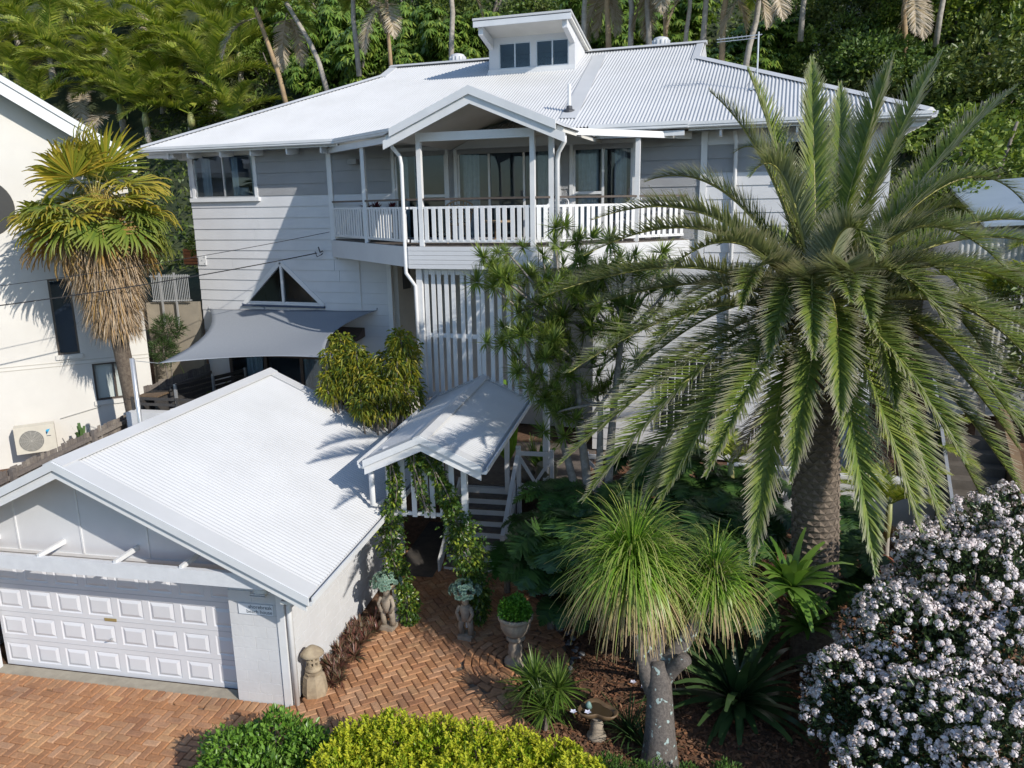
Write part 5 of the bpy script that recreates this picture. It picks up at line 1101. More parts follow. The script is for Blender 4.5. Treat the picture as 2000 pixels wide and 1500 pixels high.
chair(-4.85, 17.2, -.5, 'white cane chair beside the right gable post of the balcony', WHITE2)
chair(-3.4, 18.35, -.9, 'white cane chair at the right end of the balcony', WHITE2)
TB = thing('balcony_table', 'low round wicker table on the balcony behind the rail', 'table', (-6.2, 17.3, FLZ+.018))
MB().lathe((-6.2, 17.3, FLZ+.018), [(.0, .46), (.36, .46), (.36, .50), (0, .5)], 22).build('table_top', WICK, TB); MB().lathe((-6.2, 17.3, FLZ+.018), [(.2, 0), (.06, .1), (.06, .46)], 14).build('pedestal', WICK, TB)
PLB = thing('planter_box', 'dark planter with deep red leafy plants behind the left balcony rail', 'planter', (-9.6, 18.1, FLZ+.018))
B(-10.2, -9.05, 18.0, 18.25, FLZ+.018, FLZ+.75).build('box', DARKM, PLB)
# ---------------------------------------------------------------- foliage generators (numpy)
def unit(a): return a/np.maximum(np.linalg.norm(a, axis=-1, keepdims=True), 1e-9)
def leaf_quads(P, D, S, L, Wd, fold=.25, droop=.0):
    """one folded leaf of two triangles at each P: D direction, S side"""
    D = unit(D); N_ = unit(np.cross(D, S)); S = np.cross(N_, D)
    L = np.asarray(L)[:, None] if np.ndim(L) else L; Wd = np.asarray(Wd)[:, None] if np.ndim(Wd) else Wd
    mid = P+D*L*.45+N_*Wd*fold; tip = P+D*L+np.array([0, 0, -1.])*droop*L
    V = np.stack([P, mid-S*Wd*.5, tip, mid+S*Wd*.5], 1).reshape(-1, 3); i = np.arange(len(P))[:, None]*4
    return V, np.concatenate([i+[0, 1, 2], i+[0, 2, 3]])
def blob_points(rg, c, r_, n, flat=.85, shell=.55):
    """points through an uneven crown clump, denser to the outside"""
    d = unit(rg.normal(0, 1, (n, 3))); lump = 1+.22*np.sin(d[:, 0]*5+c[0]*3)*np.cos(d[:, 1]*4+c[1]*5)+.14*np.sin(d[:, 2]*7+c[0])
    rad = r_*lump*(shell+(1-shell)*rg.random(n)**.6)
    return np.asarray(c)+d*rad[:, None]*[1, 1, flat], d
def cloud(rg, clumps, dens, L, Wd, flat=.85, up=.35, shell=.55, fold=.25, droop=.12, outward=.9):
    Vs, Fs, n0 = [], [], 0
    for (x, y, z, r_) in clumps:
        n = int(dens*r_*r_); P, d = blob_points(rg, (x, y, z), r_, n, flat, shell)
        D = d*outward+rg.normal(0, .55, (n, 3))+[0, 0, up]; S = rg.normal(0, 1, (n, 3))
        V, F = leaf_quads(P, D, np.cross(unit(D), unit(S)), L*rg.uniform(.65, 1.3, n), Wd*rg.uniform(.7, 1.25, n), fold, droop)
        Vs.append(V); Fs.append(F+n0); n0 += len(V)
    return np.concatenate(Vs), np.concatenate(Fs)
def strips(P, D, L, Wd, rg, nseg=4, droop=.5, side=None, taper=.15, curl=0., base=1.0):
    """ribbon leaves that bend under their weight; returns V, F, tip parameter"""
    n = len(P); D = unit(D); Lr = np.broadcast_to(np.asarray(L, float), (n,)); Wr = np.broadcast_to(np.asarray(Wd, float), (n,)); dr = np.broadcast_to(np.asarray(droop, float), (n,))
    S = unit(np.cross(D, np.array([0, 0, 1.])+rg.normal(0, .12, (n, 3)))) if side is None else side
    p = P.copy(); d = D.copy(); rows = []; ts = []
    for k in range(nseg+1):
        t = k/nseg; w = Wr*(base+(1-base)*min(1, t*4))*(1-(1-taper)*t**1.6); rows.append(np.stack([p-S*w[:, None]*.5, p+S*w[:, None]*.5], 1)); ts.append(np.full((n, 2), t))
        p = p+d*(Lr/nseg)[:, None]; d = unit(d+np.array([0, 0, -1.])*(dr/nseg*(.5+t))[:, None])
    V = np.stack(rows, 1).reshape(-1, 3); T = np.stack(ts, 1).reshape(-1); b_ = np.arange(n)[:, None, None]*(2*(nseg+1))+np.arange(nseg)[None, :, None]*2
    return V, (b_+np.array([0, 1, 3, 2])).reshape(-1, 4), T
def bez(p0, p1, p2, n): t = np.linspace(0, 1, n)[:, None]; return (1-t)**2*np.asarray(p0, float)+2*t*(1-t)*np.asarray(p1, float)+t*t*np.asarray(p2, float)
def pinnate(rg, pts, nl, Lmax, Wd, vee=.35, droop=.35, start=.1, rr_=.02, lean=(1.15, .5), prof=None, nseg=2, rag=.12):
    """feather frond on a rachis; leaflets both sides. V, F list, tip"""
    m = len(pts); seg = np.r_[0, np.cumsum(np.linalg.norm(np.diff(pts, axis=0), axis=1))]; seg /= seg[-1]
    t = np.linspace(start, .995, nl); P = np.stack([np.interp(t, seg, pts[:, k]) for k in range(3)], 1)
    T = unit(np.gradient(pts, axis=0)); T = unit(np.stack([np.interp(t, seg, T[:, k]) for k in range(3)], 1))
    ref = np.array([0, 0, 1.]); S = np.cross(T, ref); bad = np.linalg.norm(S, axis=1) < .2
    mh = unit(np.array([[pts[-1, 0]-pts[0, 0], pts[-1, 1]-pts[0, 1], 0]])); S[bad] = np.cross(mh, ref)
    S = unit(S); S = unit(np.stack([np.convolve(np.pad(S[:, k], 4, 'edge'), np.ones(9)/9, 'valid') for k in range(3)], 1)); N_ = np.cross(S, T)
    pf = prof(t) if prof else np.clip(1.25*np.sin(np.pi*np.clip(t*.9+.12, 0, 1))**.6, .2, 1); al = lean[0]+(lean[1]-lean[0])*t
    Vs, Fs, Ts, n0 = [], [], [], 0
    for s in (-1, 1):
        a = al+rg.normal(0, .07, nl); D = T*np.cos(a)[:, None]+S*(s*np.sin(a))[:, None]+N_*(vee+rg.normal(0, rag, nl))[:, None]
        Q = P+rg.normal(0, .004, P.shape); V, F, tp = strips(Q, D, Lmax*pf*rg.uniform(.88, 1.08, nl), Wd*(.6+.4*pf), rg, nseg, droop, unit(np.cross(D, N_)), .1)
        Vs.append(V); Fs.append(F+n0); Ts.append(tp); n0 += len(V)
    k4 = 4; ang = np.arange(k4)*np.pi/2; Tm = unit(np.gradient(pts, axis=0)); Sm = unit(np.cross(Tm, ref)+1e-4); Nm = np.cross(Sm, Tm); rad = rr_*(1-.85*np.linspace(0, 1, m))
    ring = pts[:, None, :]+rad[:, None, None]*(Sm[:, None, :]*np.cos(ang)[None, :, None]+Nm[:, None, :]*np.sin(ang)[None, :, None])
    i = np.arange(m-1)[:, None]*k4; j = np.arange(k4); Fr = np.stack([i+j, i+(j+1) % k4, i+k4+(j+1) % k4, i+k4+j], -1).reshape(-1, 4)
    Vs.append(ring.reshape(-1, 3)); Fs.append(Fr+n0); Ts.append(np.zeros(m*k4)-.0)
    return np.concatenate(Vs), np.concatenate(Fs), np.concatenate(Ts)
def fan(rg, nseg_=34, L=.9, span=2.5, Wd=.06, droop=.9, split=.55):
    """palmate leaf in local space: hub at 0, pointing +x, face +z"""
    a = np.linspace(-span, span, nseg_); D = np.c_[np.cos(a), np.sin(a), np.full(nseg_, .12)+.10*np.cos(a*14)]
    S = np.c_[-np.sin(a), np.cos(a), np.zeros(nseg_)]; Ls = L*(.75+.25*np.cos(a*.55))*rg.uniform(.9, 1.05, nseg_)
    w = 2*span/nseg_*L*split*1.02
    k = 7; rows, ts = [], []; p = np.zeros((nseg_, 3)); d = unit(D)
    for q in range(k+1):
        t = q/k; ww = w*min(t/split, 1)*(1 if t <= split else max(.06, 1-(t-split)/(1-split)*.95)) + .004
        pl = (np.arange(nseg_) % 2*2-1)*.0
        rows.append(np.stack([p-S*ww/2, p+np.c_[np.zeros((nseg_, 2)), np.full(nseg_, .018*min(t/split, 1))], p+S*ww/2], 1)); ts.append(np.full((nseg_, 3), t))
        p = p+d*(Ls/k)[:, None]; d = unit(d+np.array([0, 0, -1.])*(droop*rg.uniform(.7, 1.3, nseg_)/k*(0 if t < split*.8 else 2.6))[:, None])
    V = np.stack(rows, 1).reshape(-1, 3); T = np.stack(ts, 1).reshape(-1); b_ = np.arange(nseg_)[:, None, None]*(3*(k+1))+np.arange(k)[None, :, None]*3
    F = np.concatenate([(b_+np.array([0, 1, 4, 3])).reshape(-1, 4), (b_+np.array([1, 2, 5, 4])).reshape(-1, 4)])
    return V, F, T
def rosette(rg, n, L, Wd, lo=-.3, hi=1.4, droop=.6, nseg=3, taper=.1, base=.5):
    th = rg.uniform(0, 2*np.pi, n); el = rg.uniform(lo, hi, n); D = np.c_[np.cos(th)*np.cos(el), np.sin(th)*np.cos(el), np.sin(el)]
    return strips(D*.02, D, L*rg.uniform(.7, 1.15, n), Wd, rg, nseg, droop, None, taper, 0, base)
def join(parts):
    Vs, Fs, Ts, n0 = [], [], [], 0
    for p in parts: Vs.append(p[0]); Fs.append(p[1]+n0); Ts.append(p[2] if len(p) > 2 else np.zeros(len(p[0]))); n0 += len(p[0])
    return np.concatenate(Vs), np.concatenate(Fs), np.concatenate(Ts)
def obj_np(name, VFT, mat, parent=None, loc=None, smooth=False):
    V = np.asarray(VFT[0]); off = np.array(off_of(parent)) if parent is not None else 0
    o = _link(name, np_mesh(name, V-off, VFT[1], VFT[2] if len(VFT) > 2 else None, smooth), mat, parent)
    if loc is not None: o.location = loc
    return o
def plant(name, label, cat, base, group=None): return thing(name, label, cat, tuple(base), group)
BARK = surf('grey_bark', (.22, .19, .16), (.12, .10, .085), 12, .9, .6, 40)
PBARK = surf('palm_bark', (.15, .12, .09), (.08, .06, .045), 14, .95, .7, 35)
PALE = surf('pale_bark', (.42, .38, .33), (.28, .25, .21), 8, .85, .4, 30)

def camx(p):                                                   # place across the view, only used to word the labels
    v = Vector(p)-cam.location; return v.dot(_r)/v.dot(_f)
ORD = ['leftmost', 'second', 'third', 'fourth', 'fifth', 'sixth', 'seventh', 'eighth', 'ninth', 'tenth', 'eleventh', 'twelfth', 'thirteenth', 'fourteenth', 'fifteenth', 'sixteenth', 'seventeenth', 'eighteenth', 'nineteenth', 'twentieth']
# ---------------------------------------------------------------- big date palm in front
rg = np.random.default_rng(1)
DP = plant('date_palm', 'huge date palm with arching feather fronds in front of the house', 'palm tree', (1.02, 12.71, 0))
CR = np.array([.66, 12.7, 5.85])
tb, tt = Vector((1.02, 12.71, -.1)), Vector((.68, 12.72, 5.3))
pts = [tb.lerp(tt, k/16) for k in range(17)]; MB().tube(pts, [.42, .39, .37]+[.345]*10+[.36, .40, .46, .5], 18).build('trunk', PBARK, DP, True)
sc = MB(); rr = random.Random(3)                              # diamond leaf scars
for k in range(46):
    z = .1+k*.105
    for j in range(13):
        t = 2*math.pi*(j+.5*(k % 2))/13+rr.uniform(-.05, .05); c = tb.lerp(tt, (z+.1)/5.5); r_ = .35+.05*max(0, .5-z)+(.0 if z < 4.2 else (z-4.2)*.12)
        d = Vector((math.cos(t), math.sin(t), 0)); s = Vector((-d.y, d.x, 0)); p = c+d*r_
        sc.add([p-s*.095+Vector((0, 0, .0)), p+d*.034+Vector((0, 0, .03)), p+s*.095, p+Vector((0, 0, .085))-d*.01, p+Vector((0, 0, -.05))-d*.02], [(0, 1, 3), (1, 2, 3), (0, 4, 1), (4, 2, 1)])
sc.build('leaf_scars', surf('palm_scar', (.19, .15, .115), (.11, .085, .065), 10, .95), DP)['kind'] = 'stuff'
DPL = leafmat('date_leaf', [(.13, .20, .035), (.19, .26, .045), (.27, .32, .06), (.15, .22, .05)], .32, .33, tipc=(.58, .49, .43), under=(.30, .32, .22), spec=.5)
RACH = surf('frond_stem', (.34, .33, .08), (.26, .24, .08), 5, .5)
def feather(parent, p0, p1, p2, nl, Lm, Wd, mat, tipk=.75, **kw):
    pts = bez(p0, p1, p2, 26); V, F, T = pinnate(rg, pts, nl, Lm, Wd, **kw)
    nr = 26*4; T = np.clip((T-.45)/.55, 0, 1)**1.4*tipk*rg.uniform(.6, 1.3); T = np.clip(T, 0, 1)
    nv = len(V)-nr; Fl = F[(F < nv).all(1)]; Fr = F[(F >= nv).all(1)]-nv
    fo = obj_np('frond', (V[:nv], Fl, T[:nv]), mat, parent); obj_np('frond_stem', (V[nv:], Fr), RACH, fo); return fo
for i, (c, t) in enumerate(DATE_FRONDS):
    c, t = np.array(c), np.array(t); d0 = unit(c-CR); base = CR+d0*.25+[0, 0, -.1]
    feather(DP, base, c, t, 200, .49, .032, DPL, vee=.42, droop=.36 if i > 4 else .15, start=.10, rr_=.036, lean=(.95, .36), tipk=.7)
DEADL = leafmat('dead_frond', [(.26, .19, .12), (.33, .26, .18), (.20, .14, .09), (.36, .30, .23)], .1, .8)
for k in range(7):                                            # inner fronds filling the crown
    th = k*2.399; el = .15+.5*((k*3) % 7)/7; d = np.array([math.cos(th)*math.cos(el), math.sin(th)*math.cos(el), math.sin(el)]); l = rg.uniform(1.9, 2.7)
    feather(DP, CR+d*.2, CR+d*l*.6+[0, 0, .45], CR+d*l*[1.2, 1.2, .55]+[0, 0, -.2], 120, .50, .040, DPL, vee=.3, droop=.45, start=.12, rr_=.03, lean=(1.2, .45), tipk=.7)
for (c, t) in OLD_FRONDS: feather(DP, CR+[0, 0, -.45], np.array(c), np.array(t), 80, .36, .026, DEADL, vee=.1, droop=.9, rr_=.03, tipk=0)
fr_ = []
for k in range(150):                                          # fruit stalks and fibre at the crown
    th = rg.uniform(0, 2*np.pi); d = np.array([np.cos(th), np.sin(th), rg.uniform(-.3, .5)]); fr_.append((CR+d*.3+[0, 0, -.35], d))
P = np.array([f[0] for f in fr_]); D = np.array([f[1] for f in fr_]); obj_np('fruit_stalks', strips(P, D, rg.uniform(.4, 1.1, 150), .02, rg, 5, 2.2), surf('orange_fibre', (.36, .19, .07), (.25, .13, .06), 9, .8), DP)['kind'] = 'stuff'

# ---------------------------------------------------------------- fan palm on the left
rg = np.random.default_rng(2)
FP = plant('fan_palm', 'yellow-green fan palm with shaggy brown skirt beside the cream house', 'palm tree', (-15.55, 15.25, .9))
FC = np.array(FANPALM[0])-[.1, 0, .0]; fb_ = Vector(FANPALM[1])
MB().tube([fb_.lerp(Vector(FC), k/12)+Vector((.06*math.sin(k*.5), 0, 0)) for k in range(13)], [.27, .24]+[.20]*9+[.2, .18], 14).build('trunk', PBARK, FP, True)
FPL = leafmat('fan_leaf', [(.22, .27, .03), (.34, .34, .04), (.44, .37, .04), (.18, .25, .035), (.50, .38, .05)], .38, .45, tipc=(.50, .36, .06))
FPG = leafmat('fan_leaf_green', [(.15, .23, .04), (.22, .28, .04), (.12, .19, .035)], .38, .45, tipc=(.36, .33, .07))
FPD = leafmat('fan_leaf_old', [(.40, .22, .05), (.45, .30, .06), (.30, .17, .06)], .25, .6, tipc=(.36, .24, .12))
PET = surf('petiole', (.28, .28, .07), (.34, .26, .08), 6, .5)
def place(V, o, x, z):
    """rotate local frame: x axis -> x, z axis -> near z"""
    x = unit(np.asarray(x, float)[None])[0]; y = unit(np.cross(z, x)[None])[0]; zz = np.cross(x, y); return V @ np.array([x, y, zz])+o
for k in range(38):
    el = math.asin(rg.uniform(-.75, 1.)); th = k*2.399+rg.uniform(-.2, .2)
    d = np.array([math.cos(th)*math.cos(el), math.sin(th)*math.cos(el), math.sin(el)])
    pl = rg.uniform(.8, 1.15); hub = FC+d*pl+np.array([0, 0, -.12])
    V, F, T = fan(rg, 32, rg.uniform(1.0, 1.25), rg.uniform(1.55, 2.0), droop=rg.uniform(.5, 1.2), split=.62)
    out = unit((d*np.array([.8, .8, .6])+np.array([0, 0, .15 if el > .75 else (-.45 if el > -.1 else -.8)])+rg.normal(0, .12, 3))[None])[0]; zz = np.array([0, 0, .55])+d*1.1+rg.normal(0, .22, 3)
    W3 = place(V, hub, out, zz); mt = FPD if el < -.5 else (FPG if k % 3 == 0 else FPL)
    fo = obj_np('fan_leaf', (W3, F, np.clip((T-.5)*1.6, 0, 1)*rg.uniform(.4, 1)), mt, FP)
    MB().tube([Vector(FC+d*.08), Vector(FC+d*pl*.55+np.array([0, 0, .06])), Vector(hub)], [.022, .016, .012], 5).build('petiole', PET, fo)
n = 5200; z = rg.uniform(0, 1, n)**.85; th = rg.uniform(0, 2*np.pi, n); rad = (.95-.58*z)*rg.uniform(.65, 1.06, n)
ax = np.array(FC)[None]*(1-z*.5)[:, None]+np.array(fb_)[None]*(z*.5)[:, None]; ax[:, 2] = FC[2]-.45-z*2.35
P = ax+np.c_[np.cos(th)*rad, np.sin(th)*rad, np.zeros(n)]; D = np.c_[np.cos(th)*.35, np.sin(th)*.35, -np.ones(n)]+rg.normal(0, .22, (n, 3))
SK = leafmat('palm_skirt', [(.34, .23, .13), (.44, .34, .24), (.26, .17, .09), (.50, .42, .32), (.40, .25, .09)], .15, .8)
obj_np('dead_skirt', strips(P, D, rg.uniform(.35, .8, n), rg.uniform(.018, .04, n), rg, 3, .4), SK, FP)['kind'] = 'stuff'
n = 500; th = rg.normal(-.5, .5, n); P = FC+np.array([.55, -.4, .1])+rg.normal(0, .16, (n, 3)); D = rg.normal(0, 1, (n, 3))+[.6, -.3, -.3]
obj_np('flower_spray', strips(P, D, .35, .012, rg, 3, 1.2), leafmat('palm_flower', [(.48, .34, .06), (.55, .42, .12), (.42, .28, .05)], .1, .8), FP)['kind'] = 'stuff'

# ---------------------------------------------------------------- dragon tree in front of the balcony
rg = np.random.default_rng(3)
DT = plant('dragon_tree', 'branching dragon tree with spiky rosettes before the slat screen', 'tree', (-2.9, 13.6, .6))
hubs = [np.array(h) for h in ((-4.2, 14.3, 4.2), (-3.5, 14.2, 4.6), (-3.0, 14.0, 3.9), (-3.9, 14.5, 5.4), (-2.7, 14.5, 5.2))]
root = [np.array((-2.95, 13.5, .4)), np.array((-2.75, 13.55, .4)), np.array((-3.1, 13.7, .45))]
DTB = surf('dragon_bark', (.30, .27, .24), (.18, .155, .13), 10, .9, .5, 30)
tr_ = MB()
for i, h in enumerate(hubs):
    q = bez(root[i % 3], (root[i % 3]+h)/2+[(.25, -.2, .1)[i % 3], 0, -.3], h, 9); tr_.tube([Vector(p) for p in q], list(np.linspace(.12, .05, 9)), 8)
for hd in DRAC_HEADS:
    hd = np.array(hd); h = min(hubs, key=lambda q: np.linalg.norm(q-hd)+max(0, q[2]-hd[2])*2); q = bez(h, (h+hd)/2+rg.normal(0, .12, 3)+[0, 0, -.12], hd, 6)
    tr_.tube([Vector(p) for p in q], list(np.linspace(.034, .017, 6)), 6)
tr_.build('trunk', DTB, DT, True)
DTL = leafmat('dragon_leaf', [(.10, .17, .03), (.16, .24, .045), (.27, .35, .07), (.20, .27, .055)], .32, .33, tipc=(.34, .28, .09), spec=.5)
RM = []
for k in range(5):
    V, F, T = rosette(rg, 74, .40, .034, -.6, 1.45, .5, 3, .08, .6); me = np_mesh('leaf_head', V, F, np.clip((T-.6)*1.2, 0, 1)*.7); me.materials.append(DTL); RM.append(me)
for hd in DRAC_HEADS:
    for kk in range(4):
        p = Vector(hd)+Vector(rg.normal(0, .2 if kk else .01, 3)); piece('leaf_head', RM[rg.integers(5)], DT, p, rg.uniform(0, 6), (rg.uniform(.55, .95),)*3, rot=(rg.normal(0, .35), rg.normal(0, .35), rg.uniform(0, 6)))

# ---------------------------------------------------------------- ponytail palm in the foreground
rg = np.random.default_rng(4)
PT = plant('ponytail_palm', 'ponytail palm with swollen lichen-spotted trunk and weeping grassy heads', 'palm tree', PONY['base'])
b0 = np.array(PONY['base']); 
LICH, nt, b_ = _new('lichen_bark'); p_ = wpos(nt)
cb = mix_c(nt, ramp(nt, noise(nt, 26, 5, .7, p_), [(.35, 0.), (.65, 1.)]), (.065, .056, .05), (.14, .12, .105)); 
nt.links.new(mix_c(nt, ramp(nt, noise(nt, 11, 2, .45, p_), [(.64, 0.), (.67, 1.)]), cb, (.30, .38, .36)), b_.inputs['Base Color']); b_.inputs['Roughness'].default_value = .9; bump(nt, b_, noise(nt, 60, 4, .6, p_), .6, .01)
q = bez(b0+[0, 0, -.1], (b0+np.array(PONY['fork']))/2+[.03, .05, 0], PONY['fork'], 10); tr_ = MB().tube([Vector(p) for p in q], [.29, .26, .235, .215, .20, .19, .18, .175, .16, .10], 20)
f0 = np.array(PONY['fork'])
for k in ('h1', 'h2', 'h3'):
    h = np.array(PONY[k])-[0, 0, .32]; q = bez(f0-[0, 0, .25], f0+(h-f0)*.35+np.array([(h-f0)[0]*.3, 0, .05]), h, 8); tr_.tube([Vector(p) for p in q], list(np.linspace(.16, .07, 8)), 12)
q = bez(np.array(PONY['low'])+[.16, .12, -.35], np.array(PONY['low'])+[-.06, .05, .05], np.array(PONY['low'])+[-.17, .15, .62], 6); tr_.tube([Vector(p) for p in q], list(np.linspace(.14, .06, 6)), 12)
q = bez(f0-[-.05, 0, .4], f0+[.15, 0, -.1], np.array(PONY['stub'])+[.12, -.05, -.2], 6); tr_.tube([Vector(p) for p in q], list(np.linspace(.13, .095, 6)), 14)
tr_.build('trunk', LICH, PT, True)
PTL = leafmat('ponytail_leaf', [(.20, .38, .04), (.28, .46, .06), (.13, .27, .035), (.34, .46, .08)], .40, .38, tipc=(.52, .38, .22), spec=.4)
for k, n_, s in (('h1', 1300, 1.02), ('h2', 620, .74), ('h3', 480, .85)):
    h = np.array(PONY[k])-[0, 0, .32]; th = rg.uniform(0, 2*np.pi, n_); el = rg.uniform(-.5, 1.5, n_); D = np.c_[np.cos(th)*np.cos(el), np.sin(th)*np.cos(el), np.sin(el)]+rg.normal(0, .16, (n_, 3))
    V, F, T = strips(h+D*.06, D, rg.uniform(.75, 1.45, n_)*s, rg.uniform(.018, .032, n_), rg, 9, rg.uniform(1.2, 4.4, n_), None, .25)
    obj_np('leaf_head', (V, F, np.clip((T-np.repeat(np.where(el < .35, .25, .6), 20))*1.9, 0, 1)*np.repeat(rg.uniform(.1, 1.1, n_)+.35*(el < .35), 20).clip(0, 1)), PTL, PT)
h = np.array(PONY['h2'])+[.02, -.05, -.15]; n_ = 160; D = rg.normal(0, .6, (n_, 3))+[0, 0, .8]
obj_np('dry_flower_stalk', strips(h+D*.03, D, rg.uniform(.15, .42, n_), .008, rg, 3, .3), surf('dry_flower', (.50, .38, .27), (.40, .29, .20), 12, .9), PT)['kind'] = 'stuff'
n_ = 300; th = rg.uniform(0, 2*np.pi, n_); P = np.array(PONY['h3'])-[0, 0, .32]+np.c_[np.cos(th)*.15, np.sin(th)*.15, rg.uniform(-.7, .0, n_)]; D = np.c_[np.cos(th), np.sin(th), -np.ones(n_)*1.5]
obj_np('dead_leaves', strips(P, D, rg.uniform(.4, .9, n_), .014, rg, 5, 1.), DEADL, PT)['kind'] = 'stuff'

# ---------------------------------------------------------------- hedges and shrubs
def shrub(name, label, clumps, dens, L, Wd, mat, cat='shrub', group=None, seed=5, stem=True, z0=0., **kw):
    rg = np.random.default_rng(seed); c = np.array(clumps); S = plant(name, label, cat, (float(c[:, 0].mean()), float(c[:, 1].mean()), z0), group)
    obj_np('foliage', cloud(rg, clumps, dens, L, Wd, **kw), mat, S)
    if stem:
        m = MB()
        for (x, y, z, r_) in clumps: m.tube([(c[:, 0].mean()*.6+x*.4, c[:, 1].mean()*.6+y*.4, z0-.05), (x, y, z-.1*r_), (x, y, z+r_*.5)], [.03, .02, .008], 5)
        m.build('stems', BARK, S)
    return S
GOLD = leafmat('golden_leaf', [(.26, .38, .02), (.40, .49, .03), (.48, .52, .045), (.18, .30, .02)], .35, .4, spec=.4)
hs = shrub('golden_hedge', 'bright yellow-green clipped hedge along the bottom of the picture', HEDGE, 15000, .075, .036, GOLD, 'hedge', seed=6, flat=.9, up=.8, droop=.05)
rg = np.random.default_rng(8); P = []
for (x, y, z, r_) in HEDGE:                                     # upright new shoots
    d = unit(rg.normal(0, 1, (95, 3))*[1, 1, .5]+[0, 0, .8]); P.append(np.array([x, y, z])+d*r_*.98)
P = np.concatenate(P); Q = np.repeat(P, 12, 0); n_ = len(Q); hgt = np.tile(np.linspace(0, .13, 12), len(P)); Q = Q+np.c_[rg.normal(0, .008, (n_, 2)), hgt]
th = rg.uniform(0, 6.3, n_); D = np.c_[np.cos(th), np.sin(th), np.full(n_, .7)]; V, F = leaf_quads(Q, D, np.c_[-np.sin(th), np.cos(th), np.zeros(n_)], .062*rg.uniform(.6, 1.1, n_), .030)
obj_np('new_shoots', (V, F), leafmat('golden_shoot', [(.52, .55, .035), (.62, .58, .05), (.42, .48, .03)], .35, .4), hs)['kind'] = 'stuff'
GREEN = leafmat('glossy_leaf', [(.10, .21, .022), (.16, .30, .04), (.065, .14, .02), (.21, .36, .06)], .25, .38, spec=.45)
shrub('green_bush', 'rounded glossy green bush at the corner of the driveway', DARK_BUSH, 8200, .10, .045, GREEN, 'bush', seed=7, flat=.9, up=.5, droop=.1)
shrub('ferny_hedge', 'low feathery mid-green hedge in front of the ponytail palm', FERN_HEDGE, 15000, .075, .020, leafmat('ferny_leaf', [(.07, .15, .025), (.11, .20, .035), (.05, .10, .02)], .3, .45), 'hedge', seed=9, up=.7)
YW_ = leafmat('willow_leaf', [(.20, .26, .03), (.33, .33, .03), (.10, .16, .025), (.46, .38, .04), (.06, .11, .025)], .35, .45)
rq_ = np.random.default_rng(77); WILLOW2 = [(x, y, z, r_*.82) for x, y, z, r_ in WILLOW]
for x, y, z, r_ in WILLOW:
    for k in range(4): d = unit(rq_.normal(0, 1, 3)+[0, -.3, .5]); WILLOW2.append((x+d[0]*r_*1.0, y+d[1]*r_, z+d[2]*r_*1.0, rq_.uniform(.14, .26)))
shrub('willowy_shrub', 'yellow-green drooping shrub between the garage roof and slat screen', WILLOW2, 4600, .13, .032, YW_, 'shrub', seed=10, z0=1.2, flat=1.05, up=-.35, droop=.55, shell=.35)
# white flowering bush
WBL = leafmat('raphio_leaf', [(.025, .05, .018), (.045, .075, .022), (.03, .055, .02), (.06, .10, .03)], .12, .35, spec=.5)
WB = shrub('white_flowering_bush', 'large dark-leaved bush covered with pinkish white blossom, bottom right corner', WHITE_BUSH, 4600, .085, .045, WBL, 'bush', seed=11, flat=.92, up=.3, shell=.5)
rg = np.random.default_rng(12); Ps, Ns = [], []
for (x, y, z, r_) in WHITE_BUSH:
    n_ = int(820*r_*r_); P, d = blob_points(rg, (x, y, z), r_*1.04, n_, .92, .90); k = (d[:, 2] > -.35); Ps.append(P[k]); Ns.append(d[k])
P = np.concatenate(Ps); N_ = np.concatenate(Ns); ins = np.zeros(len(P), bool)
for (x, y, z, r_) in WHITE_BUSH: ins |= (np.linalg.norm((P-[x, y, z])/[1, 1, .92], axis=1) < r_*.80)
P, N_ = P[~ins], N_[~ins]; m_ = 26; n_ = len(P); cs = rg.uniform(.035, .062, n_)
d = unit(rg.normal(0, 1, (n_, m_, 3))+N_[:, None]*.9); Q = (P[:, None]+d*(cs[:, None, None]*rg.uniform(.75, 1.1, (n_, m_, 1)))).reshape(-1, 3); d = d.reshape(-1, 3)
a = unit(np.cross(d, rg.normal(0, 1, d.shape))); b2 = np.cross(d, a); s = rg.uniform(.010, .016, len(Q))[:, None]
V = np.stack([Q-a*s-b2*s, Q+a*s-b2*s*.8+d*s*.4, Q+a*s+b2*s, Q-a*s+b2*s+d*s*.3], 1).reshape(-1, 3); F = np.arange(len(V)).reshape(-1, 4)
obj_np('blossom', (V, F), leafmat('blossom', [(.70, .62, .62), (.76, .70, .69), (.56, .45, .46), (.78, .74, .73), (.72, .65, .65)], .1, .7), WB)['kind'] = 'stuff'
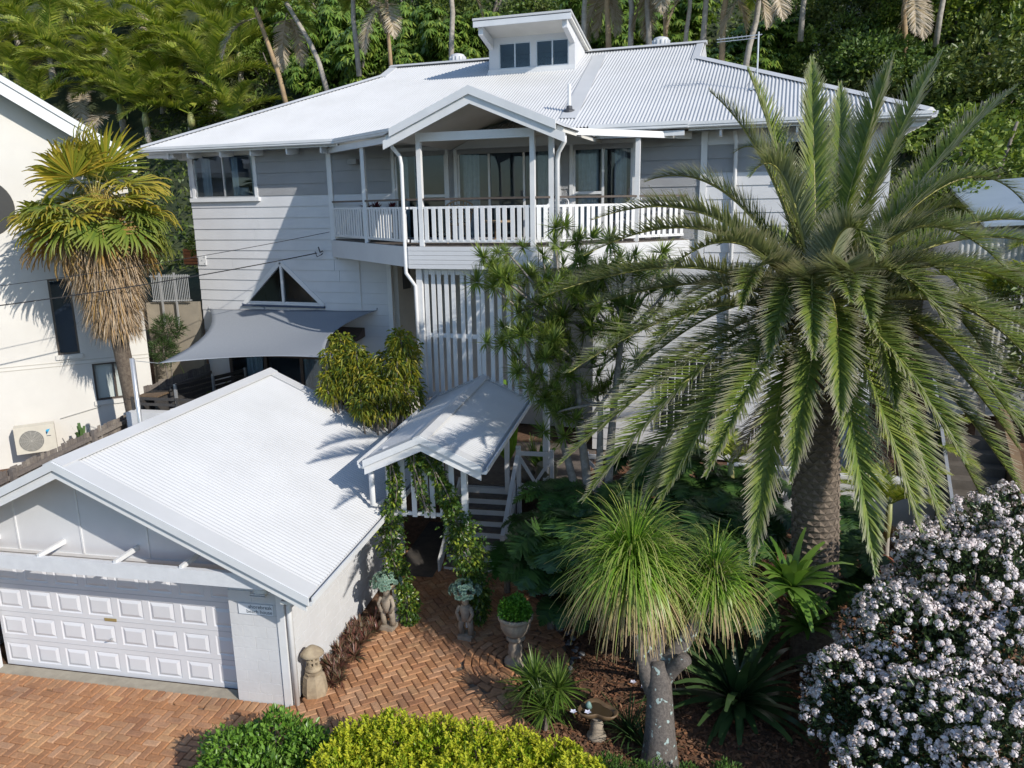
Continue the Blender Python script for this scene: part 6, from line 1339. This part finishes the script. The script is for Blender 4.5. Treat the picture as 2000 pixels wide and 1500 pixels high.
# climbing vines on the porch posts
VIN = leafmat('vine_leaf', [(.055, .12, .02), (.09, .17, .027), (.04, .085, .018), (.11, .19, .03), (.27, .32, .04)], .25, .3, spec=.5)
def vine(label, path, n_, seed, spread):
    rg = np.random.default_rng(seed); S = plant('climbing_vine', label, 'vine', path[0][:3], 'vines on the porch posts')
    path = np.array(path); t = rg.random(n_)**1.45*(len(path)-1.001); i = t.astype(int); f = (t-i)[:, None]; P = path[i, :3]*(1-f)+path[i+1, :3]*f; w = (path[i, 3]*(1-f[:, 0])+path[i+1, 3]*f[:, 0])
    lump = .65+.5*np.sin(t*9+seed)*np.sin(t*4.1); d = unit(rg.normal(0, 1, (n_, 3))); P = P+d*(w*np.clip(lump, .35, 1.2)*rg.uniform(.3, 1, n_)**.5)[:, None]
    D = d+rg.normal(0, .5, d.shape)+[0, 0, -.3]; V, F = leaf_quads(P, D, np.cross(unit(D), unit(rg.normal(0, 1, d.shape))), .085*rg.uniform(.6, 1.2, n_), .048*rg.uniform(.7, 1.2, n_), .2, .1)
    obj_np('leaves', (V, F), VIN, S); m = MB()
    for k in range(4): m.tube([Vector((p[0]+.08*math.sin(k*2+j), p[1]-.05+.06*math.cos(k*3+j), p[2])) for j, p in enumerate(path)], .012, 5)
    m.build('stems', BARK, S)
def G3(x, y, z, w): return (*g2h(x, y, z), w)
vine('dark green vine climbing the porch post nearest the garage', [G3(-4.45, 12.42, .08, .20), G3(-4.48, 12.42, .5, .24), G3(-4.62, 12.42, 1.0, .24), G3(-4.72, 12.40, 1.5, .28), G3(-4.74, 12.38, 1.95, .34), G3(-4.60, 12.33, 2.4, .20), G3(-4.55, 12.33, 2.9, .13), G3(-4.62, 12.33, 3.35, .16)], 4200, 21, .2)
vine('dense green vine covering the porch post beside the steps', [G3(-3.12, 12.40, .3, .16), G3(-3.12, 12.45, .75, .24), G3(-3.20, 12.45, 1.05, .34), G3(-3.28, 12.40, 1.5, .40), G3(-3.40, 12.38, 1.95, .40), G3(-3.52, 12.34, 2.35, .24), G3(-3.66, 12.32, 2.8, .17), G3(-3.85, 12.32, 3.25, .18), G3(-4.1, 12.32, 3.5, .12)], 7200, 22, .25)
vine('sparse green vine spilling over the middle of the porch gable', [G3(-4.2, 12.3, 3.45, .14), G3(-4.15, 12.3, 3.1, .14), G3(-4.1, 12.3, 2.7, .10), G3(-3.95, 12.3, 2.4, .12)], 700, 23, .2)

# ---------------------------------------------------------------- understorey plants of the bed
STL = leafmat('strap_leaf', [(.03, .07, .022), (.045, .09, .03), (.065, .12, .04)], .15, .28, tipc=(.07, .11, .04), spec=.5)
def clump(name, label, loc, n_, L, Wd, mat, seed, lo=.1, hi=1.3, droop=.9, cat='plant', group=None, nseg=6, taper=.25, base=.45, part='leaf', grow=1):
    rg = np.random.default_rng(seed); S = plant(name, label, cat, loc, group); th0 = 0
    for k in range(n_):
        V, F, T = rosette(rg, 1, L*rg.uniform(.75, 1.2), Wd*rg.uniform(.8, 1.2), lo, hi, droop*rg.uniform(.6, 1.4), nseg, taper, base)
        a = k*2.39996; c, s = math.cos(a), math.sin(a); obj_np(part, (V+np.array(loc), F, T*.3), mat, S)
    return S
clump('strap_leaf_lily', 'dark green broad strap-leaved clump right of the ponytail trunk', STRAP, 84, 1.3, .17, STL, 31, .15, 1.25, .9)
NST = leafmat('nest_leaf', [(.09, .19, .03), (.14, .27, .045), (.20, .33, .06)], .35, .3, spec=.5)
clump('birds_nest_fern', 'bright green wavy nest fern growing on the date palm trunk', (NEST[0], NEST[1]-.1, NEST[2]-.25), 44, .95, .17, NST, 32, .0, 1.2, 1.1, 'fern')
clump('birds_nest_fern', 'smaller dark nest fern lower on the date palm trunk', (NEST[0]+.3, NEST[1]+.35, .95), 30, .75, .13, NST, 33, .0, 1.2, 1.1, 'fern')
SPK = leafmat('spiky_leaf', [(.08, .15, .02), (.13, .22, .035), (.20, .28, .06), (.06, .11, .02)], .3, .35, spec=.45)
S = plant('spiky_dracaena', 'spiky green dracaena clump beside the urn pedestal', 'plant', (SPIKY[0][0], SPIKY[0][1], 0))
rg = np.random.default_rng(34)
for p in SPIKY+[(SPIKY[0][0]+.25, SPIKY[0][1]+.1, .35), (SPIKY[0][0]-.15, SPIKY[0][1]+.1, .4)]:
    p = np.array(p); MB().tube([(SPIKY[2][0], SPIKY[2][1], 0), Vector(p)], .02, 6).build('stem', BARK, S)
    V, F, T = rosette(rg, 120, .48, .030, -.5, 1.4, .55, 4, .08, .6); obj_np('leaf_head', (V+p, F, np.clip((T-.7)*2, 0, 1)*.5), SPK, S)
FRN = leafmat('fern_leaf', [(.045, .12, .022), (.07, .17, .03), (.10, .22, .04)], .3, .5)
def fern(name, label, loc, n_, L, seed, rise=.6, z0=0., mat=None, Lm=.16, group=None, az=None, cat='fern', Wd=.035, trunk=True):
    rg = np.random.default_rng(seed); S = plant(name, label, cat, (loc[0], loc[1], z0), group); c = np.array(loc)
    for k in range(n_):
        th = (2*np.pi*k/n_ if az is None else az+rg.uniform(-.5, .5))+rg.uniform(-.2, .2); d = np.array([math.cos(th), math.sin(th), 0]); l = L*rg.uniform(.8, 1.15)
        V, F, T = pinnate(rg, bez(c, c+d*l*.55+[0, 0, rise*l], c+d*l+[0, 0, -.15*l*rg.uniform(0, 2)], 16), 62, Lm*l, Wd, vee=.05, droop=.25, start=.06, rr_=.008, lean=(1.45, 1.1), nseg=3)
        obj_np('frond', (V, F, T*0), mat or FRN, S)
    if loc[2]-z0 > .5 and trunk: MB().tube([(loc[0], loc[1], z0-.1), Vector(loc)], [.07, .06], 8).build('trunk', BARK, S)
    return S
for k, (p, lb) in enumerate(zip(TREEFERN, ('feathery tree fern right beside the entry stair rail', 'lower feathery tree fern in the shade below the dragon tree', 'tree fern whose fronds hang over the stair handrail', 'dark tree fern behind the ponytail palm head'))):
    fern('tree_fern', lb, (p[0]+.25, p[1]+.1, p[2]-.1), 14, (.8, .85, .55, .8)[k], 40+k, .3, float(ground_z(p[0], p[1])), leafmat('tree_fern_leaf', [(.035, .09, .02), (.05, .12, .025), (.07, .16, .03)], .3, .5), .24, 'tree ferns by the stair', Wd=.028)
PHL2 = leafmat('shade_fern_a', [(.03, .075, .02), (.045, .10, .025), (.065, .13, .03)], .25, .4); FRN2 = leafmat('shade_fern_b', [(.04, .09, .022), (.06, .12, .028), (.085, .16, .035)], .25, .45)
for k, p in enumerate(sorted(BED_FERNS, key=camx)):
    fern('bed_fern', f'arching fern in the shaded bed round the palm trunk, {ORD[k]} from left', (p[0], p[1], max(p[2], float(ground_z(p[0], p[1]))+.25)), 12, .75, 700+k, .5, float(ground_z(p[0], p[1])), (PHL2, FRN2)[k % 2], .30, 'ferns in the shaded bed', Wd=.05, trunk=False)
fern('sword_fern', 'single large bright fern frond hanging over the mulch by the steps', (-4.72, 13.35, 1.15), 3, 1.05, 45, .1, float(ground_z(-4.72, 13.35)), leafmat('bright_fern', [(.05, .16, .02), (.07, .20, .03)], .35, .5), .24, az=-1.2, Wd=.035)
PHL = leafmat('philodendron_leaf', [(.03, .075, .02), (.045, .10, .025), (.07, .14, .035)], .2, .3, spec=.5)
for k, (p, lb) in enumerate(zip(LOBED, ('lobed dark philodendron over the mulch beside the steps', 'lobed philodendron behind the tree ferns', 'small lobed plant on the open mulch', 'broad ferny plant left of the date palm trunk', 'leafy plant low beside the date palm trunk'))):
    fern('lobed_philodendron', lb, p, 16, .85, 50+k, .55, float(ground_z(p[0], p[1])), PHL, .42, 'lobed plants of the bed', cat='plant', Wd=.075)
clump('small_rosette', 'small green leafy rosette on the mulch near the path', (-3.35, 12.6, .35), 22, .34, .06, PHL, 60, .1, 1.2, .8)
# white-flowered iris clumps by the bird bath
IRL = leafmat('iris_leaf', [(.035, .075, .025), (.05, .10, .03), (.07, .12, .03)], .2, .4)
IR = clump('iris_clump', 'dark grassy iris clump with small white flowers round the bird bath', (BATH[0]+.45, BATH[1]+.15, 0), 90, .62, .022, IRL, 61, .5, 1.45, .8)
for (dx_, dy_, dz_) in ((-.1, .9, .3), (.15, .35, .62), (.42, .3, .6), (-.75, -.35, .5), (-.55, -.3, .5), (.5, -.5, .2)):
    c = Vector((BATH[0]+.45+dx_, BATH[1]+.15+dy_, dz_)); m = MB()
    for j in range(5):
        t = 2*math.pi*j/5; d = Vector((math.cos(t), math.sin(t), .2)); s = Vector((-d.y, d.x, 0)); m.add([c, c+d*.03-s*.02, c+d*.055, c+d*.03+s*.02], [(0, 1, 2, 3)])
    m.build('flower', surf('iris_white', (.72, .72, .84)), IR)
clump('iris_clump', 'plain grassy iris clump between bird bath and ponytail trunk', (BATH[0]+.75, BATH[1]-.1, 0), 60, .5, .024, IRL, 62, .4, 1.4, .9)
# urn fern, bromeliads, deck plants
rg = np.random.default_rng(63)
o = obj_np('urn_fern', cloud(rg, [(URN[0], URN[1], 1.06, .25), (URN[0]+.08, URN[1]-.05, 1.12, .18)], 34000, .055, .035, flat=.75, up=.4), leafmat('lettuce_leaf', [(.10, .26, .025), (.15, .34, .04), (.07, .19, .02)], .35, .45), None); tag(o, 'bright green frilly plant filling the stone urn', 'plant')
BRM = leafmat('bromeliad_leaf', [(.16, .06, .05), (.22, .10, .07), (.11, .06, .045), (.26, .16, .09), (.09, .09, .05)], .2, .4)
BRL = ['reddish bromeliad, one of the low row along the garage wall']
rg = np.random.default_rng(64); BM2 = []
for k in range(3):
    V, F, T = rosette(rg, 70, .17, .026, .0, 1.2, .5, 3, .1, .6); me = np_mesh('bromeliad', V, F, T*.2); me.materials.append(BRM); BM2.append(me)
BB_ = plant('bromeliad_border', 'low border of reddish brown bromeliads along the garage wall', 'plants', BROM[5])
for p in BROM:
    for k in range(4): piece('bromeliad', BM2[rg.integers(3)], BB_, Vector(p)+Vector((rg.normal(0, .09), rg.normal(0, .1), .03)), rg.uniform(0, 6), (rg.uniform(.8, 1.3),)*3)
RED = leafmat('red_leaf', [(.10, .015, .02), (.15, .025, .03), (.06, .012, .02)], .2, .4)
rg = np.random.default_rng(65)
for i, x in enumerate((-10.05, -9.75, -9.3)):
    V, F, T = rosette(rg, 70, .2, .05, .0, 1.4, .5, 3, .1, .5); obj_np('red_plant', (V+np.array([x, 18.12, FLZ+.8]), F, T*0), RED, PLB)
BIGL = leafmat('broad_leaf', [(.06, .14, .02), (.09, .19, .03)], .3, .3)
gx_, gy_, _ = g2h(-2.62, 17.1); clump('broad_leaf_plant', 'broad-leaved plant growing in the cream deck pot', (gx_, gy_, LFZ+.28), 7, .55, .2, BIGL, 66, .5, 1.3, .8, base=.2)
gx_, gy_, _ = g2h(-3.7, 18.2); clump('banana_plant', 'pale green banana leaves behind the lower slat screen', (gx_, gy_, LFZ), 8, 1.7, .4, leafmat('banana_leaf', [(.16, .30, .04), (.22, .36, .06)], .45, .35), 67, .9, 1.45, .5, base=.25, nseg=8)
clump('banana_plant', 'pale green banana leaves behind the shade sail corner', (-15.9, 18.0, 1.6), 7, 1.7, .4, MATS['banana_leaf'], 68, .7, 1.4, .6, base=.25, nseg=8)
gx_, gy_, _ = g2h(-2.9, 17.8); clump('screen_plant', 'mixed green plant at the foot of the slat screen', (gx_, gy_, LFZ), 40, .8, .05, SPK, 69, .6, 1.4, .5)
clump('cactus_row', 'row of small upright cactus-like plants behind the fence rail', nw(1.9, 1.6, .9), 12, .5, .10, leafmat('cactus', [(.10, .17, .05), (.07, .13, .04)], 0, .6), 70, 1.1, 1.5, .1, taper=.6)
# ---------------------------------------------------------------- hillside behind the house
def worded(items, base, rows=('lower', 'upper')):
    """(item, label): counted from the left in each row of the slope"""
    zs = sorted(i[2] for i in items); cut = [zs[int(len(zs)*k/len(rows))] for k in range(len(rows))]; out = []
    for k, r_ in enumerate(rows):
        sel = [i for i in items if i[2] >= cut[k] and (k == len(rows)-1 or i[2] < cut[k+1])]; sel.sort(key=camx_t)
        for j, i in enumerate(sel): out.append((i, f"{base}, {ORD[j] if j < len(ORD) else 'last'} from left, {r_} row"))
    return out
def camx_t(i): return camx(i[:3])
rg = np.random.default_rng(70)
BGL = leafmat('hill_palm_leaf', [(.28, .37, .05), (.42, .48, .08), (.54, .56, .11), (.20, .30, .05)], .42, .4, tipc=(.50, .42, .22), spec=.4)
HDL = leafmat('hill_dead_frond', [(.46, .38, .28), (.56, .49, .40), (.36, .28, .17)], .15, .8)
FM, FS, FD = [], [], []
for k in range(6):
    l = 2.3+.25*(k % 3); up = (1.05, .8, .55, .95, .7, .4)[k]
    V, F, T = pinnate(rg, bez((0, 0, 0), (l*.5, 0, up*l*.75), (l, rg.uniform(-.3, .3), up*l*.55-.35*l*(1-up)), 18), 72, .60, .055, vee=.25, droop=.6, start=.16, rr_=.028, lean=(1.15, .55), nseg=3)
    me = np_mesh('frond', V, F, np.clip((T-.55)*1.5, 0, 1)*.8); me.materials.append(BGL); FM.append(me)
    md_ = me.copy(); md_.materials.clear(); md_.materials.append(HDL); FD.append(md_)
def bangalow(loc, s, h, label, seed, nfr=11, dead=1, group='feather palms on the hillside', name='feather_palm', bark=None):
    rq = random.Random(seed); z0 = float(ground_z(loc[0], loc[1])); top = Vector(loc)
    S = plant(name, label, 'palm tree', (loc[0], loc[1], z0-.2), group); lx_, ly_ = rq.uniform(-.3, .3), rq.uniform(-.3, .3)
    b = Vector((loc[0]-lx_*h*.25, loc[1]-ly_*h*.25, z0-.4)); MB().tube([b, b.lerp(top, .5)+Vector((lx_*.1, ly_*.1, 0)), top-Vector((0, 0, .5)), top], [.15*s, .12*s, .11*s, .10*s], 9).build('trunk', bark or PALE, S, True)
    MB().tube([top-Vector((0, 0, .75)), top-Vector((0, 0, .3)), top+Vector((0, 0, .1))], [.12*s, .15*s, .09*s], 9).build('crownshaft', surf('crownshaft', (.22, .26, .09), (.30, .28, .12), 3, .5), S, True)
    a0 = rq.uniform(0, 6.3)
    for k in range(nfr):
        m = FM[rq.randrange(6)]; sc = s*rq.uniform(.85, 1.12); piece('frond', m, S, top, 0, (sc,)*3, rot=(rq.uniform(-.25, .25), rq.uniform(-.2, .2), a0+k*2.399))
    for k in range(dead): piece('dead_frond', FD[4+rq.randrange(2)], S, top-Vector((0, 0, .45)), 0, (s*.85,)*3, rot=(rq.uniform(-.3, .3), rq.uniform(.7, 1.1), rq.uniform(0, 6.3)))
for j, (it, lb) in enumerate(worded(HILL_PALMS, 'feather palm on the left hillside', ('lower', 'middle', 'upper'))):
    h = 2.2+.9*((j*37) % 5)/4; bangalow((it[0], it[1]-.4, it[2]+h-1.6), it[3]*1.5, h, lb, 100+j, dead=(j % 3 > 0)+(j % 4 == 0))
tt_ = sorted(TALL_TRUNKS, key=lambda q: camx(q[0]))
for j, (b, t) in enumerate(tt_):
    top = Vector(t)+Vector((0, 0, .3)); bb = Vector(b)
    lb = f'tall slim palm trunk rising behind the roof ridge, {ORD[j]} from the left'
    S = plant('tall_palm', lb, 'palm tree', (b[0], b[1], float(ground_z(b[0], b[1]))-.3), 'tall palms behind the ridge')
    mid = bb.lerp(top, .5)+Vector((.15*math.sin(j*2), 0, 0)); r0 = .115 if j not in (3, 9, 10) else .09
    MB().tube([bb-Vector((0, 0, .6)), bb.lerp(mid, .5), mid, mid.lerp(top, .5), top], [r0, r0*.92, r0*.86, r0*.82, r0*.8], 10).build('trunk', PALE if j % 3 else surf('ochre_bark', (.40, .28, .16), (.28, .20, .12), 5, .85, .4, 30), S, True)
    rq = random.Random(300+j)
    for k in range(11): piece('frond', FM[rq.randrange(6)], S, top, 0, (rq.uniform(.95, 1.2),)*3, rot=(rq.uniform(-.25, .25), rq.uniform(-.1, .35), k*2.399))
    for k in range(1+j % 2): piece('dead_frond', FD[5], S, top-Vector((0, 0, .4)), 0, (.9,)*3, rot=(0, rq.uniform(.7, 1.1), rq.uniform(0, 6.3)))
# umbrella trees: whorls of drooping leaflets
UML = leafmat('umbrella_leaf', [(.10, .18, .03), (.16, .26, .04), (.23, .34, .06), (.07, .13, .025), (.30, .38, .07)], .35, .25, spec=.6)
def whorls(rg, clumps, dens, r_):
    Ps, Ds, Ss, n0 = [], [], [], 0
    for (x, y, z, q) in clumps:
        n = int(dens*q*q); P, d = blob_points(rg, (x, y, z), q, n, .8, .6); th0 = rg.uniform(0, 6.3, n)
        for k in range(8):
            th = th0+k*np.pi/4; a = unit(np.cross(d+[0, 0, 1.2], np.c_[np.cos(th), np.sin(th), np.zeros(n)])); Ps.append(P+a*.03); Ds.append(a+[0, 0, -.35]); Ss.append(unit(np.cross(a, d+[0, 0, 1.2])))
    P, D, S = map(np.concatenate, (Ps, Ds, Ss)); return leaf_quads(P, D, S, r_*rg.uniform(.75, 1.2, len(P)), r_*.34, .15, .25)
def crown_clumps(rg, n, r_, spread, flat=.8):
    return [(*(rg.normal(0, 1, 3)*[spread, spread, spread*flat]), r_*rg.uniform(.6, 1.15)) for _ in range(n)]
UM, TM, LM = [], [], []
for k in range(3): V, F = whorls(rg, crown_clumps(rg, 9, .85, .8), 85, .34); me = np_mesh('crown', V, F); me.materials.append(UML); UM.append(me)
DKL = leafmat('forest_leaf', [(.045, .09, .022), (.08, .14, .03), (.12, .20, .04), (.18, .26, .05), (.06, .11, .025)], .28, .4, big=(.5, (.15, .18, .05)))
for k in range(4): V, F = cloud(rg, crown_clumps(rg, 16, .75, .95), 520, .20, .10, flat=.85, up=.15); me = np_mesh('crown', V, F); me.materials.append(DKL); TM.append(me)
LGL = leafmat('light_shrub_leaf', [(.14, .21, .035), (.21, .29, .05), (.28, .34, .07), (.09, .15, .03)], .35, .4)
for k in range(3): V, F = cloud(rg, crown_clumps(rg, 10, .6, .6), 900, .16, .09, flat=.8, up=.2); me = np_mesh('crown', V, F); me.materials.append(LGL); LM.append(me)
def tree(name, label, it, meshes, seed, lift, group, cat='tree', bark=None, nb=3):
    rq = random.Random(seed); z0 = float(ground_z(it[0], it[1])); s = it[3]; c = Vector((it[0], it[1]-.3, z0+lift*s)); S = plant(name, label, cat, (it[0], it[1], z0-.2), group)
    m = MB()
    for k in range(nb):
        e = c+Vector((rq.uniform(-.8, .8)*s, rq.uniform(-.8, .4)*s, rq.uniform(-.2, .7)*s)); b = Vector((it[0]+rq.uniform(-.3, .3), it[1]+rq.uniform(-.2, .2), z0-.3)); m.tube([b, b.lerp(e, .5)+Vector((rq.uniform(-.2, .2), 0, .1)), e], [.09*s, .06*s, .025*s], 7)
    m.build('trunk', bark or PALE, S, True); piece('crown', meshes[rq.randrange(len(meshes))], S, c, 0, (s, s, s*rq.uniform(.85, 1.15)), rot=(0, 0, rq.uniform(0, 6.3)))
    return S
for j, (it, lb) in enumerate(worded(UMBRELLA, 'glossy umbrella tree behind the roof')): tree('umbrella_tree', lb, it, UM, 400+j, 1.0, 'umbrella trees behind the ridge')
for j, (it, lb) in enumerate(worded(DARK_TREES, 'dense dark leafy tree on the hillside')): tree('forest_tree', lb.replace('dark', ('dark', 'mid-green')[j % 2]), it, (TM, LM)[j % 2], 500+j, 1.1, 'leafy trees on the hillside', bark=BARK)
for j, (it, lb) in enumerate(worded(LIGHT_SHRUBS, 'bushy light green shrub right of the house', ('lower', 'upper'))): tree('hill_shrub', lb, it, LM, 600+j, .7, 'light shrubs right of the house', 'shrub', BARK)
WHB = leafmat('hill_blossom', [(.62, .62, .56), (.70, .70, .64), (.12, .16, .06)], .2, .6)
for j, (it, lb) in enumerate(worded(WHITE_SHRUBS, 'white-flowering shrub on the upper slope', ('only',))):
    S = tree('hill_blossom_shrub', lb.replace(', only row', ''), it, TM, 650+j, .8, 'white shrubs on the slope', 'shrub', BARK)
    obj_np('blossom', cloud(rg, [(it[0]+dx_, it[1]-.4, float(ground_z(it[0], it[1]))+.9+dz_, .6) for dx_, dz_ in ((-.5, .0), (.4, .3), (0, .8), (.2, -.3))], 900, .09, .06, shell=.85), WHB, S)['kind'] = 'stuff'
# red cordyline and blue flowers
cz = hz = None
p = Vector((1.9, 33.5, float(ground_z(1.9, 33.5))))
clump('red_cordyline', 'dark red cordyline above the right roof slope', (p.x, p.y, p.z+1.2), 42, .75, .10, leafmat('cordyline', [(.16, .02, .03), (.24, .035, .05), (.09, .012, .02)], .3, .35), 71, .2, 1.5, .5)
# scrub covering the slope
n = 52000; X = rg.uniform(-34, 30, n); Y = 28.2+rg.random(n)**1.1*26; Z = ground_z(X, Y); lump = .35+.65*np.abs(np.sin(X*.9+1.3*np.sin(Y*.7))*np.cos(Y*.8+.5*X))
P = np.c_[X, Y, Z+rg.random(n)*1.25*lump]; D = rg.normal(0, 1, (n, 3))+[0, -.4, .5]
V, F = leaf_quads(P, D, rg.normal(0, 1, (n, 3)), rg.uniform(.16, .42, n), rg.uniform(.07, .17, n), .2, .15)
tag(obj_np('hillside_scrub', (V, F), leafmat('scrub_leaf', [(.04, .075, .02), (.075, .13, .03), (.13, .20, .04), (.21, .27, .055), (.05, .09, .022)], .25, .45, big=(.35, (.10, .13, .03)))), 'tangled green undergrowth covering the steep hillside', kind='stuff')
# planting between the houses on the left and beside the right wall
GAPS = [(-17.8, 21.6, 6.9, .5), (-17.2, 20.2, 6.5, .32), (-16.75, 18.0, 4.2, .38), (-16.7, 17.7, 3.6, .36), (-18.6, 22.9, 7.2, .7)]
shrub('gap_shrub', 'green shrub in the narrow gap left of the white house', GAPS[:2]+GAPS[4:], 2600, .13, .06, LGL, seed=72, z0=4.2)
shrub('gap_grass_shrub', 'fine dark shrub beside the wall left of the shade sail', GAPS[2:4], 5200, .22, .018, leafmat('fine_leaf', [(.04, .08, .02), (.07, .12, .03), (.03, .06, .018)], .25, .5), seed=73, z0=1.6, up=.6)
bangalow((-18.6, 23.6, 8.6), .9, 4.5, 'feather palm growing in the gap between the two houses', 74, 10, 3, None, bark=PALE)
shrub('wall_shrub', 'dense dark shrub in front of the ribbed wall at the right edge', [(5.6, 18.8, 4.2, .9), (6.6, 18.6, 5.2, .9), (5.2, 19.3, 5.6, .7), (7.4, 18.8, 4.2, 1.0), (6.4, 19.2, 6.2, .6)], 1500, .16, .08, DKL, seed=79, z0=1.5)
for j, (x, y, z, s, lb) in enumerate(((4.6, 19.6, 5.4, .62, 'small fan-leaved palm right of the house corner'), (6.2, 21.4, 5.9, .75, 'yellowish palm before the blue-grey roof at right'))): bangalow((x, y, z), s, 3, lb, 80+j, 12, 1, None)
tree('side_tree', 'leafy tree beside the right wall of the house', (4.2, 24.5, 0, 1.0), LM, 81, 3.2, None, bark=BARK)
tree('side_tree', 'taller leafy tree behind the right corner of the house', (5.8, 27.5, 0, 1.5), LM, 82, 2.6, None, bark=BARK)
for j, (x, y, z, s, lb) in enumerate(((2.3, 15.2, 2.0, .45, 'young palm in the shade behind the date palm trunk'), (-.6, 15.0, 2.6, .5, 'young palm left of the date palm trunk'), (3.0, 17.5, 2.4, .5, 'young palm beside the concrete steps'))): bangalow((x, y, z), s, 1.5, lb, 85+j, 10, 1, None)
